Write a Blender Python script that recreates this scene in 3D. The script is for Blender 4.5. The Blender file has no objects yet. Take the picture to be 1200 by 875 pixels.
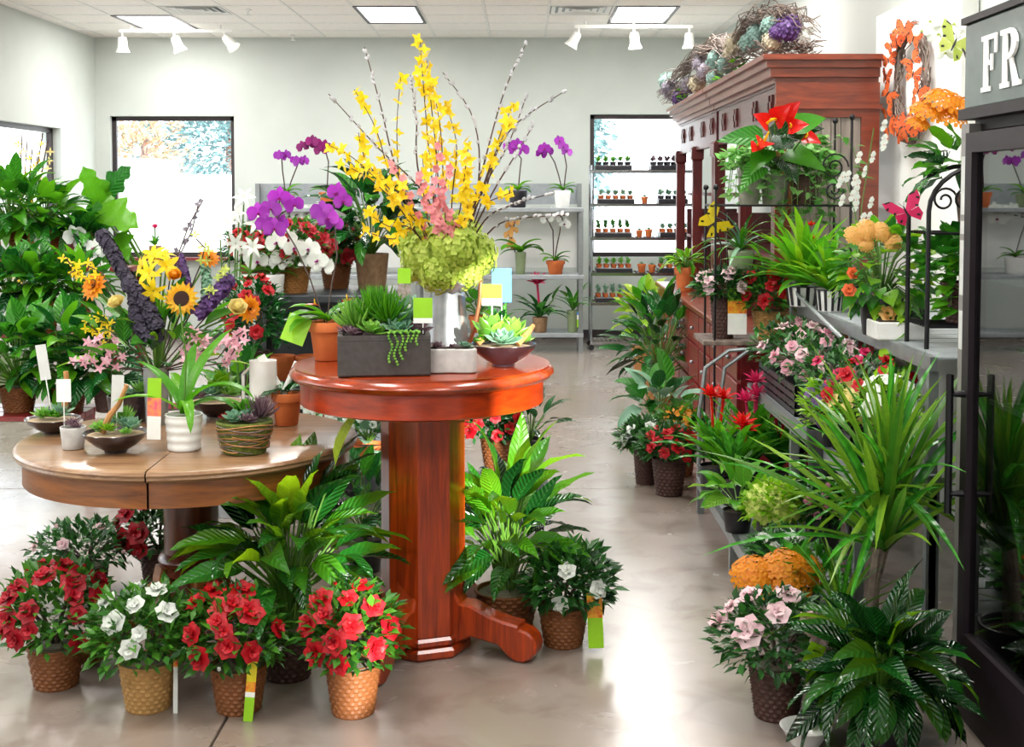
import bpy, bmesh, math, random
import numpy as np
from mathutils import Vector, Matrix

# ------------------------------------------------------------------ camera, world, sun, lights, exposure
SC = bpy.context.scene
COL = SC.collection
PI = math.pi
FPX, VPX, HORIZON, EYE = 1500.0, 612.0, 225.0, 1.65      # focal length in pixels of a 1200 x 875 frame
PITCH = math.radians(3.0)
CYP = HORIZON + FPX * math.tan(PITCH)
cam_data = bpy.data.cameras.new('camera')
cam_data.sensor_fit = 'HORIZONTAL'
cam_data.sensor_width = 36.0
cam_data.lens = 36.0 * FPX / 1200.0
cam_data.shift_x = (600.0 - VPX) / 1200.0
cam_data.shift_y = -(437.5 - CYP) / 1200.0
cam_data.clip_end = 200
cam = bpy.data.objects.new('camera', cam_data)
cam.location = (0, 0, EYE)
cam.rotation_euler = (PI / 2 - PITCH, 0, 0)
COL.objects.link(cam)
SC.camera = cam
SC.view_settings.view_transform = 'Standard'
SC.view_settings.look = 'None'
SC.view_settings.exposure = 0.36
SC.view_settings.gamma = 1.0
SC.view_settings.use_curve_mapping = False
SC.cycles.use_denoising = True
SC.cycles.max_bounces = 10
SC.cycles.transparent_max_bounces = 16
SC.cycles.sample_clamp_indirect = 8.0

world = bpy.data.worlds.new('overcast_daylight')
SC.world = world
world.use_nodes = True
bg = world.node_tree.nodes['Background']
bg.inputs['Color'].default_value = (0.93, 0.97, 1.0, 1)
bg.inputs['Strength'].default_value = 4.0

sun_data = bpy.data.lights.new('sun', 'SUN')
sun_data.energy = 19.0
sun_data.angle = math.radians(0.6)
sun_data.color = (1.0, 0.95, 0.86)
sun = bpy.data.objects.new('sun', sun_data)
sun.rotation_euler = Vector((-2.0, 5.0, -1.2)).to_track_quat('-Z', 'Y').to_euler()
sun.location = (4, -6, 6)
COL.objects.link(sun)
CEIL = 3.37
GRID = 0.61
TROFFERS = [(-3.715, 13.18), (-1.275, 12.57), (1.165, 12.57)]
for ty in (9.52, 6.47, 3.42, 0.37):
    for tx in (-3.715, -1.275, 1.165):
        TROFFERS.append((tx, ty))
TROFFER_W = 42.0

# ------------------------------------------------------------------ helpers: picture measurements to world points
def ray(px, py):
    x = (px - VPX) / FPX
    y = -(py - CYP) / FPX
    c, s = math.cos(PITCH), math.sin(PITCH)
    return Vector((x, c + y * s, -s + y * c))
def P(px, py, d):
    r = ray(px, py)
    return Vector((0, 0, EYE)) + r * (d / r.y)
def G(px, py, z=0.0):
    r = ray(px, py)
    return Vector((0, 0, EYE)) + r * ((z - EYE) / r.z)
def at(px, py, z=0.0, d=None):
    """a point on the support of height z (or at depth d) and the scale there in pixels per metre"""
    p = P(px, py, d) if d is not None else G(px, py, z)
    return p, FPX / p.y
def Tm(x, y=None, z=None):
    return Matrix.Translation(Vector(x) if y is None else Vector((x, y, z)))
def Rz(a): return Matrix.Rotation(a, 4, 'Z')
def Ry(a): return Matrix.Rotation(a, 4, 'Y')
def Rx(a): return Matrix.Rotation(a, 4, 'X')
def Sc(x, y=None, z=None):
    return Matrix.Diagonal((x, x if y is None else y, x if z is None else z, 1))
def aimz(d, roll=0.0):
    return Vector(d).to_track_quat('Z', 'Y').to_matrix().to_4x4() @ Rz(roll)
def aimx(d, roll=0.0):
    return Vector(d).to_track_quat('X', 'Z').to_matrix().to_4x4() @ Rx(roll)
def facing(v, n):
    """along v, with the upper side turned toward n"""
    X = Vector(v).normalized(); Z = (Vector(n) - X * X.dot(Vector(n))).normalized(); Y = Z.cross(X)
    return Matrix(((X.x, Y.x, Z.x, 0), (X.y, Y.y, Z.y, 0), (X.z, Y.z, Z.z, 0), (0, 0, 0, 1)))
def sph(az, th):
    return Vector((math.sin(th) * math.cos(az), math.sin(th) * math.sin(az), math.cos(th)))
GOLD = 2.39996

class MB:
    """collects shapes into one mesh"""
    def __init__(s): s.v, s.f, s.m, s.n = [], [], [], 0
    def add(s, T, M=None, mi=None):
        V, F, I = T
        if M is not None:
            A = np.array(M)
            V = V @ A[:3, :3].T + A[:3, 3]
        s.v.append(V)
        k = s.n
        s.f.extend([tuple(i + k for i in q) for q in F])
        s.m.extend(I if mi is None else [mi] * len(F))
        s.n += len(V)
        return s
    def raw(s, V, F, mi=0, M=None):
        return s.add((np.array(V, float), F, [mi] * len(F)), M)
    def box(s, x0, x1, y0, y1, z0, z1, mi=0, M=None):
        V = [(x0, y0, z0), (x1, y0, z0), (x1, y1, z0), (x0, y1, z0), (x0, y0, z1), (x1, y0, z1), (x1, y1, z1), (x0, y1, z1)]
        F = [(3, 2, 1, 0), (4, 5, 6, 7), (0, 1, 5, 4), (1, 2, 6, 5), (2, 3, 7, 6), (3, 0, 4, 7)]
        return s.raw(V, F, mi, M)
    def prism(s, poly, z0, z1, ch=0.0, mi=0, M=None):
        """outline in xy swept from z0 to z1 with chamfered rims"""
        n = len(poly)
        a = np.array(poly, float)
        c = a.mean(axis=0)
        if ch > 0:
            e = np.roll(a, -1, 0) - np.roll(a, 1, 0)
            nr = np.stack([e[:, 1], -e[:, 0]], 1)
            nr /= np.maximum(np.linalg.norm(nr, axis=1, keepdims=True), 1e-9)
            ar = 0.5 * np.sum(a[:, 0] * np.roll(a[:, 1], -1) - a[:, 1] * np.roll(a[:, 0], -1))
            b = a - nr * ch * (1 if ar > 0 else -1)
            rings = [(b, z0), (a, z0 + ch), (a, z1 - ch), (b, z1)]
        else:
            rings = [(a, z0), (a, z1)]
        V, F = [], []
        for r, z in rings:
            V += [(p[0], p[1], z) for p in r]
        for k in range(len(rings) - 1):
            for i in range(n):
                j = (i + 1) % n
                F.append((k * n + i, k * n + j, k * n + n + j, k * n + n + i))
        F.append(tuple(range(n))[::-1])
        F.append(tuple(range((len(rings) - 1) * n, len(rings) * n)))
        return s.raw(V, F, mi, M)
    def lathe(s, prof, n=24, mi=0, M=None, a0=0.0, a1=2 * PI):
        full = abs(a1 - a0 - 2 * PI) < 1e-6
        k = n if full else n + 1
        V, F = [], []
        for r, z in prof:
            for i in range(k):
                a = a0 + (a1 - a0) * i / n
                V.append((r * math.cos(a), r * math.sin(a), z))
        for j in range(len(prof) - 1):
            for i in range(n):
                i2 = (i + 1) % k
                F.append((j * k + i, j * k + i2, (j + 1) * k + i2, (j + 1) * k + i))
        return s.raw(V, F, mi, M)
    def tube(s, pts, r, n=6, mi=0, M=None):
        pts = [Vector(p) for p in pts]
        m = len(pts)
        rr = list(r) if isinstance(r, (list, tuple)) else [r] * m
        V, F = [], []
        ref = None
        for i, p in enumerate(pts):
            d = (pts[min(i + 1, m - 1)] - pts[max(i - 1, 0)])
            if d.length < 1e-9: d = Vector((0, 0, 1))
            d.normalize()
            if ref is None:
                ref = Vector((1, 0, 0)) if abs(d.x) < .8 else Vector((0, 1, 0))
            u = d.cross(ref).normalized()
            w = d.cross(u).normalized()
            ref = -w if False else u.cross(d)
            for k in range(n):
                a = 2 * PI * k / n
                V.append(p + (u * math.cos(a) + w * math.sin(a)) * rr[i])
        for i in range(m - 1):
            for k in range(n):
                k2 = (k + 1) % n
                F.append((i * n + k, i * n + k2, (i + 1) * n + k2, (i + 1) * n + k))
        F.append(tuple(range(n))[::-1])
        F.append(tuple(range((m - 1) * n, m * n)))
        return s.raw([tuple(v) for v in V], F, mi, M)
    def ball(s, c, r, mi=0, n=10, sz=1.0):
        pr = [(max(r * math.sin(PI * k / 6), 1e-5), -r * sz * math.cos(PI * k / 6)) for k in range(7)]
        return s.lathe(pr, n, mi, Tm(c))
    def T(s):
        return (np.concatenate(s.v) if s.v else np.zeros((0, 3)), list(s.f), list(s.m))
    def mesh(s, name, smooth=True):
        me = bpy.data.meshes.new(name)
        V, F, I = s.T()
        me.from_pydata(V.tolist(), [], F)
        if I and max(I) > 0: me.polygons.foreach_set('material_index', I)
        if smooth:
            me.shade_smooth()
            try: me.set_sharp_from_angle(angle=math.radians(40))
            except Exception: pass
        me['slots'] = (max(I) + 1) if I else 1
        return me

def thing(name, label, cat, loc=(0, 0, 0), group=None, rz=0.0):
    o = bpy.data.objects.new(name, None)
    o.empty_display_size = .05
    COL.objects.link(o)
    o.location = loc
    o.rotation_euler = (0, 0, rz)
    o['label'] = label; o['category'] = cat
    if group: o['group'] = group
    return o
def part(name, me, parent, mats, M=None, kind=None, label=None, smooth=True):
    if isinstance(me, MB): me = me.mesh(name, smooth)
    if not isinstance(mats, (list, tuple)): mats = [mats]
    if len(me.materials) == 0:
        for m in mats: me.materials.append(m)
    o = bpy.data.objects.new(name, me)
    COL.objects.link(o)
    if me.materials[0] is not mats[0]:
        for i, m in enumerate(mats):
            o.material_slots[i].link = 'OBJECT'; o.material_slots[i].material = m
    if parent is not None: o.parent = parent
    if M is not None: o.matrix_basis = M
    if kind: o['kind'] = kind
    if label: o['label'] = label
    return o
def solo(name, me, mats, label, cat, group=None, M=None, smooth=True):
    o = part(name, me, None, mats, M, smooth=smooth)
    o['label'] = label; o['category'] = cat
    if group: o['group'] = group
    return o
def struct(name, me, mats, parent=None, M=None, smooth=False):
    o = part(name, me, parent, mats, M, smooth=smooth)
    if parent is None: o['kind'] = 'structure'
    return o

# ------------------------------------------------------------------ materials
def C(h):
    h = h.lstrip('#')
    out = []
    for i in (0, 2, 4):
        c = int(h[i:i + 2], 16) / 255
        out.append(c / 12.92 if c <= .04045 else ((c + .055) / 1.055) ** 2.4)
    return (*out, 1)
MATS = {}
def nt(name):
    m = bpy.data.materials.new(name)
    m.use_nodes = True
    t = m.node_tree
    b = t.nodes['Principled BSDF']
    return m, t, b, t.nodes['Material Output']
def N(t, kind, **kw):
    n = t.nodes.new(kind)
    for k, v in kw.items():
        if k in n.inputs: n.inputs[k].default_value = v
        else: setattr(n, k, v)
    return n
def mixc(t, fac, a, b):
    n = t.nodes.new('ShaderNodeMix'); n.data_type = 'RGBA'
    for sock, v in ((n.inputs[0], fac), (n.inputs[6], a), (n.inputs[7], b)):
        if isinstance(v, bpy.types.NodeSocket): t.links.new(v, sock)
        else: sock.default_value = v
    return n.outputs[2]
def ramp(t, fac, a, b):
    n = t.nodes.new('ShaderNodeMapRange')
    n.inputs[1].default_value = a; n.inputs[2].default_value = b
    t.links.new(fac, n.inputs[0])
    return n.outputs[0]
def plain(name, c, c2=None, rough=.5, metal=0.0, scale=18.0, bump=0.0, bscale=60.0, spec=.5, coat=0.0, stretch=None):
    m, t, b, o = nt(name)
    b.inputs['Roughness'].default_value = rough
    b.inputs['Metallic'].default_value = metal
    b.inputs['Specular IOR Level'].default_value = spec
    b.inputs['Coat Weight'].default_value = coat
    tc = N(t, 'ShaderNodeTexCoord')
    co = tc.outputs['Object']
    if stretch:
        mp = N(t, 'ShaderNodeMapping'); mp.inputs['Scale'].default_value = stretch
        t.links.new(co, mp.inputs[0]); co = mp.outputs[0]
    nz = N(t, 'ShaderNodeTexNoise', Scale=scale, Detail=5.0)
    t.links.new(co, nz.inputs['Vector'])
    a = C(c)
    d = C(c2) if c2 else tuple(x * .82 for x in a[:3]) + (1,)
    t.links.new(mixc(t, ramp(t, nz.outputs['Fac'], .3, .7), a, d), b.inputs['Base Color'])
    if bump:
        n2 = N(t, 'ShaderNodeTexNoise', Scale=bscale, Detail=3.0)
        t.links.new(co, n2.inputs['Vector'])
        bp = N(t, 'ShaderNodeBump', Strength=bump, Distance=.01)
        t.links.new(n2.outputs['Fac'], bp.inputs['Height'])
        t.links.new(bp.outputs[0], b.inputs['Normal'])
    MATS[name] = m
    return m
def leafm(name, c, c2, rough=.35, trans=.35, tc_=None, spec=.5, vein=0.0, rib=0.0):
    m, t, b, o = nt(name)
    g = N(t, 'ShaderNodeNewGeometry')
    oi = N(t, 'ShaderNodeObjectInfo')
    tx = N(t, 'ShaderNodeTexCoord')
    add = N(t, 'ShaderNodeMath', operation='ADD')
    t.links.new(g.outputs['Random Per Island'], add.inputs[0]); t.links.new(oi.outputs['Random'], add.inputs[1])
    fr = N(t, 'ShaderNodeMath', operation='FRACT'); t.links.new(add.outputs[0], fr.inputs[0])
    col = mixc(t, fr.outputs[0], C(c), C(c2))
    nz = N(t, 'ShaderNodeTexNoise', Scale=26.0, Detail=3.0); t.links.new(tx.outputs['Object'], nz.inputs['Vector'])
    dk = mixc(t, ramp(t, nz.outputs['Fac'], .3, .75), (1, 1, 1, 1), (.72, .78, .7, 1))
    if rib:
        sx = N(t, 'ShaderNodeSeparateXYZ'); t.links.new(tx.outputs['Object'], sx.inputs[0])
        ab = N(t, 'ShaderNodeMath', operation='ABSOLUTE'); t.links.new(sx.outputs['Y'], ab.inputs[0])
        sv = N(t, 'ShaderNodeMath', operation='MULTIPLY_ADD'); t.links.new(ab.outputs[0], sv.inputs[0]); sv.inputs[1].default_value = -1.3; t.links.new(sx.outputs['X'], sv.inputs[2])
        si = N(t, 'ShaderNodeMath', operation='MULTIPLY'); t.links.new(sv.outputs[0], si.inputs[0]); si.inputs[1].default_value = rib
        sn = N(t, 'ShaderNodeMath', operation='SINE'); t.links.new(si.outputs[0], sn.inputs[0])
        mr_ = mixc(t, ramp(t, ab.outputs[0], .012, .004), (1, 1, 1, 1), (1.7, 1.6, 1.5, 1))
        vn = mixc(t, ramp(t, sn.outputs[0], .2, 1.0), (1, 1, 1, 1), (.66, .74, .7, 1))
        m1 = t.nodes.new('ShaderNodeMix'); m1.data_type = 'RGBA'; m1.blend_type = 'MULTIPLY'; m1.inputs[0].default_value = 1
        t.links.new(mr_, m1.inputs[6]); t.links.new(vn, m1.inputs[7])
        m2 = t.nodes.new('ShaderNodeMix'); m2.data_type = 'RGBA'; m2.blend_type = 'MULTIPLY'; m2.inputs[0].default_value = 1
        t.links.new(dk, m2.inputs[6]); t.links.new(m1.outputs[2], m2.inputs[7]); dk = m2.outputs[2]
        bq = N(t, 'ShaderNodeBump', Strength=.5, Distance=.006); t.links.new(sn.outputs[0], bq.inputs['Height']); t.links.new(bq.outputs[0], b.inputs['Normal'])
    mu = t.nodes.new('ShaderNodeMix'); mu.data_type = 'RGBA'; mu.blend_type = 'MULTIPLY'; mu.inputs[0].default_value = 1
    t.links.new(col, mu.inputs[6]); t.links.new(dk, mu.inputs[7])
    t.links.new(mu.outputs[2], b.inputs['Base Color'])
    b.inputs['Roughness'].default_value = rough
    b.inputs['Specular IOR Level'].default_value = spec
    if vein:
        wv = N(t, 'ShaderNodeTexWave', Scale=vein, Distortion=2.0)
        t.links.new(tx.outputs['Object'], wv.inputs['Vector'])
        bp = N(t, 'ShaderNodeBump', Strength=.35, Distance=.004)
        t.links.new(wv.outputs['Fac'], bp.inputs['Height']); t.links.new(bp.outputs[0], b.inputs['Normal'])
    tr = N(t, 'ShaderNodeBsdfTranslucent')
    if tc_: tr.inputs['Color'].default_value = C(tc_)
    else: t.links.new(mu.outputs[2], tr.inputs['Color'])
    mx = N(t, 'ShaderNodeMixShader'); mx.inputs[0].default_value = trans
    t.links.new(b.outputs[0], mx.inputs[1]); t.links.new(tr.outputs[0], mx.inputs[2]); t.links.new(mx.outputs[0], o.inputs[0])
    MATS[name] = m
    return m
def wood(name, c, c2, stretch=(14, 14, 1.2), rough=.3, coat=.3):
    m, t, b, o = nt(name)
    tx = N(t, 'ShaderNodeTexCoord')
    mp = N(t, 'ShaderNodeMapping'); mp.inputs['Scale'].default_value = stretch
    t.links.new(tx.outputs['Object'], mp.inputs[0])
    nz = N(t, 'ShaderNodeTexNoise', Scale=2.2, Detail=7.0, Distortion=1.2); t.links.new(mp.outputs[0], nz.inputs['Vector'])
    n2 = N(t, 'ShaderNodeTexNoise', Scale=14.0, Detail=4.0); t.links.new(mp.outputs[0], n2.inputs['Vector'])
    mx = N(t, 'ShaderNodeMath', operation='MULTIPLY_ADD'); mx.inputs[1].default_value = .35
    t.links.new(n2.outputs['Fac'], mx.inputs[0]); t.links.new(nz.outputs['Fac'], mx.inputs[2])
    t.links.new(mixc(t, ramp(t, mx.outputs[0], .42, .95), C(c), C(c2)), b.inputs['Base Color'])
    b.inputs['Roughness'].default_value = rough; b.inputs['Coat Weight'].default_value = coat; b.inputs['Coat Roughness'].default_value = .15
    bp = N(t, 'ShaderNodeBump', Strength=.12, Distance=.003); t.links.new(n2.outputs['Fac'], bp.inputs['Height']); t.links.new(bp.outputs[0], b.inputs['Normal'])
    MATS[name] = m
    return m
def glassm(name, tint=(1, 1, 1, 1), rough=.0, refl=1.0):
    m, t, b, o = nt(name)
    t.nodes.remove(b)
    tr = N(t, 'ShaderNodeBsdfTransparent', Color=tint)
    gl = N(t, 'ShaderNodeBsdfGlossy', Roughness=rough)
    fr = N(t, 'ShaderNodeFresnel', IOR=1.5)
    gg = N(t, 'ShaderNodeNewGeometry')
    io = N(t, 'ShaderNodeMapRange'); io.inputs[3].default_value = 1.5; io.inputs[4].default_value = 1 / 1.5      # the same sheet seen from either side
    t.links.new(gg.outputs['Backfacing'], io.inputs[0]); t.links.new(io.outputs[0], fr.inputs['IOR'])
    ml = N(t, 'ShaderNodeMath', operation='MULTIPLY'); ml.inputs[1].default_value = refl
    t.links.new(fr.outputs[0], ml.inputs[0])
    mx = N(t, 'ShaderNodeMixShader')
    t.links.new(ml.outputs[0], mx.inputs[0]); t.links.new(tr.outputs[0], mx.inputs[1]); t.links.new(gl.outputs[0], mx.inputs[2]); t.links.new(mx.outputs[0], o.inputs[0])
    MATS[name] = m
    return m
def emit(name, c, s):
    m, t, b, o = nt(name)
    e = N(t, 'ShaderNodeEmission', Color=C(c), Strength=s)
    t.nodes.remove(b); t.links.new(e.outputs[0], o.inputs[0])
    MATS[name] = m
    return m

def floor_mat():
    m, t, b, o = nt('polished_concrete')
    tx = N(t, 'ShaderNodeNewGeometry')
    def noise(sc, det, w=0):
        n = N(t, 'ShaderNodeTexNoise', Scale=sc, Detail=det, Distortion=.6); t.links.new(tx.outputs['Position'], n.inputs['Vector']); return n.outputs['Fac']
    c1 = mixc(t, ramp(t, noise(.8, 8.0), .35, .7), C('#948b86'), C('#857567'))
    c2 = mixc(t, ramp(t, noise(5.0, 9.0), .5, .9), c1, C('#6b594c'))
    c3 = mixc(t, ramp(t, noise(1.3, 3.0), .5, 1.1), c2, C('#9d9693'))
    t.links.new(c3, b.inputs['Base Color'])
    t.links.new(ramp(t, noise(3.0, 4.0), -.6, 1.9), b.inputs['Roughness'])
    b.inputs['Roughness'].default_value = .3
    mr = N(t, 'ShaderNodeMapRange'); mr.inputs[3].default_value = .16; mr.inputs[4].default_value = .34
    t.links.new(noise(3.0, 4.0), mr.inputs[0]); t.links.new(mr.outputs[0], b.inputs['Roughness'])
    b.inputs['Specular IOR Level'].default_value = .65
    b.inputs['Coat Weight'].default_value = .35; b.inputs['Coat Roughness'].default_value = .22
    bp = N(t, 'ShaderNodeBump', Strength=.06, Distance=.01); t.links.new(noise(9.0, 3.0), bp.inputs['Height']); t.links.new(bp.outputs[0], b.inputs['Normal'])
    return m
M_FLOOR = floor_mat()
M_JOINT = plain('floor_joint', '#5a4c44', rough=.8)
M_WALL = plain('painted_wall', '#c3c9c4', '#bcc2bd', rough=.7, scale=2)
M_WHITE = plain('white_paint', '#f2f2ee', '#ebebe8', rough=.5, scale=3)
M_TILE = plain('ceiling_tile', '#faf6f1', '#f0ebe4', rough=.9, scale=60, bump=.15, bscale=120)
M_GRID = plain('ceiling_grid_white', '#f4f2ee', rough=.5)
M_DARKFRAME = plain('bronze_window_frame', '#3b3436', rough=.4, metal=.3)
M_GLASS = glassm('window_glass', (.97, .98, .98, 1))
M_COOLGLASS = glassm('cooler_glass', (.62, .66, .64, 1), refl=1.5)
M_DIFF = emit('troffer_diffuser', '#ffffff', 3.0)
M_LAMP = emit('lamp_face', '#fff6e8', 4.0)
M_GREY = plain('grey_metal', '#8f9496', rough=.4, metal=.6)
M_BENCHGREY = plain('grey_painted_bench', '#9aa0a4', '#8d9397', rough=.45)
M_CHROME = plain('chrome_wire', '#b9bcc0', rough=.2, metal=1.0)
M_BLACKIRON = plain('black_iron', '#17151a', rough=.4, metal=.4)
M_GALV = plain('galvanized_steel', '#b4b9bd', '#8c9297', rough=.38, metal=.75, scale=14, bump=.05)
M_COPPER = plain('copper_handle', '#b77a58', rough=.3, metal=.8)
M_CHERRY = wood('cherry_wood', '#b8400c', '#521203', (16, 16, .9))
M_CHERRYTOP = wood('cherry_wood_top', '#a83c10', '#6a2008', (1.2, 12, 12), rough=.2, coat=.5)
M_CHERRYSMOOTH = wood('cherry_wood_apron', '#b93a08', '#7a2004', (2, 2, 10))
M_OAK = wood('worn_oak', '#94561f', '#552a0c', (1.5, 1.5, 12), rough=.35)
M_OAKTOP = wood('worn_oak_top', '#a07c5a', '#6a482e', (1.2, 13, 13), rough=.32, coat=.35)
M_OAKDARK = wood('dark_oak_column', '#6b2c16', '#33100a', (10, 10, 1.2), rough=.3)
M_HUTCH = wood('hutch_mahogany', '#8a3a1e', '#531d10', (1.2, 10, 10), rough=.35)
M_HUTCHF = wood('hutch_mahogany_front', '#6b3134', '#3c1619', (10, 1.2, 10), rough=.35)
M_HUTCHV = wood('hutch_mahogany_upright', '#6a2220', '#3a1012', (10, 10, 1.2), rough=.35)
M_HUTCHPANEL = wood('hutch_end_boards', '#9a8f86', '#6a5f58', (9, 9, .8), rough=.5, coat=0)
M_REDCAB = wood('red_cabinet', '#8e1d20', '#5a0f14', (10, 1.2, 10), rough=.35)
M_TWIG = plain('vine_twig', '#8a7a70', '#5a4c46', rough=.8, scale=30)
M_BRANCH = plain('branch_bark', '#5d4034', '#38241f', rough=.8, scale=40)
M_DRIFT = plain('driftwood', '#c08a52', '#8a5c31', rough=.7, scale=20)
M_WICKTAN = plain('wicker_tan', '#b07a3c', '#7e4d20', rough=.6, scale=40, stretch=(1, 1, 3))
M_WICKBROWN = plain('wicker_brown', '#8e5527', '#5a2e12', rough=.6, scale=40, stretch=(1, 1, 3))
M_WICKDARK = plain('wicker_dark', '#4c2a20', '#2c1612', rough=.6, scale=40, stretch=(1, 1, 3))
M_WICKSTRAW = plain('wicker_straw', '#b88c52', '#8e6a38', rough=.7, scale=60)
M_TERRA = plain('terracotta', '#c56a32', '#ad5222', rough=.75, scale=10)
M_PAPERPOT = plain('brown_pulp_pot', '#9a7a5c', '#7d5f45', rough=.9, scale=40)
M_STONEPOT = plain('weathered_stone_pot', '#9c988c', '#77766a', rough=.85, scale=14, bump=.2)
M_BLACKPOT = plain('black_plastic', '#1d1b22', rough=.4)
M_DARKBOWL = plain('dark_glazed_bowl', '#33242a', '#1f151a', rough=.25, coat=.4)
M_SLATE = plain('dark_slate_planter', '#46403f', '#37322f', rough=.6, scale=50, bump=.2)
M_CONCRETE = plain('pale_concrete', '#c9c7c4', '#b3b1ae', rough=.75, scale=30, bump=.12)
M_CERAMIC = plain('white_ceramic', '#eeeeec', '#e2e2e0', rough=.25, coat=.3)
M_GREENPOT = plain('sage_pot', '#7f8e6a', rough=.5)
M_MAGPOT = plain('rose_plastic_pot', '#c9586e', rough=.45)
M_MOSS = plain('spanish_moss', '#8e8878', '#5f5a4c', rough=.95, scale=90, bump=.5, bscale=200)
M_MOSSG = plain('green_moss', '#6c7a2e', '#48521c', rough=.95, scale=70, bump=.6, bscale=160)
M_SOIL = plain('potting_soil', '#3a2b22', '#261b15', rough=.95, scale=80, bump=.4)
M_SAND = plain('tan_gravel', '#c8b092', '#9d8668', rough=.9, scale=120, bump=.4)
M_STEM = leafm('green_stem', '#5f8a2e', '#4b7527', trans=.1)
M_DARKSTEM = plain('dark_stem', '#4a3a34', rough=.6)
M_TAGLIME = plain('tag_lime', '#93cc1c', '#8ac216', rough=.4)
M_TAGWHITE = plain('tag_white', '#efefec', '#e4e4e0', rough=.4)
M_TAGGREY = plain('tag_grey', '#cfd1cf', '#c3c6c4', rough=.4)
M_TAGPINK = plain('tag_pink', '#e0447e', '#f0a53c', rough=.4, scale=60)
M_TAGBLUE = plain('tag_blue', '#4f9be0', rough=.4)
M_TAGPHOTO = plain('tag_photo', '#5d6b3a', '#b9a0a8', rough=.4, scale=90)
M_TAGRED = plain('tag_red', '#d9271f', '#e8c01e', rough=.4, scale=40)
M_TAGYEL = plain('tag_yellow', '#e8d41e', '#d8c814', rough=.4)
M_TAGORANGE = plain('tag_orange', '#d8641e', rough=.4)
# leaves and petals
L_LILY = leafm('peace_lily_leaf', '#1f6a22', '#0f4a1a', rough=.17, trans=.3, tc_='#9ad41c', rib=75, spec=.7)
L_LILYB = leafm('peace_lily_leaf_bright', '#4f9a1e', '#1c6420', rough=.2, trans=.42, tc_='#b8e81c', rib=75, spec=.7)
L_LILYD = leafm('dark_lily_leaf', '#1b521c', '#0b3212', rough=.14, trans=.16, rib=75, spec=.8)
L_AZ = leafm('azalea_leaf', '#3c7a2e', '#16401e', rough=.4, trans=.22)
L_AZG = leafm('azalea_leaf_green', '#5a9a2c', '#245a22', rough=.4, trans=.3)
L_MID = leafm('mid_green_leaf', '#4a9a26', '#24701e', rough=.28, trans=.35, rib=45)
L_DEEP = leafm('deep_green_leaf', '#24702a', '#124a1e', rough=.22, trans=.2, rib=45)
L_LIME = leafm('lime_leaf', '#9ccc22', '#6aa81c', rough=.4, trans=.45)
L_FRESH = leafm('fresh_green_leaf', '#6fb81e', '#3f8c1a', rough=.35, trans=.45)
L_DRAC = leafm('dracaena_blade', '#86b02c', '#3f7a20', rough=.3, trans=.35)
L_IVY = leafm('ivy_leaf', '#a4d480', '#58a446', rough=.4, trans=.35)
L_BLUEGREY = leafm('succulent_bluegreen', '#8fb89a', '#5f9078', rough=.45, trans=.12)
L_SUCGREEN = leafm('succulent_green', '#8fc44a', '#5c9a34', rough=.4, trans=.18)
L_SUCPURP = leafm('succulent_purple', '#8a6a78', '#5c4450', rough=.45, trans=.1)
L_CALA = leafm('prayer_plant_leaf', '#9acb3a', '#4c9426', rough=.4, trans=.4, rib=60)
L_YELLOWG = leafm('yellow_green_leaf', '#c8dc3a', '#86b828', rough=.4, trans=.45)
F_RED = leafm('red_petal', '#df0f20', '#c00a22', rough=.5, trans=.35)
F_CRIM = leafm('crimson_petal', '#c80c28', '#a30820', rough=.5, trans=.3)
F_REDW = leafm('red_white_petal', '#ff5a5e', '#e8202c', rough=.5, trans=.35)
F_WHITE = leafm('white_petal', '#f6f6f4', '#e9ebe8', rough=.5, trans=.3)
F_PINK = leafm('pink_petal', '#f2a2bd', '#f6cbd8', rough=.5, trans=.35)
F_PALEPINK = leafm('pale_pink_petal', '#fbe0e6', '#f4c6d4', rough=.5, trans=.3)
F_MAG = leafm('magenta_orchid_petal', '#b832c8', '#8f1ea2', rough=.45, trans=.35)
F_MAGD = leafm('deep_magenta_petal', '#a3157e', '#7f0f66', rough=.45, trans=.3)
F_VIOLET = leafm('purple_bloom', '#6a4288', '#45285f', rough=.6, trans=.15)
F_DUSK = leafm('dusky_amaranth', '#433c50', '#2c2636', rough=.8, trans=.05)
F_YEL = leafm('yellow_petal', '#ffe21c', '#f8cc10', rough=.5, trans=.35)
F_SUNF = leafm('sunflower_petal', '#fbc81e', '#f0a40c', rough=.5, trans=.35)
F_CREAM = leafm('cream_rose_petal', '#f7e7a8', '#f3d97c', rough=.5, trans=.35)
F_ORANGE = leafm('orange_petal', '#f5a014', '#ea860c', rough=.5, trans=.35)
F_PEACH = leafm('peach_petal', '#f6b25a', '#f2c27a', rough=.5, trans=.35)
F_SCARLET = leafm('scarlet_spathe', '#e8201c', '#c4120e', rough=.25, trans=.25)
F_BLOSSOM = leafm('pink_blossom', '#f0a0a0', '#e88090', rough=.5, trans=.3)
F_HYDGREEN = leafm('green_hydrangea', '#cfdc6a', '#a8c23c', rough=.6, trans=.35)
F_TEAL = leafm('teal_hydrangea', '#94b0a8', '#6f908c', rough=.7, trans=.15)
F_CREAMHYD = leafm('cream_hydrangea', '#cfc4ae', '#b8aa92', rough=.7, trans=.15)
F_LILACGREY = leafm('dusty_lilac', '#948a98', '#6a6270', rough=.7, trans=.15)
F_CHART = leafm('chartreuse_floret', '#d9e07a', '#b8cc54', rough=.5, trans=.35)
F_CATKIN = plain('catkin_fur', '#c9c9cc', '#a5a4a8', rough=.95)
F_BUTOR = leafm('orange_butterfly_wing', '#f0743a', '#e0561e', rough=.6, trans=.3)
F_BUTYE = leafm('yellow_butterfly_wing', '#f3d83a', '#e8c81e', rough=.6, trans=.3)
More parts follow.
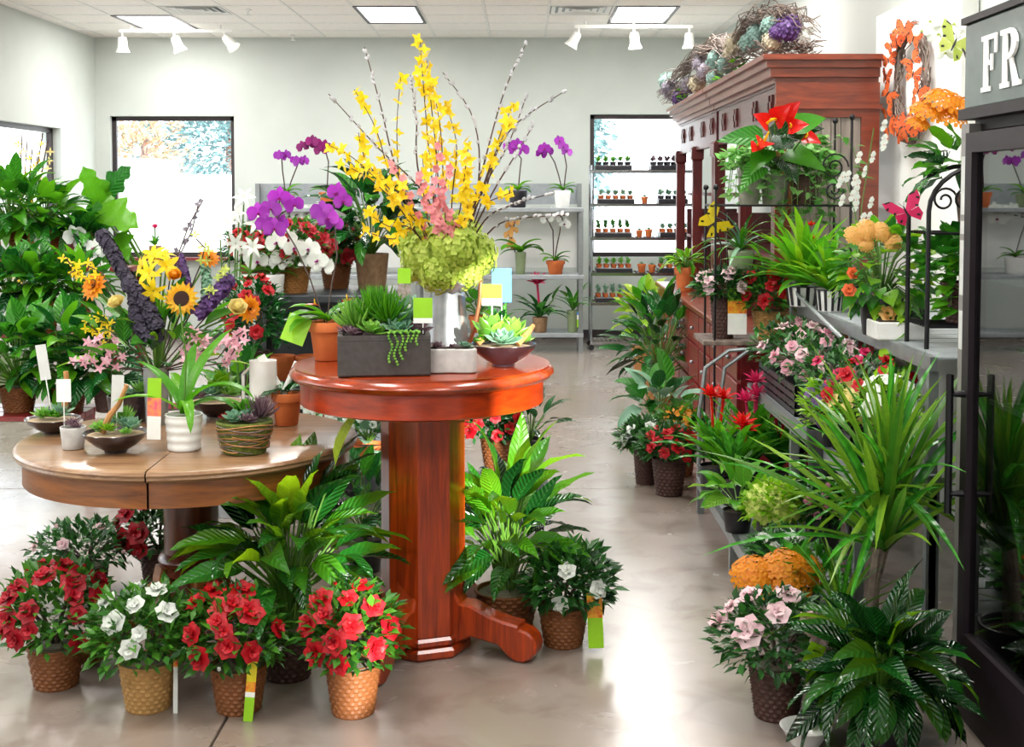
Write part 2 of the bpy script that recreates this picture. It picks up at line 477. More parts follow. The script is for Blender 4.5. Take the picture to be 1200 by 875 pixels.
F_SEED = plain('seed_disc', '#3a1f12', '#20100a', rough=.9, scale=80)
F_PINKSPIKE = leafm('pink_bract', '#e83a74', '#d01e5c', rough=.4, trans=.3)

# ------------------------------------------------------------------ leaf and flower shapes
def width(prof, t):
    if prof == 'lance': w = np.sin(PI * t ** .72) ** .9
    elif prof == 'ovate': w = np.sin(PI * t ** .58) ** .8
    elif prof == 'round': w = np.sqrt(np.maximum(1 - (2 * t - 1) ** 2, 0))
    elif prof == 'petal': w = np.sin(PI * np.minimum(t, .999) ** 1.25) ** .65
    elif prof == 'strap': w = np.minimum(np.minimum(1, .55 + t * 3), np.maximum(1 - t, 0) ** .55 * 1.6)
    elif prof == 'blade': w = np.minimum(np.minimum(1, .7 + t * 2), np.maximum(1 - t, 0) ** .8 * 2.2)
    elif prof == 'heart': w = np.where(t < .12, .75 + t * 2, (1 - ((t - .12) / .88) ** 1.5) * 1.0)
    elif prof == 'lobed': w = np.sin(PI * t ** .6) ** .7 * (1 + .28 * np.sin(t * 17 + .4))
    else: w = np.sin(PI * t)
    return np.maximum(w, .015)
def leafT(L=1., W=.3, n=6, prof='lance', droop=.6, fold=.25, up=0., wave=0., cols=3, pet=0., petr=.0, thick=0.):
    t = np.linspace(0, 1, n + 1)
    w = width(prof, t)
    a = up - droop * t
    ds = L / n
    x = np.concatenate([[0], np.cumsum(np.cos(a[:-1]) * ds)]) + pet
    z = np.concatenate([[0], np.cumsum(np.sin(a[:-1]) * ds)])
    V, F = [], []
    cs = np.linspace(-1, 1, cols)
    for i in range(n + 1):
        for c in cs:
            k = fold * abs(c) * w[i] * W / 2 + wave * W * math.sin(i * 1.9 + c) * abs(c)
            V.append((x[i] - math.sin(a[i]) * k, c * w[i] * W / 2, z[i] + math.cos(a[i]) * k))
    for i in range(n):
        for c in range(cols - 1):
            q = i * cols + c
            F.append((q, q + cols, q + cols + 1, q + 1))
    T = (np.array(V, float), F, [0] * len(F))
    if pet > 0:
        b = MB(); b.add(T); b.tube([(0, 0, 0), (pet * .5, 0, .01), (pet + .02 * L, 0, 0)], petr or .006, 5)
        T = b.T()
    if thick:      # a fleshy leaf: second skin below
        V0 = T[0]; n0 = len(V0)
        V1 = V0.copy(); V1[:, 2] -= thick * np.repeat(w, cols)[:n0] if len(V0) == (n + 1) * cols else thick
        F1 = [tuple(i + n0 for i in reversed(q)) for q in T[1]]
        rim = []
        for i in range(n):
            for c, r in ((0, False), (cols - 1, True)):
                q = (i * cols + c, (i + 1) * cols + c, (i + 1) * cols + c + n0, i * cols + c + n0)
                rim.append(q if r else q[::-1])
        T = (np.concatenate([V0, V1]), T[1] + F1 + rim, [0] * (2 * len(T[1]) + len(rim)))
    return T
def flowerT(layers, disc=0.0, dz=0.0, dmi=1):
    """layers: (count, elevation, offset, leaf template)"""
    b = MB()
    for n, el, off, T in layers:
        for i in range(n):
            b.add(T, Rz(2 * PI * i / n + off) @ Ry(-el))
    if disc: b.lathe([(disc, 0), (disc * .85, disc * .25), (disc * .4, disc * .42), (1e-4, disc * .45)], 10, dmi, Tm(0, 0, dz))
    return b.T()
CACHE = {}
def cached(key, fn):
    if key not in CACHE: CACHE[key] = fn()
    return CACHE[key]
def tmesh(key, fn):
    """mesh data shared by all alike pieces"""
    def mk():
        b = MB(); b.add(fn()); return b.mesh(key)
    return cached('mesh_' + key, mk)

# unit shapes
AZLEAF = leafT(1, .5, 2, 'ovate', .4, .3)
def azalea_bloom():
    p = leafT(.9, .85, 4, 'petal', .9, -.15, .2, wave=.12)
    q = leafT(.7, .75, 3, 'petal', .6, .1, .3, wave=.15)
    return flowerT([(6, .25, 0, p), (5, .75, .5, q), (4, 1.15, .2, leafT(.5, .6, 3, 'petal', .3, .2, wave=.2))])
def small_bloom():
    return flowerT([(5, .4, 0, leafT(1, .8, 3, 'petal', .8, -.1))])
def bud():
    return flowerT([(4, 1.2, 0, leafT(1, .7, 3, 'petal', -.4, -.3))])
def moth_orchid():
    b = MB()
    sep = leafT(1, .62, 4, 'petal', .3, .12); pet = leafT(1.02, 1.15, 5, 'round', .25, .1, cols=5)
    for a in (PI / 2, PI * 7 / 6, PI * 11 / 6): b.add(sep, Rz(a) @ Ry(-.1))
    for a in (.12, PI - .12): b.add(pet, Tm(0, 0, .03) @ Rz(a) @ Ry(-.18))
    b.add(leafT(.5, .4, 3, 'petal', -1.2, .5), Tm(0, 0, .05) @ Rz(-PI / 2) @ Ry(-.7), 1)
    b.ball((0, -.02, .1), .1, 1, 6)
    return b.T()
def cyclamen():
    b = MB()
    p = leafT(1, .6, 4, 'petal', -.5, .2, wave=.1)
    for i in range(5): b.add(p, Rz(i * 1.257) @ Ry(-1.05))
    return b.T()
def forsythia():
    return flowerT([(4, .45, 0, leafT(1, .42, 3, 'lance', .6, .15))])
def floret4():
    return flowerT([(4, .2, 0, leafT(1, .95, 2, 'round', .3, 0))])
def sunflower():
    p = leafT(1, .3, 4, 'lance', .35, .15)
    b = MB(); b.add(flowerT([(17, .12, 0, leafT(1, .3, 4, 'lance', .35, .15)), (17, .35, .18, leafT(.85, .28, 4, 'lance', .2, .15))]))
    b.lathe([(.46, .02), (.42, .12), (.3, .16), (.15, .13), (1e-4, .12)], 16, 1, Tm(0, 0, .05))
    return b.T()
def daisy():
    return flowerT([(14, .1, 0, leafT(1, .34, 3, 'petal', .4, .1)), (12, .45, .2, leafT(.75, .32, 3, 'petal', .2, .1)), (9, .9, .1, leafT(.5, .28, 3, 'petal', .2, .1))], .22, .03)
def rose():
    b = MB(); b.ball((0, 0, .42), .4, 0, 10, 1.1)
    for k, (n, el, s, dr) in enumerate(((6, .35, .95, -.5), (6, .75, .95, -.5), (5, 1.05, .9, -.45), (4, 1.3, .85, -.4))):
        p = leafT(s, 1.15 * s, 5, 'round', dr, .3, cols=5)
        for i in range(n): b.add(p, Rz(i * 2 * PI / n + k * .7) @ Tm(.03, 0, 0) @ Ry(-el))
    return b.T()
def lily():
    return flowerT([(3, .6, 0, leafT(1, .36, 5, 'lance', 1.3, .2)), (3, .55, PI / 3, leafT(1, .3, 5, 'lance', 1.4, .2))], .05)
def spathe():
    b = MB(); b.add(leafT(1, .85, 5, 'heart', .35, .25, cols=5))
    b.tube([(.12, 0, .03), (.25, 0, .22), (.32, 0, .45)], [.06, .05, .03], 6, 1)
    return b.T()
def brom_star():
    return flowerT([(7, .7, 0, leafT(1, .3, 3, 'lance', .5, .2)), (6, 1.0, .4, leafT(.85, .26, 3, 'lance', .3, .2)), (5, 1.35, .2, leafT(.8, .2, 3, 'lance', .1, .2))])
def hydrangea_head(r=1., n=120, seed=1):
    rng = random.Random(seed); b = MB()
    f = floret4()
    for i in range(n):
        z = 1 - 1.75 * (i + .5) / n; a = GOLD * i
        d = Vector((math.sqrt(max(1 - z * z, 0)) * math.cos(a), math.sqrt(max(1 - z * z, 0)) * math.sin(a), z))
        b.add(f, Tm(d * r * rng.uniform(.84, 1.02)) @ aimz(d + Vector((rng.uniform(-.3, .3), rng.uniform(-.3, .3), rng.uniform(-.3, .3))), rng.random() * 3) @ Sc(r * rng.uniform(.12, .19)))
    b.ball((0, 0, 0), r * .8, 0, 10)
    return b.T()
def cluster_dome(n=60, seed=2, fl=small_bloom, h=.55, s=.16):
    rng = random.Random(seed); b = MB(); f = fl()
    for i in range(n):
        u = math.sqrt((i + .5) / n); a = GOLD * i
        x, y = u * math.cos(a), u * math.sin(a); z = h * math.sqrt(max(1 - u * u, 0))
        d = Vector((x * .8, y * .8, z + .35))
        b.add(f, Tm(x, y, z + rng.uniform(-.05, .05)) @ aimz(d, rng.random() * 3) @ Sc(s * rng.uniform(.8, 1.2)))
    return b.T()
def succulent_rosette(n=18, seed=1, prof='petal', wd=.5, sharp=0):
    b = MB()
    for i in range(n):
        u = 1 - i / n
        T = leafT(.45 + .6 * u, (.45 + .6 * u) * wd, 4, prof, -.45, .25, thick=.06)
        b.add(T, Rz(GOLD * i) @ Tm(.03, 0, .05 + .16 * (1 - u)) @ Ry(-(.12 + 1.1 * (1 - u) ** 1.1)))
    return b.T()

# ------------------------------------------------------------------ pots
def weave_unit():
    b = MB(); n, rows, k = 72, 11, 18
    V, F = [], []
    zs = []
    for j in range(rows):
        zs += [(j, 0.0), (j, .5)]
    zs.append((rows - 1, 1.0))
    for (j, u) in zs:
        z = (j + u) / rows
        base = .76 + .24 * z ** .9
        for i in range(n):
            a = 2 * PI * i / n
            s = math.sin(k * a + PI * j)
            r = base * (1 + ((.055 * s + .02) if u == .5 else -.012))
            V.append((r * math.cos(a), r * math.sin(a), z))
    m = len(zs)
    for q in range(m - 1):
        for i in range(n):
            i2 = (i + 1) % n
            F.append((q * n + i, q * n + i2, (q + 1) * n + i2, (q + 1) * n + i))
    b.raw(V, F)
    b.lathe([(.7, 1.0), (.66, .6), (.6, .12)], 24)
    b.lathe([(1e-4, .004), (.78, .004)], 24)
    return b.T()
def rim_unit():
    b = MB(); n = 48; V = []; F = []
    for i in range(n):
        a = 2 * PI * i / n
        for k in range(6):
            t = 2 * PI * k / 6 + i * .5
            r = 1.0 + .045 * math.cos(t)
            V.append((r * math.cos(a), r * math.sin(a), .045 * math.sin(t)))
    for i in range(n):
        for k in range(6):
            F.append((i * 6 + k, ((i + 1) % n) * 6 + k, ((i + 1) % n) * 6 + (k + 1) % 6, i * 6 + (k + 1) % 6))
    b.raw(V, F)
    return b.T()
def soil_unit():
    b = MB(); b.lathe([(1, -.05), (.8, .06), (.45, .1), (1e-4, .14)], 20); return b.T()
def basket(root, rt, h, m, soil=None):
    part('basket', tmesh('basket_weave', weave_unit), root, m, Sc(rt, rt, h))
    part('basket_rim', tmesh('basket_rim', rim_unit), root, m, Tm(0, 0, h * .98) @ Sc(rt, rt, rt))
    part('moss', tmesh('moss_bed', soil_unit), root, soil or M_MOSS, Tm(0, 0, h * .95) @ Sc(rt * .93, rt * .93, rt * .9))
    return h
def clay_pot(root, rt, h, m, soil=None, name='pot'):
    b = MB()
    b.lathe([(1e-4, 0), (rt * .68, 0), (rt * .7, h * .02), (rt * .9, h * .74), (rt, h * .75), (rt * 1.02, h * .98), (rt * .99, h), (rt * .9, h), (rt * .86, h * .82), (rt * .8, h * .7)], 28)
    part(name, b, root, m)
    part('soil', tmesh('moss_bed', soil_unit), root, soil or M_SOIL, Tm(0, 0, h * .86) @ Sc(rt * .86, rt * .86, rt * .4))
    return h
def plain_pot(root, rt, h, m, taper=.8, soil=None, ribs=0, name='pot'):
    pr = [(1e-4, 0), (rt * taper * .97, 0)]
    k = max(ribs, 1) * 4
    for i in range(k + 1):
        z = i / k
        pr.append((rt * (taper + (1 - taper) * z) * (1 + (.03 * math.sin(ribs * 2 * PI * z) if ribs else 0)), h * (.015 + .975 * z)))
    pr += [(rt * .99, h), (rt * .92, h), (rt * .88, h * .7)]
    b = MB(); b.lathe(pr, 28); part(name, b, root, m)
    part('soil', tmesh('moss_bed', soil_unit), root, soil or M_SOIL, Tm(0, 0, h * .88) @ Sc(rt * .9, rt * .9, rt * .4))
    return h
def bowl(root, r, h, m, soil=M_SAND):
    b = MB()
    b.lathe([(1e-4, 0), (r * .34, 0), (r * .36, h * .1), (r * .62, h * .34), (r * .88, h * .7), (r, h * .97), (r * .985, h), (r * .95, h * .96), (r * .8, h * .7)], 36)
    part('bowl', b, root, m)
    part('gravel', tmesh('moss_bed', soil_unit), root, soil, Tm(0, 0, h * .86) @ Sc(r * .93, r * .93, r * .3))
    return h
def tag(root, loc, w, h, mats, split=(.0, .55, .7, 1), rz=0., tilt=0., roll=0., stake=0., name='care_tag', label=None):
    """an upright plastic tag of printed bands, its foot at loc"""
    b = MB()
    k = len(mats)
    for i in range(k):
        b.box(-w / 2, w / 2, -.0012, .0012, h * split[i] if k > 1 else 0, h * split[i + 1] if k > 1 else h, i)
    M = Tm(loc) @ Rz(rz) @ Ry(roll) @ Rx(tilt)
    if stake: M = M @ Tm(0, 0, stake)
    o = part(name, b, root, mats, M, label=label, smooth=False)
    if stake:
        s = MB(); s.tube([(0, 0, -stake), (0, 0, .01)], .0022, 5)
        part('stake', s, o, M_TAGWHITE)
    return o

# ------------------------------------------------------------------ plants
def leaf_part(root, key, fn, m, M, name='leaf', mi2=None):
    me = tmesh(key, fn)
    return part(name, me, root, [m] if me['slots'] == 1 else [m, mi2], M)
def stems(root, paths, r, m=None, name='stem', joined=True):
    if joined:
        b = MB()
        for p in paths: b.tube(p, r, 5)
        return part(name, b, root, m or M_STEM)
    for p in paths:
        b = MB(); b.tube(p, r, 5); part(name, b, root, m or M_STEM)
def dome(rng, n, c, rx, ry, rz, low=-.5):
    out = []
    for i in range(n):
        z = 1 - (1 - low) * (i + .5) / n
        a = GOLD * i + rng.uniform(-.4, .4)
        q = math.sqrt(max(1 - z * z, 0))
        d = Vector((q * math.cos(a), q * math.sin(a), z))
        out.append((Vector((c[0] + d.x * rx, c[1] + d.y * ry, c[2] + d.z * rz)), d))
    return out
def foliage(root, rng, n, c, rx, ry, rz, leaf, size, m, low=-.5, name='foliage', inner=.35):
    b = MB()
    for p, d in dome(rng, n, c, rx, ry, rz, low):
        k = rng.random()
        f = rng.uniform(.74, 1.14) if k > inner else rng.uniform(.35, .8)
        q = Vector(c) + (p - Vector(c)) * f
        v = d + Vector((rng.uniform(-.9, .9), rng.uniform(-.9, .9), rng.uniform(-.3, .6)))
        b.add(leaf, Tm(q) @ aimx(v, rng.uniform(-.7, .7)) @ Sc(size * rng.uniform(.7, 1.25)))
    return part(name, b, root, m, kind='stuff')
SEED = [10]
def rngn():
    SEED[0] += 7
    return random.Random(SEED[0])
def azalea(label, px, py, potw, poth, cw, ctop, fm, nf, z=0., d=None, lm=None, pm=None, fr=12., grp=None, nl=760, cx=None, pot='basket',
           bloom=azalea_bloom, bkey='azalea_bloom', buds=0, bm=None, leaf=18., name='potted_azalea', cat='plant', low=-.55, lean=.75):
    loc, s = at(px, py, z, d)
    rng = rngn()
    root = thing(name, label, cat, loc, grp)
    rt, h = potw / 2 / s, poth / s
    top = (py - ctop) / s
    rx = cw / 2 / s * .93
    if pot == 'basket': basket(root, rt, h, pm or M_WICKBROWN)
    elif pot == 'clay': clay_pot(root, rt, h, pm or M_TERRA)
    else: plain_pot(root, rt, h, pm or M_BLACKPOT)
    zc = h + (top - h) * .40
    rz = top - zc
    xo = (cx - px) / s if cx is not None else 0.0
    c = (xo, 0, zc)
    stems(root, [[(0, 0, h * .9), (xo * .5 + rx * .25 * math.cos(a), rx * .25 * math.sin(a), zc - rz * .2), (xo + rx * .6 * math.cos(a), rx * .6 * math.sin(a), zc + rz * .3)] for a in (.3, 1.5, 2.8, 4., 5.3)], .006, M_DARKSTEM)
    foliage(root, rng, nl, c, rx, rx * .95, rz * .97, AZLEAF, leaf / s, lm or L_AZ, low)
    spots = dome(rng, nf * 2, c, rx * 1.04, rx * 1.02, rz * 1.08, -.35)
    spots.sort(key=lambda q: q[1].y * 1.0 - q[1].z * lean + rng.uniform(-.45, .45))
    for p, v in spots[:nf]:
        r = fr * 1.18 / s * rng.uniform(.75, 1.25)
        v2 = v + Vector((rng.uniform(-.3, .3), -.25 + rng.uniform(-.3, .2), .25))
        leaf_part(root, bkey, bloom, fm, Tm(p) @ aimz(v2, rng.random() * 6) @ Sc(r), 'blossom', M_STEM)
    for p, v in spots[nf:nf + buds]:
        leaf_part(root, 'bud', bud, bm or fm, Tm(p) @ aimz(v) @ Sc(6 / s), 'bud')
    return root, s, h
def peace_lily(label, px, py, potw, poth, spread, ctop, n, z=0., d=None, lm=(None,), pm=None, grp=None, wl=.34, pot='basket', name='peace_lily', cat='plant', Lf=.5, low=-.1, hi=1.0, arch=1.3):
    loc, s = at(px, py, z, d)
    rng = rngn()
    root = thing(name, label, cat, loc, grp)
    rt, h = potw / 2 / s, poth / s
    if pot == 'basket': basket(root, rt, h, pm or M_WICKBROWN)
    elif pot == 'clay': clay_pot(root, rt, h, pm or M_TERRA)
    elif pot: plain_pot(root, rt, h, pm or M_BLACKPOT)
    H = (py - ctop) / s - h
    R = spread / 2 / s
    paths = []
    for i in range(n):
        u = (i + .5) / n                      # 0 the upright heart, 1 the outer skirt
        a = GOLD * i + rng.uniform(-.3, .3)
        Lb = Lf * H * rng.uniform(.75, 1.1) * (1 - .15 * u)
        el = (1.25 - (1.25 - low) * u ** .8) + rng.uniform(-.25, .2)      # elevation where the blade leaves its stalk
        q = R * (.12 + .42 * u ** .7) * rng.uniform(.8, 1.15)
        zt = h + H * (hi * .52 - .36 * u + rng.uniform(-.08, .12))
        p1 = Vector((q * math.cos(a), q * math.sin(a) * .9, max(zt, h + .03)))
        b0 = Vector((rng.uniform(-.3, .3) * rt, rng.uniform(-.3, .3) * rt, h * .9))
        paths.append([b0, b0.lerp(p1, .55) + Vector((0, 0, .03)) - Vector((p1.x, p1.y, 0)) * .12, p1])
        k = i % 3
        dr = arch * (.55 + .3 * k) * (.6 + .5 * u)
        dk = min(int(dr / .3), 5)
        fn = lambda dk=dk: leafT(1, wl, 9, 'lance', .2 + dk * .3, .3, .15, wave=.05, cols=5)
        leaf_part(root, 'lily_%d_%d' % (dk, int(wl * 100)), fn, lm[i % len(lm)] or L_LILY, Tm(p1) @ Rz(a + rng.uniform(-.3, .3)) @ Ry(-el) @ Rx(rng.uniform(-.8, .8)) @ Sc(Lb))
    stems(root, paths, max(.0035, .9 / s), M_STEM, 'petioles')
    return root, s, h
def rosette(root, rng, n, c, L, W, prof, m, th0=.15, th1=1.2, droop=.8, key='r', name='leaf', fold=.3, jit=.12, cols=3, nn=6, keep=None):
    for i in range(n):
        u = (i + .5) / n
        th = th0 + (th1 - th0) * u + rng.uniform(-jit, jit)
        a = GOLD * i + rng.uniform(-.25, .25)
        v = i % 3
        if keep and not keep(Vector(c) + sph(a, th + .2) * L): continue
        fn = lambda v=v: leafT(1, W / L, nn, prof, droop * (.7 + .35 * v), fold, cols=cols)
        leaf_part(root, '%s_%d' % (key, v), fn, m[i % len(m)] if isinstance(m, (list, tuple)) else m,
                  Tm(c) @ Rz(a) @ Ry(-(PI / 2 - th)) @ Rx(rng.uniform(-.3, .3)) @ Sc(L * rng.uniform(.8, 1.12)), name)
def bushy(label, px, py, potw, poth, cw, ctop, n, lsize, z=0., d=None, lm=None, pm=None, pot='clay', prof='ovate', wl=.5, grp=None, name='foliage_plant', cat='plant', droop=.7, dense=0, soil=None, key=None, low=-.35):
    """a bushy potted plant with big leaves, each leaf a part"""
    loc, s = at(px, py, z, d)
    rng = rngn()
    root = thing(name, label, cat, loc, grp)
    rt, h = potw / 2 / s, poth / s
    if pot == 'basket': basket(root, rt, h, pm or M_WICKBROWN, soil)
    elif pot == 'clay': clay_pot(root, rt, h, pm or M_TERRA, soil)
    elif pot == 'plain': plain_pot(root, rt, h, pm or M_BLACKPOT, soil=soil)
    top = (py - ctop) / s
    rx = cw / 2 / s
    zc = h + (top - h) * .4
    rz = top - zc
    lm = lm or [L_MID]
    key = key or ('bush_%s_%d_%d' % (prof, int(wl * 100), int(droop * 10)))
    paths = []
    for i, (p, v) in enumerate(dome(rng, n, (0, 0, zc), rx * .75, rx * .7, rz * .8, low)):
        f = rng.uniform(.65, 1.05)
        q = Vector((0, 0, zc)) + (p - Vector((0, 0, zc))) * f
        vv = v + Vector((rng.uniform(-.4, .4), rng.uniform(-.4, .3), rng.uniform(0, .5)))
        k = i % 2
        fn = lambda k=k: leafT(1, wl, 6, prof, droop * (.7 + .6 * k), .25, wave=.03, cols=5)
        leaf_part(root, '%s_%d' % (key, k), fn, lm[i % len(lm)], Tm(q) @ aimx(vv, rng.uniform(-.5, .5)) @ Sc(lsize / s * rng.uniform(.75, 1.2)))
        if i % 2 == 0: paths.append([(0, 0, h * .9), (q.x * .4, q.y * .4, (h + q.z) / 2), q])
    stems(root, paths, max(.003, .8 / s), M_STEM, 'stems')
    if dense: foliage(root, rng, dense, (0, 0, zc), rx * .8, rx * .75, rz * .85, AZLEAF, lsize * .6 / s, lm[0], low)
    return root, s, h
def spike_path(root, p0, p1, bend=(0, 0, 0), n=8):
    p0, p1, bd = Vector(p0), Vector(p1), Vector(bend)
    return [p0.lerp(p1, i / n) + bd * math.sin(PI * i / n) for i in range(n + 1)]
def strap_leaves(root, rng, n, z, L, W, m, droop=1.3, th=(.5, 1.2), key='orchid_leaf'):
    for i in range(n):
        a = PI * i + rng.uniform(-.5, .5) + (.4 if i > 1 else 0)
        t = th[0] + (th[1] - th[0]) * i / max(n - 1, 1)
        leaf_part(root, key, lambda: leafT(1, W / L, 7, 'strap', droop, .3, cols=5), m, Tm(0, 0, z) @ Rz(a) @ Ry(-(PI / 2 - t)) @ Sc(L * rng.uniform(.8, 1.1)))
def orchid(label, px, py, d, pot, potw, poth, leafL, spikes, fm, fr, pm=None, grp=None, leaves=5, lip=None, sticks=True, z=None):
    """spikes: list of lists of picture points; the first is where the flowers start, every point carries a bloom"""
    loc, s = at(px, py, z if z is not None else 0., d if z is None else None)
    d = loc.y
    rng = rngn()
    root = thing('potted_orchid', label, 'orchid', loc, grp)
    rt, h = potw / 2 / s, poth / s
    if pot == 'clay': clay_pot(root, rt, h, pm or M_TERRA, M_MOSSG)
    elif pot == 'plain': plain_pot(root, rt, h, pm or M_CERAMIC, soil=M_MOSSG)
    elif pot == 'basket': basket(root, rt, h, pm or M_WICKBROWN, M_MOSSG)
    if leaves: strap_leaves(root, rng, leaves, h, leafL / s, leafL / s * .42, L_FRESH)
    for sp in spikes:
        pts = [P(x, y, d + dy) - loc for x, y, dy in sp]
        b0 = Vector((rng.uniform(-.2, .2) * rt, 0, h * .95))
        path = [b0, b0.lerp(pts[0], .5) + Vector((0, 0, .02))] + pts
        bt = MB(); bt.tube(path, [max(.003, .8 / s)] * len(path), 5); part('flower_spike', bt, root, M_DARKSTEM if sticks else M_STEM)
        for p in pts[1:]:
            v = Vector((rng.uniform(-.5, .5), -1, rng.uniform(-.1, .35)))
            leaf_part(root, 'moth_orchid', moth_orchid, fm, Tm(p + Vector((0, -.012, 0))) @ aimz(v, rng.uniform(-.3, .3)) @ Sc(fr / s * rng.uniform(.85, 1.15)), 'flower', lip or F_MAGD)
    return root, s, h

# ------------------------------------------------------------------ the setting
XL, XR, YB, YF = -4.78, 2.17, 14.4, -5.5
b = MB(); b.box(XL - .2, XR + .2, YF - .5, YB + .2, -.2, -.012)
floor = struct('floor', b, M_JOINT)
xs = [XL, -4.53, -.93, XR]
ys = [YF, -3.75, -.2, 3.45, 7.05, 10.65, YB]
for i in range(3):
    for j in range(6):
        b = MB(); g = .004
        x0, x1, y0, y1 = xs[i] + g, xs[i + 1] - g, ys[j] + g, ys[j + 1] - g
        b.prism([(x0, y0), (x1, y0), (x1, y1), (x0, y1)], -.011, 0, .003)
        part('slab', b, floor, M_FLOOR, smooth=False)
def wall_holes(name, axis, pos, thick, u0, u1, z0, z1, holes, m):
    """a wall across u at pos with rectangular openings (u0, u1, z0, z1)"""
    b = MB()
    us = sorted({u0, u1, *[h[0] for h in holes], *[h[1] for h in holes]})
    zs = sorted({z0, z1, *[h[2] for h in holes], *[h[3] for h in holes]})
    for i in range(len(us) - 1):
        for j in range(len(zs) - 1):
            uc, zc = (us[i] + us[i + 1]) / 2, (zs[j] + zs[j + 1]) / 2
            if any(h[0] < uc < h[1] and h[2] < zc < h[3] for h in holes): continue
            if axis == 'y': b.box(us[i], us[i + 1], pos, pos + thick, zs[j], zs[j + 1])
            else: b.box(pos, pos + thick, us[i], us[i + 1], zs[j], zs[j + 1])
    return struct(name, b, m)
WB1 = (-4.62, -3.23, .92, 2.5)
WB2 = (.76, 2.0, .92, 2.52)
WL1 = (9.5, 13.3, .92, 2.31)
wall_holes('wall_back', 'y', YB, .2, XL - .2, XR + .2, 0, CEIL + .1, [WB1, WB2], M_WALL)
wall_holes('wall_left', 'x', XL - .2, .2, YF, YB, 0, CEIL + .1, [WL1, (3.6, 8.2, .92, 2.31)], M_WALL)
SUN_OPEN1, SUN_OPEN2 = (-1.9, .1, 1.66, 2.9), (-3.4, -2.5, 1.62, 2.45)  # unseen openings added and sized so sun beams reach the tables
wall_holes('wall_right', 'x', XR, .2, YF, YB, 0, CEIL + .1, [SUN_OPEN1, SUN_OPEN2], M_WALL)
def window(n, axis, pos, u0, u1, z0, z1, mull=()):
    f = MB(); w = .05
    def bx(a, c, e, g, dp=.05):
        if axis == 'y': f.box(a, c, pos + .07, pos + .07 + dp, e, g)
        else: f.box(pos + .07, pos + .07 + dp, a, c, e, g)
    bx(u0, u0 + w, z0, z1); bx(u1 - w, u1, z0, z1); bx(u0, u1, z1 - w, z1); bx(u0, u1, z0, z0 + w)
    for m in mull: bx(m - w / 2, m + w / 2, z0 + w, z1 - w)
    fr = struct('window_%d' % n, f, M_DARKFRAME)
    g = MB()
    if axis == 'y': g.box(u0 + w, u1 - w, pos + .09, pos + .096, z0 + w, z1 - w)
    else: g.box(pos + .09, pos + .096, u0 + w, u1 - w, z0 + w, z1 - w)
    part('pane', g, fr, M_GLASS, smooth=False)
window(1, 'y', YB, *WB1); window(2, 'y', YB, *WB2)
window(3, 'x', XL - .2, *WL1, mull=(11.4,)); window(4, 'x', XL - .2, 3.6, 8.2, .92, 2.31, mull=(5.9,))
wall_holes('wall_front', 'y', YF - .2, .2, XL - .2, XR + .2, 0, CEIL + .1, [(-3.6, -.4, .9, 2.4)], M_WALL)
window(7, 'y', YF - .2, -3.6, -.4, .9, 2.4, mull=(-2.0,))
window(5, 'x', XR, *SUN_OPEN1); window(6, 'x', XR, *SUN_OPEN2)  # frames and panes of the two added sun openings
b = MB(); b.box(XL, XR, YB - .012, YB, 0, .1); struct('baseboard_back', b, M_DARKFRAME)
b = MB(); b.box(XL, XL + .012, YF, YB - .012, 0, .1); struct('baseboard_left', b, M_DARKFRAME)
b = MB(); b.box(WB1[0] - .03, WB1[1] + .03, YB - .16, YB + .1, WB1[2] - .03, WB1[2]); struct('trim_1', b, M_REDCAB)

# ceiling: a slab above, the near part plain lay-in field, tiles and grid where they can be told apart
b = MB(); b.box(XL - .2, XR + .2, YF, YB + .2, CEIL + .08, CEIL + .2)
ceiling = struct('ceiling', b, M_TILE)
XG = .25
def col_edges():
    k0 = math.ceil((XL - XG) / GRID); e = [XL] + [XG + GRID * k for k in range(k0, 20) if XL < XG + GRID * k < XR] + [XR]
    return e
ce = col_edges(); re = [YB - GRID * k for k in range(0, 7)]
VENTS = [(-3.1, 12.26), (.555, 12.26)]
def taken(x, y, lst=None):
    for tx, ty in TROFFERS:
        if abs(x - tx) < .3 and abs(y - ty) < .61: return True
    for tx, ty in VENTS:
        if abs(x - tx) < .3 and abs(y - ty) < .3: return True
    return False
gb = MB()
for i in range(len(ce) - 1):
    for j in range(len(re) - 1):
        x0, x1, y1, y0 = ce[i] + .012, ce[i + 1] - .012, re[j] - .012, re[j + 1] + .012
        if x1 - x0 < .03 or taken((x0 + x1) / 2, (y0 + y1) / 2): continue
        b = MB(); b.prism([(x0, y0), (x1, y0), (x1, y1), (x0, y1)], CEIL + .004, CEIL + .02, .004)
        part('ceiling_tile', b, ceiling, M_TILE, smooth=False)
for x in ce: gb.box(x - .012, x + .012, re[-1], YB, CEIL, CEIL + .03)
for y in re: gb.box(XL, XR, y - .012, y + .012, CEIL + .001, CEIL + .03)
part('ceiling_grid', gb, ceiling, M_GRID, smooth=False)
yn = re[-1]
b = MB()
segs = sorted({YF, yn, *[ty - .61 for tx, ty in TROFFERS if ty < yn], *[ty + .61 for tx, ty in TROFFERS if ty < yn]})
xsg = sorted({XL, XR, *[tx - .305 for tx, ty in TROFFERS[:3]], *[tx + .305 for tx, ty in TROFFERS[:3]]})
for i in range(len(xsg) - 1):
    for j in range(len(segs) - 1):
        xc, yc = (xsg[i] + xsg[i + 1]) / 2, (segs[j] + segs[j + 1]) / 2
        if any(abs(xc - tx) < .305 and abs(yc - ty) < .61 for tx, ty in TROFFERS): continue
        b.box(xsg[i], xsg[i + 1], segs[j], segs[j + 1], CEIL + .004, CEIL + .02)
part('near_field', b, ceiling, M_TILE, smooth=False)
tl = ['left of the three bright ceiling light panels, above the corner spotlights', 'middle ceiling light panel above the yellow branches', 'right ceiling light panel beside the spotlight track near the hutch']
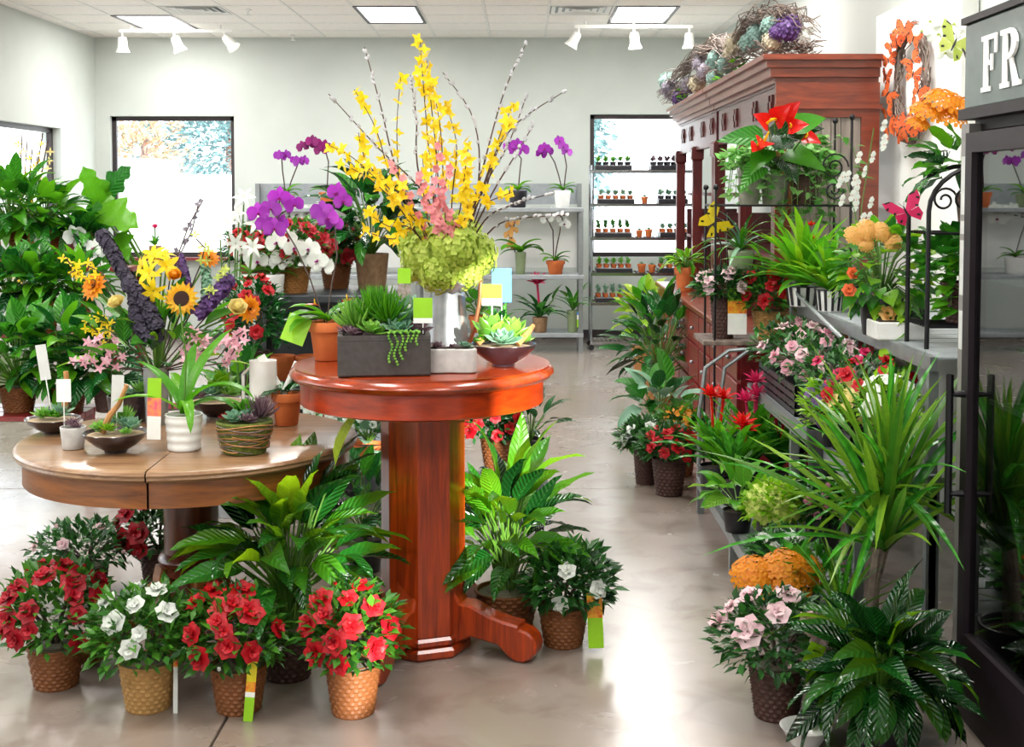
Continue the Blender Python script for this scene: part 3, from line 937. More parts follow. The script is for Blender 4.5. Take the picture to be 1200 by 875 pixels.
for k, (tx, ty) in enumerate(TROFFERS):
    lab = tl[k] if k < 3 else 'recessed white ceiling light of the near rows overhead'
    r = thing('ceiling_light', lab, 'light', (tx, ty, CEIL), 'recessed ceiling lights')
    f = MB()
    f.box(-.3, .3, -.605, -.57, -.006, .03); f.box(-.3, .3, .57, .605, -.006, .03); f.box(-.3, -.27, -.57, .57, -.006, .03); f.box(.27, .3, -.57, .57, -.006, .03)
    part('frame', f, r, M_DARKFRAME if k < 3 else M_WHITE, smooth=False)
    f = MB(); f.box(-.27, .27, -.57, .57, .005, .012); part('diffuser', f, r, M_DIFF, smooth=False)
    ld = cached('troffer_light', lambda: bpy.data.lights.new('troffer_light', 'AREA'))
    ld.shape = 'RECTANGLE'; ld.size = .5; ld.size_y = 1.1; ld.energy = TROFFER_W; ld.color = (1, .97, .92)
    lo = bpy.data.objects.new('lamp', ld); COL.objects.link(lo); lo.parent = r; lo.location = (0, 0, -.012)
for k, (vx, vy) in enumerate(VENTS):
    r = thing('ceiling_vent', ['square white louvred air vent beside the left bright ceiling panel', 'square white louvred air vent beside the right bright ceiling panel'][k], 'vent', (vx, vy, CEIL), 'ceiling vents')
    f = MB(); f.box(-.29, .29, -.29, .29, .012, .02); part('backing', f, r, M_GREY)
    for q in range(4):
        w = .28 - q * .065
        for a in range(4):
            f = MB(); f.raw([(-w, -w, 0), (w, -w, 0), (w - .04, -w + .04, .012), (-w + .04, -w + .04, .012), (-w, -w, -.004), (w, -w, -.004)], [(0, 1, 2, 3), (4, 5, 1, 0)])
            part('slat', f, r, M_WHITE, Rz(a * PI / 2), smooth=False)
def track(label, x0, x1, py, heads, d):
    p0, p1 = P(x0, py, d), P(x1, py, d)
    z = CEIL - .055
    r = thing('track_light', label, 'light', ((p0.x + p1.x) / 2, d, z), 'ceiling spotlight tracks')
    L = (p1.x - p0.x) / 2
    f = MB(); f.box(-L, L, -.018, .018, -.015, .015); part('rail', f, r, M_WHITE, smooth=False)
    f = MB()
    for x in (-L * .8, 0, L * .8): f.tube([(x, 0, .01), (x, 0, .055)], .008, 6)
    part('hangers', f, r, M_WHITE)
    for px, tx, ty in heads:
        x = P(px, py, d).x - (p0.x + p1.x) / 2
        f = MB(); f.tube([(0, 0, .04), (0, 0, -.05)], .01, 8)
        f.lathe([(1e-4, -.01), (.035, -.012), (.045, -.03), (.05, -.12), (.072, -.17), (.066, -.17), (.045, -.12), (1e-4, -.11)], 18, 0, Tm(0, 0, -.03) @ Ry(tx) @ Rx(ty))
        h = part('spotlight_head', f, r, M_WHITE, Tm(x, 0, -.02))
        f = MB(); f.lathe([(.05, -.155), (1e-4, -.15)], 14, 0, Tm(0, 0, -.03) @ Ry(tx) @ Rx(ty)); part('bulb', f, h, M_LAMP)
track('white spotlight track with three heads near the left corner of the ceiling', 140, 272, 40, [(143, 0, .1), (204, -.35, .2), (263, -.7, -.2)], 13.35)
track('white spotlight track with three heads in front of the right rear window', 673, 812, 33, [(678, .5, .1), (743, -.1, .2), (808, 0, .1)], 13.0)
for k, (px, py) in enumerate(((291, 11), (343, 41))):
    p = G(px, py, CEIL); f = MB(); f.lathe([(.03, 0), (.03, -.01), (.01, -.015), (.01, -.05), (.028, -.055), (.028, -.06), (1e-4, -.06)], 10)
    solo('sprinkler_head', f, [M_WHITE], ['small sprinkler on the ceiling beside the left vent', 'small sprinkler on the ceiling left of the middle light panel, close to the rear wall'][k], 'sprinkler', M=Tm(p))

# outdoors beyond the panes
b = MB(); b.box(-40, 40, -40, 60, -.45, -.25); struct('pavement_outside', b, plain('asphalt', '#cfcfcd', '#c3c3c1', rough=.9, scale=3))
def street_tree(label, x, y, h, r, m, n=700, seed=1):
    rng = random.Random(seed)
    root = thing('street_tree', label, 'tree', (x, y, -.25), 'trees beyond the windows')
    f = MB(); f.tube([(0, 0, 0), (.05, 0, h * .4), (0, .05, h * .8)], [.16, .12, .05], 8); part('trunk', f, root, M_BRANCH)
    foliage(root, rng, n, (0, 0, h * .62), r, r, h * .38, AZLEAF, .2, m, -.8, 'crown', .5)
L_HAZE = leafm('haze_tinted_leaf', '#7899a0', '#587a82', rough=.8, trans=.3)  # bluish distance haze is painted into this leaf colour
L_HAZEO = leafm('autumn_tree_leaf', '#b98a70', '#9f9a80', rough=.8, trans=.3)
street_tree('haze tinted tree right of centre outside the left rear window', -6.3, 27.5, 4.6, 2.2, L_HAZE, 5000, 3)
street_tree('rusty autumn tree outside the left rear window beside the haze tinted one', -6.85, 23.2, 3.7, .75, L_HAZEO, 900, 4)
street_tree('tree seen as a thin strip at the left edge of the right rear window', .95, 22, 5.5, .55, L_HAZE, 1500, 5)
r = thing('delivery_truck', 'white box truck parked outside the left rear window', 'truck', (-6.3, 20.5, -.25))
f = MB(); f.box(-2.9, 2.9, -1, 1, .7, 2.17); part('box_body', f, r, M_WHITE, smooth=False)
f = MB(); f.box(-.1, .6, -.8, .8, 2.17, 2.42); part('roof_unit', f, r, M_WHITE, smooth=False)
for x in (-2, 2):
    f = MB(); f.lathe([(1e-4, -.12), (.45, -.12), (.48, 0), (.45, .12), (1e-4, .12)], 20, 0, Tm(x, -.85, .48) @ Rx(PI / 2)); part('wheel', f, r, M_BLACKPOT)
r = thing('neighbour_building', 'pale building with a grey roof band outside the left side window', 'building', (-22, 34, -.25))
f = MB(); f.box(-3, 3, -6, 6, 0, 2.6); part('walls', f, r, M_WALL, smooth=False)
f = MB(); f.box(-3.2, 3.2, -6.2, 6.2, 2.6, 3.0); part('roof_band', f, r, M_GREY, smooth=False)

# ------------------------------------------------------------------ the two round tables
TC = G(495, 424, 1.04); TC.z = 0
SEED[0] = 100
def scroll_foot(reach, top, th, r=.06):
    pl = [(.08, .03), (.08, top), (.125, top), (.135, top - .04), (.14, top * .62), (.16, top * .52), (.2, .185), (.27, .155), (reach - .1, .14), (reach - .05, .132)]
    for k in range(9):
        a = PI * .5 - k * PI * 1.25 / 8
        pl.append((reach - .045 + r * math.cos(a) * 1.05, r + r * math.sin(a)))
    pl += [(reach - .13, .055), (.2, .07), (.14, .035)]
    b = MB(); b.prism(pl[::-1], -th / 2, th / 2, .008, 0, Rx(PI / 2))
    return b
def tall_table():
    r = thing('pedestal_table', 'tall glossy cherry red round pedestal table with an octagonal column and scroll feet', 'table', TC)
    b = MB()
    R = .47
    b.lathe([(1e-4, 1.04), (R - .03, 1.04), (R - .012, 1.037), (R - .012, 1.03), (R, 1.02), (R + .003, 1.008), (R - .008, .993), (R - .03, .985), (1e-4, .985)], 72)
    part('tabletop', b, r, M_CHERRYTOP)
    b = MB(); b.lathe([(R - .035, .986), (R - .035, .905), (R - .055, .897), (1e-4, .897)], 72); part('apron', b, r, M_CHERRYSMOOTH)
    b = MB()
    oc = [(.152 * math.cos(PI / 8 + k * PI / 4 + .35), .15 * math.sin(PI / 8 + k * PI / 4 + .35)) for k in range(8)]
    b.prism(oc, .0752, .869, .004); part('column', b, r, M_CHERRY, smooth=False)
    b = MB()
    for s, z0, z1 in ((1.14, .0, .04), (1.06, .0401, .075)): b.prism([(x * s, y * s) for x, y in oc], z0, z1, .01)
    part('plinth', b, r, M_CHERRY, smooth=False)
    b = MB(); b.prism([(x * 1.12, y * 1.12) for x, y in oc], .87, .9, .008); part('capital', b, r, M_CHERRY, smooth=False)
    me = scroll_foot(.43, .36, .085).mesh('scroll_foot')
    for a in (-20, -112, 160, 68): part('foot', me, r, M_CHERRY, Rz(math.radians(a)))
tall_table()
LC = G(223, 511, .76); LC.z = 0
def low_table():
    r = thing('dining_table', 'lower worn oak round table made of two halves on a turned column', 'table', LC)
    R = .605
    prof = [(1e-4, .76), (R - .02, .76), (R - .006, .756), (R, .747), (R - .004, .739), (R - .002, .732), (R - .012, .722), (R - .03, .718), (1e-4, .718)]
    for k in (0, 1):
        b = MB(); b.lathe(prof, 40, a0=PI / 2 + .02 + k * PI + .004, a1=PI / 2 + .02 + k * PI + PI - .004)
        V = [(0, 0, 0)]
        h = part('tabletop_half', b, r, M_OAKTOP, label='half of the round top, split by a seam')
        b = MB(); b.lathe([(R - .03, .72), (R - .03, .635), (R - .055, .63), (1e-4, .63)], 40, a0=PI / 2 + .02 + k * PI + .006, a1=PI / 2 + .02 + k * PI + PI - .006)
        part('apron_half', b, r, M_OAK)
    b = MB()
    b.lathe([(.115, .63), (.115, .6), (.098, .585), (.098, .34), (.115, .33), (.122, .315), (.115, .30), (.1, .295), (.11, .285), (.125, .27), (.112, .255), (.1, .25), (.1, .06), (.13, .05), (.13, .02), (1e-4, .02)], 40)
    part('column', b, r, M_OAKDARK)
    me = scroll_foot(.42, .3, .08).mesh('scroll_foot')
    for a in (35, 125, 215, 305): part('foot', me, r, M_OAK, Rz(math.radians(a)))
    b = MB(); b.box(-.012, .012, -.002, 0, 0, .009); part('paper_label', b, r, M_TAGWHITE, Tm(G(76, 540, .745) - LC + Vector((0, -.004, -.01))) @ Rz(-.25), smooth=False)
low_table()

# ------------------------------------------------------------------ hutch along the right wall
HX0, HX1, HY0, HY1, HZ = 1.39, 1.96, 7.08, 11.6, 2.4
def hutch():
    r = thing('wall_hutch', 'long mahogany open hutch with cornice and slender posts along the right wall', 'cabinet', ((HX0 + HX1) / 2, (HY0 + HY1) / 2, .86))
    o = Matrix.Translation(-Vector(r.location))
    def pt(name, fn, m, lab=None):
        b = MB(); fn(b); return part(name, b, r, m, o, smooth=False, label=lab)
    ym = (HY0 + HY1) / 2
    for y0, y1 in ((HY0, ym - .01), (ym + .01, HY1)):
        pt('frieze', lambda b: b.box(HX0 + .03, HX0 + .06, y0 + .05, y1 - .05, 2.02, 2.25), M_HUTCHF)
        for y in (y0 + .25, y0 + .75, y0 + 1.45, y0 + 1.95):
            def ros(b):
                for dy in (-.045, .045):
                    b.box(HX0 + .018, HX0 + .031, y + dy - .016, y + dy + .016, 2.08, 2.2)
                    b.box(HX0 + .012, HX0 + .031, y + dy - .022, y + dy + .022, 2.12, 2.16)
            pt('carved_ornament', ros, M_HUTCHV)
        def cor(b):
            for k, (e, z0, z1) in enumerate(((.0, 2.25, 2.28), (.03, 2.28, 2.33), (.055, 2.33, 2.37), (.08, 2.37, 2.4))):
                b.box(HX0 - e, HX1, y0 - (e if y0 == HY0 else 0), y1 + (e if y1 == HY1 else 0), z0, z1)
        pt('cornice', cor, M_HUTCH)
        pt('architrave', lambda b: (b.box(HX0 + .02, HX0 + .07, y0, y1, 1.99, 2.02), b.box(HX0 + .02, HX0 + .035, y0, y1, 2.235, 2.25)), M_HUTCHF)
        for y in (y0 + .04, (y0 + y1) / 2, y1 - .04):
            def post(b):
                b.box(HX0, HX0 + .075, y - .037, y + .037, .862, 2.02)
                b.prism([(HX0 - .012, y - .05), (HX0 + .085, y - .05), (HX0 + .085, y + .05), (HX0 - .012, y + .05)], 1.9, 2.02, .02)
                b.box(HX0 - .012, HX0 + .085, y - .048, y + .048, .862, .95)
            pt('post', post, M_HUTCHV)
        for z in (1.25, 1.62):
            pt('shelf', lambda b: b.box(HX0 + .1, HX1 - .03, y0 + .03, y1 - .03, z, z + .025), M_HUTCHF)
        pt('inner_panel', lambda b: b.box(HX0 + .1, HX1 - .02, y1 - .03, y1 - .005, .862, 1.5), M_HUTCHF)
    # near end: frame with a grey boarded panel
    pt('end_stile', lambda b: b.box(HX0, HX0 + .09, HY0 - .03, HY0, .862, 2.25), M_HUTCH)
    pt('end_stile', lambda b: b.box(HX1 - .1, HX1, HY0 - .03, HY0, .862, 2.25), M_HUTCH)
    pt('end_rail', lambda b: (b.box(HX0 + .09, HX1 - .1, HY0 - .03, HY0, 2.06, 2.25), b.box(HX0 - .01, HX1 + .01, HY0 - .045, HY0 - .03, 2.105, 2.13)), M_HUTCH)
    n = 7
    w = (HX1 - HX0 - .19) / n
    for k in range(n):
        x = HX0 + .09 + k * w
        pt('board', lambda b: b.prism([(x + .002, HY0 - .016), (x + w - .002, HY0 - .016), (x + w - .002, HY0), (x + .002, HY0)], .862, 2.06, .003), M_HUTCHPANEL)
hutch()
def base_cabinet():
    x0, x1, y0, y1 = 1.2, 1.96, 7.1, 11.3
    r = thing('base_cabinet', 'dark red drawer cabinet that carries the mahogany hutch', 'cabinet', ((x0 + x1) / 2, (y0 + y1) / 2, 0))
    o = Matrix.Translation(-Vector(r.location))
    b = MB(); b.box(x0 + .02, x1, y0, y1, 0, .82); part('carcass', b, r, M_REDCAB, o, smooth=False)
    b = MB(); b.prism([(x0 - .02, y0 - .02), (x1, y0 - .02), (x1, y1 + .02), (x0 - .02, y1 + .02)], .82, .86, .008); part('counter', b, r, M_HUTCH, o, smooth=False)
    n = 8; w = (y1 - y0) / n
    for k in range(n):
        for z0, z1 in ((.06, .32), (.34, .58), (.6, .8)):
            y = y0 + k * w
            b = MB(); b.prism([(y + .015, z0), (y + w - .015, z0), (y + w - .015, z1), (y + .015, z1)], -.012, .012, .005, 0, Matrix(((0, 0, 1, x0 + .012), (1, 0, 0, 0), (0, 1, 0, 0), (0, 0, 0, 1))))
            dr = part('drawer', b, r, M_REDCAB, o, smooth=False)
            b = MB(); b.ball((x0 - .012, y + w / 2, (z0 + z1) / 2), .014); part('knob', b, dr, M_GALV)
base_cabinet()
b = MB(); b.box(2.085, XR - .006, 6.12, 7.6, .9, 2.68)
solo('display_board', b, [M_WHITE], 'bright white display board fixed to the right wall beside the hutch', 'panel', smooth=False)

# ------------------------------------------------------------------ glass door cooler
def cooler():
    x0, x1, y0, y1 = 1.36, 2.1, 2.3, 4.0
    r = thing('display_cooler', 'tall black display cooler with a glass front and a lettered header', 'refrigerator', ((x0 + x1) / 2, (y0 + y1) / 2, 0))
    o = Matrix.Translation(-Vector(r.location))
    def pt(name, fn, m, par=None, **k):
        b = MB(); fn(b); return part(name, b, par or r, m, o if par is None else None, smooth=False, **k)
    pt('body', lambda b: (b.box(x0 + .05, x1, y1 - .03, y1, .06, 1.9), b.box(x1 - .03, x1, y0, y1 - .03, .06, 1.9), b.box(x0 + .05, x1 - .03, y0, y0 + .03, .06, 1.9), b.box(x0 + .05, x1 - .03, y0 + .03, y1 - .03, .06, .16), b.box(x0 + .05, x1 - .03, y0 + .03, y1 - .03, 1.84, 1.9)), M_COOLER)
    pt('kick_plate', lambda b: b.box(x0 + .02, x0 + .05, y0, y1, 0, .2), M_COOLER)
    pt('end_strip', lambda b: b.box(x0 + .012, x0 + .05, y1 - .055, y1 + .012, .2, 1.86), M_COOLERTRIM, label='grey end strip with paper notices')
    for z0, z1 in ((1.16, 1.28), (1.33, 1.5), (1.52, 1.56), (1.58, 1.76)):
        pt('notice', lambda b: b.box(x0 + .008, x0 + .012, y1 - .048, y1 - .004, z0, z1), M_TAGGREY)
    yd = y1 - .06
    ym = (y0 + yd) / 2 - .1
    for a, c in ((ym, yd), (y0, ym - .01)):
        b = MB()
        b.box(x0, x0 + .045, a, a + .055, .2, 1.83); b.box(x0, x0 + .045, c - .055, c, .2, 1.83)
        b.box(x0, x0 + .045, a + .055, c - .055, 1.77, 1.83); b.box(x0, x0 + .045, a + .055, c - .055, .2, .29)
        d = part('door', b, r, M_COOLER, o, smooth=False)
        b = MB(); b.box(x0 + .018, x0 + .026, a + .055, c - .055, .29, 1.77); part('pane', b, d, M_COOLGLASS, smooth=False)
        b = MB(); hy = c - .03
        b.tube([(x0, hy, .72), (x0 - .04, hy, .72), (x0 - .045, hy, .66), (x0 - .045, hy, 1.09), (x0 - .04, hy, 1.03), (x0, hy, 1.03)], .012, 8); part('handle', b, d, M_BLACKIRON)
    for z in (.62, 1.0, 1.38):
        pt('shelf', lambda b: [b.box(x0 + .09, x1 - .05, y0 + .05 + k * .08, y0 + .058 + k * .08, z, z + .008) for k in range(20)] + [b.box(x0 + .09, x0 + .1, y0 + .05, y1 - .05, z - .006, z + .008), b.box(x1 - .06, x1 - .05, y0 + .05, y1 - .05, z - .006, z + .008)], M_GREY)
    pt('header_sign', lambda b: b.prism([(y0, 1.9), (y1 - .01, 1.9), (y1 - .01, 2.17), (y0, 2.17)], 0, .08, .01, 0, Matrix(((0, 0, 1, x0 + .012), (1, 0, 0, 0), (0, 1, 0, 0), (0, 0, 0, 1)))), M_HEADER)
    pt('header_rail', lambda b: (b.box(x0 - .004, x0 + .1, y0, y1, 1.872, 1.905), b.box(x0 + .0, x0 + .1, y0, y1, 2.165, 2.185)), M_COOLER)
    # letters F and R: slab serifs; u runs toward the camera along the header
    s = .165
    def L(name, quads, u0):
        b = MB()
        for qi, q in enumerate(quads): b.prism([(u0 + u * s, 1.945 + v * s) for u, v in q], -.0004 * qi, .004, 0, 0, Matrix(((0, 0, 1, x0 + .006), (-1, 0, 0, y1), (0, 1, 0, 0), (0, 0, 0, 1))))
        part(name, b, r, M_LETTER, o, smooth=False, label='white slab serif letter')
    R4 = lambda a, c, e, f: [(a, e), (c, e), (c, f), (a, f)]
    L('letter_f', [R4(.1, .32, 0, 1), R4(0, .44, 0, .09), R4(0, .74, .91, 1), R4(.64, .74, .66, .91), R4(.32, .52, .46, .55), R4(.47, .55, .36, .65)], .165)
    bow = []
    for k in range(8):
        a0, a1 = PI / 2 - k * PI / 8, PI / 2 - (k + 1) * PI / 8
        f = lambda a, rr, rv: (.42 + rr * math.cos(a), .735 + rv * math.sin(a))
        bow.append([f(a0, .36, .265), f(a1, .36, .265), f(a1, .14, .18), f(a0, .14, .18)])
    L('letter_r', [R4(.1, .32, 0, 1), R4(0, .42, 0, .09), R4(0, .42, .91, 1), R4(.32, .42, .47, .555), [(.42, .5), (.56, .5), (.8, .09), (.62, .0)], R4(.6, .95, 0, .09)] + bow, .315)
M_COOLER = plain('cooler_black_brown', '#1c1119', '#150c13', rough=.5, spec=.3)
M_COOLERTRIM = plain('cooler_grey_trim', '#8e8a88', rough=.4, metal=.3)
M_HEADER = plain('header_grey_green', '#5f6b68', '#566260', rough=.4)
M_LETTER = plain('white_lettering', '#f4f4f2', rough=.4)
cooler()

# ------------------------------------------------------------------ plants on the floor around the tables
SEED[0] = 500
GA = 'potted azaleas on the floor around the two tables'
r, s, h = azalea('red azalea in a brown woven basket, at the left end of the front row', 66, 802, 64, 50, 126, 662, F_CRIM, 16, fr=14, grp=GA, cx=68, lm=L_AZG, buds=6)
r, s, h = azalea('white azalea in a pale straw basket in the front row', 174, 828, 66, 58, 128, 690, F_WHITE, 11, fr=12, grp=GA, pm=M_WICKSTRAW, buds=6, lm=L_AZG, cx=170, lean=3.5)
tag(r, (.1, -.05, .0), .014, .2, [M_TAGGREY, M_TAGRED], (0, .75, 1), roll=.02)
r, s, h = azalea('red azalea with a pale pink bloom and a yellow green care tag in its basket', 280, 830, 66, 55, 122, 690, F_RED, 12, fr=15, grp=GA, cx=272, lm=L_AZG, buds=3, bm=F_WHITE, lean=1.3)
leaf_part(r, 'azalea_bloom', azalea_bloom, F_REDW, Tm(P(262, 715, 3.98) - r.location) @ aimz((0, -1, .4)) @ Sc(.058), 'blossom', M_STEM)
t = tag(r, (.05, -.1, -.0), .03, .2, [M_TAGLIME, M_TAGWHITE, M_TAGRED, M_TAGYEL], (0, .38, .46, .62, 1), roll=.08, tilt=-.06)
r, s, h = azalea('red azalea with sunlit moss in its basket, right end of the front row', 414, 834, 64, 60, 112, 684, F_RED, 12, fr=15, grp=GA, cx=412, buds=4, lm=L_AZG)
azalea('dark leaved azalea with small pale pink buds behind the front row', 106, 700, 42, 40, 112, 614, F_PALEPINK, 4, fr=8, grp=GA, pm=M_WICKDARK, cx=98, buds=10, bm=F_PALEPINK, leaf=13)
azalea('crimson azalea in a dark basket behind the low table column', 188, 688, 46, 46, 86, 580, F_CRIM, 12, fr=13, grp=GA, pm=M_WICKDARK, cx=182, leaf=12)
r, s, h = azalea('small white azalea in a wicker basket right of the tall table', 660, 754, 58, 48, 100, 640, F_WHITE, 4, fr=10, grp=GA, buds=4, cx=668, lm=L_AZ, leaf=18)
tag(r, (.115, -.1, .02), .055, .2, [M_TAGLIME, M_TAGRED], (0, .55, 1), roll=-.04)
peace_lily('large peace lily with glossy drooping leaves between the two tables', 338, 792, 66, 60, 246, 530, 96, lm=(L_LILY, L_LILYD, L_LILYB, L_LILY), pm=M_WICKDARK, grp='peace lilies on the floor', wl=.3, Lf=.5, hi=1.3)
peace_lily('peace lily with sunlit leaves in a wicker basket right of the tall table', 594, 738, 74, 50, 206, 512, 76, lm=(L_LILYB, L_LILY, L_LILYD, L_LILYB), pm=M_WICKBROWN, grp='peace lilies on the floor', wl=.29, Lf=.52, hi=1.1)
# one pale spathe standing high out of the left lily
r = [o for o in bpy.data.objects if o.name.startswith('peace_lily')][0]
b = MB(); p0 = Vector((0, 0, .2)); p1 = P(393, 545, 4.32) - r.location
b.tube([p0, p0.lerp(p1, .6) + Vector((0, 0, .03)), p1], .004, 5); fs = part('flower_stem', b, r, M_STEM)
leaf_part(fs, 'lily_spathe', lambda: leafT(1, .3, 6, 'lance', .3, .5), L_YELLOWG, Tm(p1) @ aimx((.35, 0, 1), .5) @ Sc(.24), 'spathe')

# a low dark bench behind the tall table with more plants
b = MB(); zb = .3
b.box(-1.25, .12, 5.75, 6.15, zb - .03, zb)
for x in (-1.2, .06):
    for y in (5.8, 6.08): b.box(x - .0, x + .05, y, y + .04, 0, zb - .03)
GB = thing('low_bench', 'low dark bench behind the tall table', 'bench', (-.56, 5.95, 0))
Mb = Matrix.Translation(-Vector(GB.location))
b = MB(); b.prism([(-1.25, 5.75), (.12, 5.75), (.12, 6.15), (-1.25, 6.15)], zb - .03, zb, .005); part('bench_top', b, GB, M_BLACKPOT, Mb, smooth=False)
for x in (-1.2, .06):
    for y in (5.8, 6.08):
        b = MB(); b.box(x, x + .04, y, y + .04, 0, zb - .03); part('leg', b, GB, M_BLACKPOT, Mb, smooth=False)
azalea('red azalea in a wicker basket behind the tall table column on the low bench', 586, 549, 46, 38, 76, 468, F_RED, 12, d=5.9, fr=9, pm=M_WICKBROWN, leaf=11, grp='plants on the low bench', lm=L_DEEP, cx=575)
bushy('dark narrow leaved plant beside the red azalea behind the tall table', 622, 549, 36, 36, 80, 466, 26, 36, d=6.0, lm=[L_DEEP, L_LILYD], prof='lance', wl=.25, pot='plain', grp='plants on the low bench')
def cyc(label, px, py, cw, ctop, fm, n, d, lm=L_BLUEGREY, fr=13):
    loc, s = at(px, py, 0, d); rng = rngn()
    r = thing('potted_cyclamen', label, 'cyclamen', loc, 'plants on the low bench')
    plain_pot(r, 20 / s, 34 / s, M_TERRA)
    top = (py - ctop) / s
    for i, (p, v) in enumerate(dome(rng, 22, (0, 0, top * .42), cw / 2.3 / s, cw / 2.3 / s, top * .3, -.3)):
        leaf_part(r, 'cyclamen_leaf', lambda: leafT(1, .9, 4, 'heart', .5, .15, cols=5), (lm, L_DEEP)[i % 2], Tm(p) @ aimx(v + Vector((0, 0, -.2)), rng.uniform(-.4, .4)) @ Sc(22 / s))
    ps = []
    for i, (p, v) in enumerate(dome(rng, n, (0, 0, top * .72), cw / 3.2 / s, cw / 3.2 / s, top * .25, -.2)):
        leaf_part(r, 'cyclamen_bloom', cyclamen, fm, Tm(p) @ aimz(v + Vector((0, -.6, .4))) @ Sc(fr / s), 'blossom')
        ps.append([(0, 0, 34 / s), p])
    stems(r, ps, .003, M_STEM, 'stems')
cyc('red cyclamen on the low bench behind the low table edge', 402, 549, 60, 466, F_CRIM, 10, 6.02)
cyc('white cyclamen with silvery leaves left of the tall column', 432, 553, 62, 474, F_WHITE, 14, 5.86)
cyc('white cyclamen low behind the right rim of the oak table', 366, 553, 60, 476, F_WHITE, 12, 5.88)
bushy('dark leaved floor plant with narrow leaves left of the tall column', 428, 668, 44, 40, 100, 540, 46, 50, lm=[L_DEEP, L_LILYD, L_MID], prof='lance', wl=.3, pot='plain', grp='foliage plants on the floor', pm=M_BLACKPOT)

# ------------------------------------------------------------------ on the tall table
ZT, ZL = 1.042, .762
GT = 'planters on the tall table'
r, s, h = orchid('moth orchid with two tall magenta sprays in a terracotta pot on the tall table', 384, 421, 0, 'clay', 44, 45, 52,
    [[(347, 290, .0), (330, 262, .02), (318, 245, 0), (303, 250, -.02), (312, 262, -.02), (345, 240, .02), (328, 232, .02), (322, 268, -.04)],
     [(395, 300, 0), (392, 262, .02), (378, 248, 0), (402, 236, .01), (396, 226, .03), (384, 256, -.03)]], F_MAG, 13, grp=GT, leaves=6, z=ZT, sticks=True)
tag(r, (-.12, -.07, .07), .085, .1, [M_TAGLIME], roll=.35, tilt=-.25)
leaf_part(r, 'anthurium', spathe, F_SCARLET, Tm(-.03, -.04, .2) @ aimx((-.8, -.5, .2)) @ Sc(.05), 'flower', F_YEL)
leaf_part(r, 'anthurium', spathe, F_SCARLET, Tm(.07, -.02, .21) @ aimx((.6, -.5, .4)) @ Sc(.055), 'flower', F_YEL)
def succ_set(r, items, s):
    for k, (x, y, z, rad, kind, m) in enumerate(items):
        if kind == 'round': leaf_part(r, 'succulent_broad', lambda: succulent_rosette(18, 1, 'petal', .55), m, Tm(x, y, z) @ Rz(k) @ Rx(.3) @ Sc(rad), 'succulent')
        elif kind == 'spiky': leaf_part(r, 'succulent_spiky', lambda: succulent_rosette(24, 1, 'lance', .28), m, Tm(x, y, z) @ Rz(k) @ Rx(.25) @ Sc(rad), 'succulent')
        elif kind == 'needle': leaf_part(r, 'succulent_needle', lambda: succulent_rosette(60, 1, 'strap', .1), m, Tm(x, y, z) @ Rz(k) @ Rx(.1) @ Sc(rad, rad, rad * 1.7), 'succulent')
        elif kind == 'upright': leaf_part(r, 'succulent_jade', lambda: succulent_rosette(14, 1, 'round', .75), m, Tm(x, y, z) @ Rz(k) @ Sc(rad, rad, rad * 1.6), 'succulent')
loc, s = at(450, 436, ZT)
r = thing('succulent_trough', 'square dark slate planter of mixed succulents with trailing beads on the tall table', 'planter', loc, GT, rz=.12)
hw, hd, hh = .153, .105, .135
b = MB(); b.prism([(-hw, -hd), (hw, -hd), (hw, hd), (-hw, hd)], 0, hh * .9, .006)
for q in ((-hw, hw, -hd, -hd + .016), (-hw, hw, hd - .016, hd), (-hw, -hw + .016, -hd + .016, hd - .016), (hw - .016, hw, -hd + .016, hd - .016)): b.box(*q, hh * .88, hh)
part('planter', b, r, M_SLATE, smooth=False)
b = MB(); b.box(-hw + .016, hw - .016, -hd + .016, hd - .016, hh * .88, hh * .95); part('soil', b, r, M_SOIL)
succ_set(r, [(.05, -.03, hh, .075, 'round', L_BLUEGREY), (-.04, -.05, hh, .065, 'round', L_SUCGREEN), (-.1, -.05, hh - .01, .05, 'round', L_SUCPURP), (-.02, .05, hh + .02, .12, 'needle', L_FRESH), (-.09, .04, hh, .1, 'needle', L_SUCGREEN), (.06, .05, hh + .02, .1, 'upright', L_BLUEGREY), (.11, -.02, hh, .06, 'round', L_SUCPURP), (.02, .0, hh + .03, .09, 'needle', L_FRESH), (.1, .06, hh, .06, 'spiky', L_SUCGREEN), (-.125, -.02, hh, .045, 'spiky', L_SUCPURP)], s)
rng = rngn()
b = MB()
for k in range(6):
    x = .02 + k * .018; ln = (.11, .12, .1, .07, .04, .05)[k]
    for q in range(int(ln / .0095) + 5):
        z = hh + .012 if q < 5 else hh + .01 - (q - 5) * .0095
        y = -hd + .035 - min(q, 5) * .0085 - .004
        b.ball((x + .006 * math.sin(q * .8 + k), y, z), .0048, 0, 6)
part('trailing_beads', b, r, L_SUCGREEN, kind='stuff')
tag(r, (.07, .02, hh), .044, .135, [M_TAGWHITE, M_TAGPHOTO, M_TAGLIME], (0, .1, .62, 1), rz=-.1, stake=.08, name='price_tag')
tag(r, (.13, -.05, hh), .064, .085, [M_TAGWHITE, M_TAGLIME], (0, .2, 1), rz=-.12, stake=.035, name='price_tag', label='lime green and white price tag')
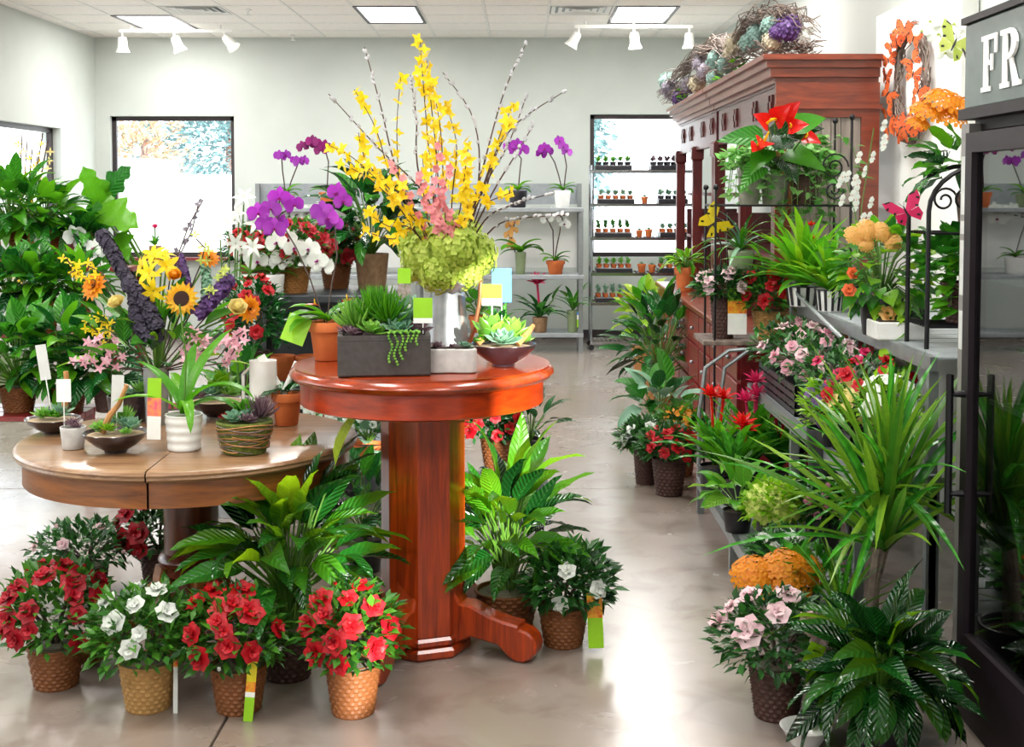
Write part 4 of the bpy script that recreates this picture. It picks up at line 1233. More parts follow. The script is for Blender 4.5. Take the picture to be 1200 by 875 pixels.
# pale concrete planter with a waisted outline
loc, s = at(529, 436, ZT)
r = thing('concrete_planter', 'small pale concrete planter with a wavy outline at the front of the tall table', 'planter', loc, GT)
pl = []
for k in range(40):
    a = 2 * PI * k / 40
    pl.append((.086 * math.cos(a), (.04 + .012 * math.cos(2 * a)) * math.sin(a) * (1 if abs(math.cos(a)) > .25 else .86)))
b = MB(); b.prism(pl, 0, .082, .004); part('planter', b, r, M_CONCRETE)
b = MB(); b.prism([(x * .88, y * .84) for x, y in pl], .08, .0845, .001); part('soil', b, r, M_SOIL)
succ_set(r, [(-.05, 0, .082, .03, 'round', L_SUCPURP), (.0, 0, .082, .025, 'spiky', L_SUCPURP), (.045, -.005, .082, .035, 'round', L_BLUEGREY)], s)
# dark shallow bowl of succulents
loc, s = at(590, 427, ZT)
loc.y -= .03
r = thing('succulent_bowl', 'shallow dark bowl of green succulents at the right of the tall table', 'bowl', loc, GT)
bowl(r, .118, .078, M_DARKBOWL)
succ_set(r, [(-.005, -.03, .08, .075, 'round', L_BLUEGREY), (.03, .03, .08, .08, 'upright', L_SUCGREEN), (-.04, .04, .08, .09, 'upright', L_SUCGREEN), (.07, 0, .08, .05, 'spiky', L_SUCGREEN), (-.065, .0, .08, .05, 'round', L_FRESH)], s)
b = MB(); b.tube([(.05, -.03, .08), (.09, .0, .12), (.105, .02, .14)], [.012, .011, .008], 7); b.tube([(-.09, -.02, .08), (-.05, .0, .115)], [.012, .01], 7); part('driftwood', b, r, M_DRIFT)
tag(r, (-.04, .02, .08), .07, .075, [M_TAGWHITE, M_TAGLIME], (0, .32, 1), stake=.13, name='price_tag', label='lime green and white price tag')
# galvanised pitcher and the yellow arrangement
PD = G(525, 420, ZT).y + .12
loc = P(525, 412, PD); loc.z = ZT
r = thing('branch_arrangement', 'tall arrangement of yellow forsythia and pussy willow in a galvanised pitcher on the tall table', 'arrangement', loc, GT)
s = FPX / PD
b = MB()
b.lathe([(1e-4, 0), (.078, 0), (.08, .012), (.076, .03), (.07, .15), (.062, .26), (.066, .275), (.066, .3), (.06, .3), (.055, .2)], 32)
b.tube([(.02, -.07, .25), (.055, -.105, .29)], [.02, .03], 10)
vase = part('pitcher', b, r, M_GALV)
b = MB(); p = [(.066, -.02, .28), (.1, -.03, .31), (.125, -.03, .29), (.12, -.03, .2), (.1, -.025, .1), (.078, -.02, .04)]
b.tube([Vector(q) for q in p], .008, 8); part('handle', b, r, M_COPPER)
hyd = lambda: hydrangea_head(1, 240, 3)
for k, (x, y, dy, rr) in enumerate(((500, 300, -.06, 30), (530, 290, -.09, 34), (556, 298, -.03, 28), (490, 285, .02, 26), (515, 318, -.1, 26), (545, 318, -.07, 22), (535, 278, .03, 32), (490, 310, .0, 22))):
    leaf_part(r, 'hydrangea_head', hyd, F_HYDGREEN, Tm(P(x, y, PD + dy) - loc) @ aimz((.2 * math.sin(k), -.6, .6)) @ Sc(rr / s), 'hydrangea_bloom')
rng = random.Random(77)
def branch(root, pts, r0, m=M_BRANCH, dd=(0, 0), name='branch', n=14):
    """smooth stem through picture points; depth runs from dd[0] to dd[1] past the vase"""
    ctrl = [P(x, y, PD + dd[0] + (dd[1] - dd[0]) * i / (len(pts) - 1)) - loc for i, (x, y) in enumerate(pts)]
    ctrl = [Vector((rng.uniform(-.02, .02), rng.uniform(-.02, .02), .25))] + ctrl
    out = []
    for i in range(n + 1):
        u = i / n * (len(ctrl) - 1); k = min(int(u), len(ctrl) - 2); f = u - k
        p0, p1, p2, p3 = ctrl[max(k - 1, 0)], ctrl[k], ctrl[k + 1], ctrl[min(k + 2, len(ctrl) - 1)]
        out.append(.5 * ((2 * p1) + (p2 - p0) * f + (2 * p0 - 5 * p1 + 4 * p2 - p3) * f * f + (3 * p1 - p0 - 3 * p2 + p3) * f ** 3))
    b = MB(); b.tube(out, [r0 * (1 - .6 * i / n) for i in range(n + 1)], 5)
    return part(name, b, root, m), out
catT = lambda: (lambda b: (b.lathe([(1e-4, 0), (.28, .15), (.34, .45), (.2, .85), (1e-4, 1)], 7), b.T())[1])(MB())
WILLOW = [([(470, 215), (445, 120), (427, 55)], (-.0, .1)), ([(505, 240), (440, 170), (385, 110)], (.05, -.1)), ([(490, 200), (488, 140), (481, 88)], (.05, .12)), ([(560, 220), (555, 140), (519, 85)], (.05, .15)),
          ([(565, 200), (590, 110), (616, 52)], (0, .1)), ([(570, 210), (600, 150), (660, 108)], (-.05, -.15)), ([(565, 225), (595, 170), (617, 112)], (0, -.1)), ([(575, 230), (605, 180), (626, 145)], (-.05, .1)),
          ([(565, 262), (600, 240), (650, 226)], (-.1, -.2)), ([(575, 270), (610, 256), (664, 252)], (-.05, -.2))]
for pts, dd in WILLOW:
    br, path = branch(r, pts, .0042, dd=dd)
    for i in range(6, 15):
        p = path[i]; t = (path[i] - path[i - 1]).normalized()
        for q in range(1 if i < 9 else 2):
            v = t + Vector((rng.uniform(-.8, .8), rng.uniform(-.5, .5), .2))
            leaf_part(br, 'catkin', catT, F_CATKIN, Tm(p.lerp(path[i - 1], rng.random())) @ aimz(v) @ Sc(.021), 'catkin')
forsythia_wide = lambda: flowerT([(4, .4, 0, leafT(1, .6, 3, 'lance', .6, .15))])
FORS = [([(505, 200), (497, 110), (492, 42)], 24, (-.05, .0)), ([(512, 190), (505, 120), (500, 70)], 20, (0, .05)), ([(520, 220), (516, 150), (505, 90)], 20, (-.08, -.05)), ([(530, 230), (535, 170), (522, 120)], 16, (.05, .1)),
        ([(475, 235), (465, 160), (470, 85)], 12, (.03, .1)), ([(465, 225), (440, 150), (415, 105)], 13, (0, .1)), ([(470, 240), (430, 190), (420, 155)], 12, (-.05, -.1)), ([(470, 245), (420, 190), (385, 170)], 12, (-.1, -.1)),
        ([(480, 260), (440, 215), (402, 192)], 14, (-.1, -.2)), ([(485, 270), (455, 265), (425, 245)], 10, (-.15, -.25)), ([(570, 220), (585, 160), (602, 122)], 12, (0, .05)), ([(560, 235), (580, 180), (600, 140)], 14, (-.1, -.1)),
        ([(550, 245), (575, 235), (600, 225)], 10, (-.1, -.2)), ([(540, 240), (545, 200), (550, 165)], 12, (-.1, -.1)), ([(485, 270), (460, 280), (420, 268)], 8, (-.15, -.25)), ([(515, 270), (500, 230), (495, 180)], 16, (-.12, -.15)),
        ([(540, 270), (548, 245), (545, 215)], 14, (-.14, -.2)), ([(500, 275), (480, 250), (470, 215)], 14, (-.12, -.2))]
for pts, n, dd in FORS:
    br, path = branch(r, pts, .0032, dd=dd)
    n = int(n * 1.05)
    for k in range(n):
        u = 4.5 + (len(path) - 5.5) * (k + rng.random()) / n; i = int(u)
        p = path[i].lerp(path[min(i + 1, len(path) - 1)], u - i) + Vector((rng.uniform(-.014, .014), rng.uniform(-.014, .014), rng.uniform(-.01, .012)))
        leaf_part(br, 'forsythia_wide', forsythia_wide, F_YEL, Tm(p) @ aimz((rng.uniform(-1, 1), rng.uniform(-1.4, .3), rng.uniform(-.3, 1)), rng.random() * 3) @ Sc(rng.uniform(.024, .034)), 'blossom')
for pts, n, dd in (([(515, 270), (500, 240), (490, 200)], 14, (-.15, -.2)), ([(535, 270), (520, 235), (528, 190)], 12, (-.15, -.18)), ([(520, 275), (510, 230), (515, 160)], 12, (-.16, -.16)), ([(495, 270), (475, 220), (455, 185)], 9, (-.12, -.2)), ([(525, 275), (512, 255), (505, 215)], 12, (-.18, -.2))):
    br, path = branch(r, pts, .0032, dd=dd)
    for k in range(n):
        u = 4 + (len(path) - 5.2) * k / n; i = int(u)
        p = path[i].lerp(path[i + 1], u - i) + Vector((rng.uniform(-.012, .012), rng.uniform(-.012, .0), 0))
        leaf_part(br, 'small_bloom', small_bloom, F_BLOSSOM, Tm(p) @ aimz((rng.uniform(-1, 1), -1, rng.uniform(-.3, .8))) @ Sc(.019), 'quince_blossom')
# plant with a blue tag behind the bowl
loc, s = at(580, 412, ZT)
loc = P(585, 405, PD + .1); loc.z = ZT
r = thing('potted_bromeliad', 'small potted plant with red tips and a blue tag behind the succulent bowl', 'plant', loc, GT)
clay_pot(r, .045, .07, M_TERRA)
rosette(r, rngn(), 14, (0, 0, .07), .12, .035, 'lance', [L_DEEP, L_MID], .1, .9, key='small_rosette')
leaf_part(r, 'brom_star', brom_star, F_SCARLET, Tm(-.03, -.03, .2) @ Sc(.035), 'flower')
tag(r, (.01, -.03, .07), .075, .13, [M_TAGBLUE], stake=.12, name='price_tag')
b = MB(); b.lathe([(1e-4, -.014), (.045, -.014), (.05, 0), (.045, .014), (1e-4, .014)], 20, 0, Rx(PI / 2))

# ------------------------------------------------------------------ on the low table
GL = 'planters on the low oak table'
def gravel_bowl(label, px, py, rpx, hpx, items, drift=None, tags=()):
    loc, s = at(px, py, ZL)
    r = thing('succulent_bowl', label, 'bowl', loc, GL)
    R, h = rpx / s, hpx / s
    bowl(r, R, h, M_DARKBOWL)
    succ_set(r, [(x * R, y * R, h + z * R, q * R, k, m) for x, y, z, q, k, m in items], s)
    if drift: b = MB(); b.tube([Vector(p) * R + Vector((0, 0, h)) for p in drift], [.012, .011, .009, .007][:len(drift)], 7); part('driftwood', b, r, M_DRIFT)
    for (x, y, w, hh, st, rz, ro) in tags:
        t = tag(r, (x * R, y * R, h), w / s, hh / s, [M_TAGGREY], rz=rz, roll=ro, stake=st / s, name='price_tag')
    return r
gravel_bowl('shallow dark bowl of succulents with driftwood at the front of the oak table', 136, 529, 38, 24,
    [(-.45, -.1, .05, .4, 'round', L_SUCGREEN), (-.1, -.4, .1, .36, 'spiky', L_LIME), (.25, .1, .1, .5, 'round', L_BLUEGREY), (.55, -.1, .05, .4, 'upright', L_BLUEGREY), (-.3, .35, .1, .45, 'spiky', L_BLUEGREY), (.1, .5, .15, .5, 'needle', L_SUCGREEN), (.45, -.45, .02, .25, 'round', L_SUCGREEN)],
    [(-.35, -.2, 0), (-.1, -.2, .55), (.2, -.25, .9), (.45, -.25, 1.5)], [(-.05, .2, 14, 44, 22, .1, .05)])
gravel_bowl('small dark bowl of spiky green succulents near the left edge of the oak table', 62, 507, 32, 18,
    [(-.25, -.2, .05, .55, 'spiky', L_SUCGREEN), (.25, .1, .1, .6, 'spiky', L_BLUEGREY), (.1, -.3, .05, .4, 'round', L_FRESH), (-.5, .2, .0, .4, 'spiky', L_SUCGREEN)], [(.3, .2, .1), (.5, .2, .9), (.45, .2, 1.7)], [(-.05, .1, 13, 42, 45, -.1, -.15)])
gravel_bowl('dark bowl of blue grey succulents behind the white ribbed pot', 255, 487, 38, 20,
    [(-.2, 0, .1, .5, 'round', L_BLUEGREY), (.3, .1, .1, .5, 'round', L_SUCGREEN), (0, .4, .2, .6, 'upright', L_LIME), (-.55, -.1, .05, .35, 'round', L_SUCPURP)])
loc, s = at(86, 525, ZL)
r = thing('small_planter', 'tiny pale grey pot with a white tag on a stick on the oak table', 'planter', loc, GL)
plain_pot(r, 15 / s, 26 / s, M_CONCRETE, .82)
succ_set(r, [(0, 0, 27 / s, .04, 'spiky', L_SUCPURP), (.015, -.02, 26 / s, .025, 'round', L_SUCPURP)], s)
tag(r, (-.03, .0, 25 / s), 17 / s, 27 / s, [M_TAGWHITE], stake=30 / s, name='price_tag')
loc, s = at(152, 492, ZL)
r = thing('succulent_planter', 'round dark planter of leafy succulents behind the front bowl on the oak table', 'planter', loc, GL)
plain_pot(r, 26 / s, 30 / s, M_DARKBOWL, .85)
succ_set(r, [(-.04, 0, .1, .06, 'spiky', L_BLUEGREY), (.04, .02, .1, .07, 'spiky', L_SUCGREEN), (0, -.04, .1, .05, 'round', L_BLUEGREY)], s)
# white ribbed pot with an orchid in leaf
loc, s = at(216, 526, ZL)
r = thing('potted_orchid', 'leafy orchid with long green straps in a white ribbed ceramic pot on the oak table', 'orchid', loc, GL)
h = plain_pot(r, 22 / s, 42 / s, M_CERAMIC, .86, M_MOSSG, 4)
for k, (az, th, L, dr) in enumerate(((2.6, .55, .3, .9), (-.35, .5, .34, 1.9), (.4, .95, .3, 1.8), (-1.2, .6, .26, 2.6), (1.6, .35, .3, .8), (3.6, .8, .26, 1.2), (.9, .3, .36, .8), (-.1, .75, .3, 2.5), (2.0, .7, .28, 1.0))):
    leaf_part(r, 'orchid_strap_%d' % int(dr * 10), lambda dr=dr: leafT(1, .15, 9, 'strap', dr, .35, cols=5), L_FRESH, Tm(0, 0, h) @ Rz(az) @ Ry(-(PI / 2 - th)) @ Sc(L))
b = MB(); b.tube([(-.0, 0, h), (.01, 0, h + .2), (-.01, 0, h + .38)], .0035, 5); part('stem', b, r, M_STEM)
tag(r, (-.088, -.06, .045), 16 / s, 72 / s, [M_TAGWHITE, M_TAGPINK, M_TAGLIME], (0, .38, .68, 1), roll=.03, name='care_tag')
# moss basket
loc, s = at(287, 529, ZL)
r = thing('moss_basket', 'mossy vine wrapped basket of grey succulents on the oak table', 'basket', loc, GL)
R, h = 34 / s, 38 / s
b = MB()
V = []
rng = rngn()
b.lathe([(1e-4, 0), (R * .72, 0), (R * .78, h * .15), (R * .9, h * .6), (R * .98, h * .95), (R * .94, h), (R * .85, h * .9)], 40)
part('basket', b, r, M_MOSSG)
b = MB()
for k in range(16):
    z = h * (.12 + .8 * k / 16); a0 = rng.random() * 6; n = 22
    b.tube([((R * (.75 + .24 * (z / h)) + .004) * math.cos(a0 + i * 5.2 / n), (R * (.75 + .24 * (z / h)) + .004) * math.sin(a0 + i * 5.2 / n), z + .008 * math.sin(i * .5 + k)) for i in range(n)], .002, 4, k % 2)
part('vines', b, r, [M_TWIG, M_DRIFT], kind='stuff')
part('moss', tmesh('moss_bed', soil_unit), r, M_MOSSG, Tm(0, 0, h * .9) @ Sc(R * .93, R * .93, R * .4))
succ_set(r, [(-.03, -.02, h, .05, 'round', L_BLUEGREY), (.02, -.04, h, .04, 'round', L_SUCPURP), (.05, .02, h, .07, 'needle', L_SUCPURP), (-.06, .0, h, .035, 'round', F_CRIM), (0, .04, h, .06, 'upright', L_FRESH), (.01, .0, h + .01, .045, 'round', L_BLUEGREY)], s)
# watering can
loc, s = at(309, 497, ZL)
r = thing('watering_can', 'white cylindrical watering can with a long thin spout on the oak table', 'watering can', loc)
R, h = 17 / s, 76 / s
b = MB(); b.lathe([(1e-4, 0), (R * .95, 0), (R, .01), (R * .92, h * .96), (R * .94, h), (R * .86, h), (R * .84, h * .7)], 32); part('body', b, r, M_CERAMIC)
b = MB(); b.tube([(R * .9, 0, .05), (R * 1.5, 0, .13), (R * 2.3, 0, h * .98)], [.016, .012, .008], 10); part('spout', b, r, M_CERAMIC)
b = MB(); b.tube([(-R * .85, 0, h * .9), (-R * 1.6, .05, h * .75), (-R * 1.6, .05, h * .3), (-R * .9, 0, h * .15)], .006, 8); part('handle', b, r, M_CERAMIC)
# terracotta pot
loc, s = at(336, 497, ZL)
r = thing('potted_orchid', 'broad leaved orchid in a terracotta pot beside the white watering can', 'orchid', loc, GL)
h = clay_pot(r, 19 / s, 38 / s, M_TERRA, M_MOSSG)
strap_leaves(r, rngn(), 5, h, .16, .05, L_DEEP, 1.3, (.7, 1.4), 'orchid_leaf_short')
tag(r, (-.02, .0, h), 10 / s, 40 / s, [M_TAGWHITE], roll=-.5, stake=.03)

# the big mixed arrangement in its tall silver vase
AD = G(182, 503, ZL).y + .12
loc = P(184, 500, AD); loc.z = ZL
r = thing('flower_arrangement', 'large mixed arrangement with sunflower, roses and dusky amaranth on the oak table', 'arrangement', loc, GL)
s = FPX / AD
b = MB(); b.lathe([(1e-4, 0), (.04, 0), (.042, .01), (.048, .2), (.052, .22), (.045, .22), (.04, .1)], 28); part('vase', b, r, M_GALV)
rng = random.Random(5)
ORG = Vector((0, 0, .2))
def stem_to(p, rr=.004, m=None):
    b = MB(); b.tube([ORG + Vector((p.x * .08, p.y * .08, 0)), ORG.lerp(p, .55) + Vector((0, 0, .04)), p], rr, 5); part('stem', b, r, m or M_STEM)
def bloom(px, py, dy, key, fn, m, rad, face=(0, -1, .3), m2=None, nm='flower', st=True):
    p = P(px, py, AD + dy) - loc
    if st: stem_to(p)
    leaf_part(r, key, fn, m, Tm(p) @ aimz(face, rng.random() * 3) @ Sc(rad / s), nm, m2)
bloom(213, 350, -.12, 'sunflower', sunflower, F_SUNF, 21, (.1, -1, .15), F_SEED, 'sunflower')
bloom(110, 335, -.05, 'daisy', daisy, F_ORANGE, 19, (-.5, -1, .5), F_SEED, 'orange_daisy')
bloom(112, 340, .05, 'daisy', daisy, F_ORANGE, 14, (-.9, -.5, .3), F_SEED, 'orange_daisy')
bloom(245, 302, .0, 'daisy', daisy, F_ORANGE, 14, (.5, -.8, .6), F_SEED, 'orange_daisy')
bloom(292, 362, .0, 'daisy', daisy, F_ORANGE, 18, (.9, -.7, .1), F_SEED, 'orange_daisy')
bloom(138, 357, -.14, 'rose', rose, F_CREAM, 13, (-.2, -.7, .8), nm='rose')
bloom(278, 362, -.1, 'rose', rose, F_CREAM, 14, (.3, -.8, .6), nm='rose')
bloom(204, 325, -.05, 'rose', rose, F_ORANGE, 11, (.2, -.7, .8), nm='rose')
for x, y, dy, f in ((180, 300, -.05, (-.2, -.8, .8)), (175, 320, -.12, (-.4, -1, .2)), (195, 312, -.05, (.5, -.9, .3)), (168, 312, -.02, (-.8, -.5, .3)), (180, 340, -.13, (0, -1, -.4)), (190, 300, .02, (.2, -.3, .9))):
    bloom(x, y, dy, 'lily_bloom', lily, F_YEL, 20, f, F_ORANGE, 'lily')
# dusky amaranth plumes
def plume(pts, r0, m, dy=(0, 0), n=150, fl=.02):
    pp = [P(x, y, AD + dy[0] + (dy[1] - dy[0]) * i / (len(pts) - 1)) - loc for i, (x, y) in enumerate(pts)]
    b = MB(); f = small_bloom()
    b.tube(pp, [r0 * .7] * len(pp), 8)
    for i in range(n):
        u = (len(pp) - 1) * (i + .5) / n; k = min(int(u), len(pp) - 2)
        c = pp[k].lerp(pp[k + 1], u - k); t = (pp[k + 1] - pp[k]).normalized()
        a = GOLD * i; e1 = t.cross(Vector((0, 1, 0))).normalized(); e2 = t.cross(e1)
        v = e1 * math.cos(a) + e2 * math.sin(a)
        b.add(f, Tm(c + v * r0 * rng.uniform(.8, 1.3)) @ aimz(v + t * .4, rng.random() * 3) @ Sc(fl * rng.uniform(.7, 1.1)))
    part('amaranth_plume', b, r, m)
plume([(185, 400), (165, 355), (140, 310), (118, 272)], .021, F_DUSK, (-.08, -.05), 520, .014)
plume([(185, 385), (165, 345), (148, 330)], .024, F_DUSK, (-.12, -.1), 320, .014)
plume([(175, 400), (160, 375), (158, 340)], .02, F_DUSK, (-.14, -.1), 260, .014)
plume([(230, 370), (255, 345), (270, 325)], .022, F_VIOLET, (-.08, -.05), 130, .018)
plume([(222, 345), (216, 320), (210, 300)], .013, F_VIOLET, (.0, .0), 120, .012)
plume([(240, 360), (243, 335), (240, 310)], .014, L_BLUEGREY, (-.05, .0), 90, .014)
def sprig(pts, m, n, rad, key, fn, dy=(0, 0), nm='floret', jit=.014):
    pp = [P(x, y, AD + dy[0] + (dy[1] - dy[0]) * i / (len(pts) - 1)) - loc for i, (x, y) in enumerate(pts)]
    b = MB(); b.tube([ORG] + pp, .0028, 5); st = part('sprig', b, r, M_DARKSTEM)
    for i in range(n):
        u = (len(pp) - 1) * (i + .5) / n; k = min(int(u), len(pp) - 2)
        p = pp[k].lerp(pp[k + 1], u - k) + Vector((rng.uniform(-jit, jit), rng.uniform(-jit, jit), rng.uniform(-jit, jit)))
        leaf_part(st, key, fn, m, Tm(p) @ aimz((rng.uniform(-1, 1), -.8, rng.uniform(-.2, 1))) @ Sc(rad / s), nm)
sprig([(208, 300), (222, 262), (238, 234)], F_LILACGREY, 9, 4, 'small_bloom', small_bloom, (0, .05), jit=.012)
sprig([(200, 320), (225, 270), (232, 240)], F_LILACGREY, 6, 3, 'small_bloom', small_bloom, (.05, .1), jit=.012)
for pts, n in (([(120, 330), (95, 325), (75, 300)], 9), ([(120, 320), (100, 310), (82, 320)], 7), ([(125, 400), (110, 385), (100, 378)], 9), ([(235, 310), (240, 290), (230, 280)], 6), ([(265, 345), (258, 320), (262, 312)], 8), ([(225, 365), (250, 350), (245, 335)], 8), ([(130, 385), (120, 375), (128, 392)], 8)):
    sprig(pts, F_CHART if pts[0][0] > 200 else F_YEL, n, 7, 'forsythia', forsythia, (-.05, -.08), 'floret', .02)
for pts, n in (([(140, 430), (115, 400), (95, 412)], 10), ([(140, 420), (130, 398), (112, 395)], 8), ([(120, 430), (105, 425), (82, 424)], 6), ([(225, 420), (245, 405), (258, 400)], 12), ([(225, 410), (225, 392), (232, 388)], 8), ([(255, 420), (275, 395), (285, 388)], 10), ([(215, 425), (218, 410), (224, 415)], 6), ([(265, 425), (275, 410), (270, 400)], 8)):
    sprig(pts, F_PINK, n, 8, 'lily_bloom_pink', lambda: flowerT([(5, .5, 0, leafT(1, .45, 3, 'lance', .9, .1))]), (-.08, -.12), 'pink_floret', .025)
for k in range(64):
    a = GOLD * k; u = (k + .5) / 64
    th = .3 + 1.15 * u
    p = ORG + Vector((math.cos(a) * math.sin(th) * .24, math.sin(a) * math.sin(th) * .17, .02 + .17 * math.cos(th) + rng.uniform(-.05, .1)))
    v = (p - ORG) + Vector((rng.uniform(-.1, .1), rng.uniform(-.15, .05), rng.uniform(-.05, .12)))
    leaf_part(r, ('arr_leaf_a', 'arr_leaf_b')[k % 2], (lambda: leafT(1, .5, 5, 'ovate', .7, .25, cols=5)) if k % 2 == 0 else (lambda: leafT(1, .3, 5, 'lance', .9, .25)), (L_MID, L_DEEP, L_FRESH, L_LIME)[k % 4], Tm(p) @ aimx(v, rng.uniform(-.6, .6)) @ Sc(rng.uniform(.09, .15)))

# ------------------------------------------------------------------ left: stepped plant shelf by the side window
SEED[0] = 900
TZ = [(6.9, .47), (7.35, .86), (7.85, 1.2)]
r = thing('stepped_plant_shelf', 'three step wooden plant shelf full of potted foliage at the left wall', 'shelf', (-2.95, 7.3, 0))
Mo = Matrix.Translation(-Vector(r.location))
for d, z in TZ:
    for k in range(3):
        b = MB(); y = d - .2 + k * .14
        b.prism([(-3.6, y), (-2.35, y), (-2.35, y + .13), (-3.6, y + .13)], z - .03, z, .004); part('shelf_board', b, r, M_REDCAB, Mo, smooth=False)
    for x in (-3.55, -2.42):
        b = MB(); b.box(x, x + .05, d + .1, d + .15, 0, z - .03); part('leg', b, r, M_REDCAB, Mo, smooth=False)
GS = 'foliage plants on the stepped shelf'
def sh(label, px, tier, w, h, cw, ctop, n, ls, lm, pot='basket', pm=None, prof='ovate', wl=.42, tagged=False, droop=.9):
    d, z = TZ[tier]
    p = P(px, 300, d); py = HORIZON + (EYE - z) * FPX / d
    p = G(px, py, z)
    r, s, hh = bushy(label, px, py, w, h, cw * 1.06, ctop, int(n * 1.5), ls * 1.1, z=z, lm=lm, pm=pm, pot=pot, prof=prof, wl=wl, grp=GS, droop=droop, low=-.75)
    if tagged:
        tag(r, (.02, -w / 2 / s - .015, hh * .3), 9 / s, 34 / s, [M_TAGWHITE], roll=-.15, name='price_tag')
    return r
sh('leafy bright green plant in a basket, top step at the left edge of the shelf', 14, 2, 40, 42, 104, 200, 60, 34, [L_MID, L_FRESH], pm=M_WICKBROWN, tagged=True)
sh('bushy green plant in a straw basket, top step second from the left', 52, 2, 36, 42, 80, 222, 44, 32, [L_FRESH, L_MID], pm=M_WICKTAN, tagged=True)
sh('dark leafy plant at the right end of the top step', 92, 2, 34, 38, 52, 268, 30, 30, [L_DEEP, L_MID], pot='plain', pm=M_MAGPOT)
sh('deep green plant in a terracotta pot on the middle step at the left edge', 10, 1, 38, 38, 90, 300, 50, 34, [L_MID, L_DEEP], pot='clay', tagged=True)
sh('deep green plant with a white tag on the middle step, second from the left', 52, 1, 34, 36, 74, 304, 50, 34, [L_MID, L_FRESH], pm=M_WICKTAN, tagged=True)
sh('green plant with a white tag at the right end of the middle step', 90, 1, 34, 36, 66, 300, 44, 30, [L_FRESH, L_MID], pm=M_WICKTAN, tagged=True)
sh('broad leaved dark plant in a woven basket, bottom step at the left edge', 22, 0, 42, 30, 110, 370, 60, 40, [L_MID, L_DEEP, L_FRESH], pm=M_WICKBROWN)
sh('broad leaved plant with a rounded green crown on the bottom step behind the price tags', 80, 0, 42, 30, 96, 362, 56, 38, [L_MID, L_DEEP, L_FRESH], pm=M_WICKBROWN)
sh('dark plant at the right end of the bottom step behind the flower arrangement', 128, 0, 36, 30, 80, 380, 40, 34, [L_DEEP], pm=M_WICKDARK)
# fiddle leaf fig
loc = Vector((-2.2, 8.0, 0)); sfig = FPX / 8.0
r = thing('fiddle_leaf_fig', 'tall plant with large lobed leaves in front of the left rear window', 'plant', loc)
plain_pot(r, .17, .3, M_MAGPOT)
ps = []
for k, (px, py, dy, v, L) in enumerate(((112, 222, 0, (-.5, -.5, .9), 46), (135, 213, 0, (.6, -.4, .7), 40), (132, 250, -.1, (.8, -.7, -.2), 60), (108, 262, -.1, (-.6, -.6, -.5), 62), (140, 285, -.1, (.4, -.8, -.4), 44), (92, 280, -.05, (-.8, -.5, -.1), 50), (122, 300, 0, (0, -.8, .2), 44), (118, 240, .1, (-.2, -.3, .6), 44), (150, 320, -.05, (.5, -.5, .3), 40))):
    p = P(px, py, 8.0 + dy) - loc; v = Vector(v)
    q = p - v.normalized() * L / 2 / sfig
    leaf_part(r, 'fig_leaf', lambda: leafT(1, .62, 12, 'lobed', .5, .12, wave=.05, cols=7), (L_FRESH, L_MID)[k % 2], Tm(q) @ facing(v, (.25 * (k % 3 - 1), -1, .35)) @ Sc(L * 1.15 / sfig))
    ps.append([(0, 0, .28), (q.x * .3, q.y * .3, q.z * .7), q])
stems(r, ps, .007, M_STEM, 'stems')
orchid('white moth orchid beside the fig leaves at the end of the stepped shelf', 118, 378, 7.2, 'plain', 30, 34, 34, [[(108, 300, 0), (96, 284, 0), (88, 276, 0), (112, 290, -.05), (120, 318, -.05), (104, 308, -.05)]], F_WHITE, 12, grp='moth orchids', z=TZ[1][1])
# forsythia in the corner by the left window
loc = Vector((-3.75, 9.4, 0))
r = thing('forsythia_vase', 'bundle of pale yellow forsythia branches standing in front of the left side window', 'arrangement', loc)
plain_pot(r, .14, .45, M_GREENPOT, .8)
rng = rngn()
for k in range(6):
    px, py = 26 + k * 6, 156 + 9 * (k % 4)
    tip = P(px, py, 9.4 + rng.uniform(-.1, .2)) - loc
    if tip.x > .6: tip.x *= .8
    path = spike_path(r, (0, 0, .42), tip, (0, 0, .1), 8)
    b = MB(); b.tube(path, .005, 4); br = part('branch', b, r, M_BRANCH)
    for i in range(14):
        u = 2.5 + 5.4 * i / 14; q = int(u)
        leaf_part(br, 'forsythia', forsythia, F_CREAM if k % 2 else F_YEL, Tm(path[q].lerp(path[min(q + 1, 8)], u - q) + Vector((rng.uniform(-.03, .03), rng.uniform(-.03, .03), 0))) @ aimz((rng.uniform(-1, 1), -1, rng.uniform(-.4, 1))) @ Sc(.036), 'blossom')
# little bromeliad on the window ledge
loc = Vector((-4.1, 14.29, .92))
r = thing('potted_bromeliad', 'small pink flowered plant in a brown pot on the left rear window ledge', 'plant', loc, 'bromeliads')
plain_pot(r, .07, .13, M_PAPERPOT, .8)
rosette(r, rngn(), 12, (0, 0, .13), .14, .03, 'lance', [L_FRESH, L_MID], .1, 1.0, key='small_rosette')
b = MB(); b.tube([(0, 0, .13), (.0, 0, .34)], .01, 5); part('stem', b, r, M_STEM)
leaf_part(r, 'brom_star', brom_star, F_PINKSPIKE, Tm(0, 0, .32) @ Sc(.09), 'flower')

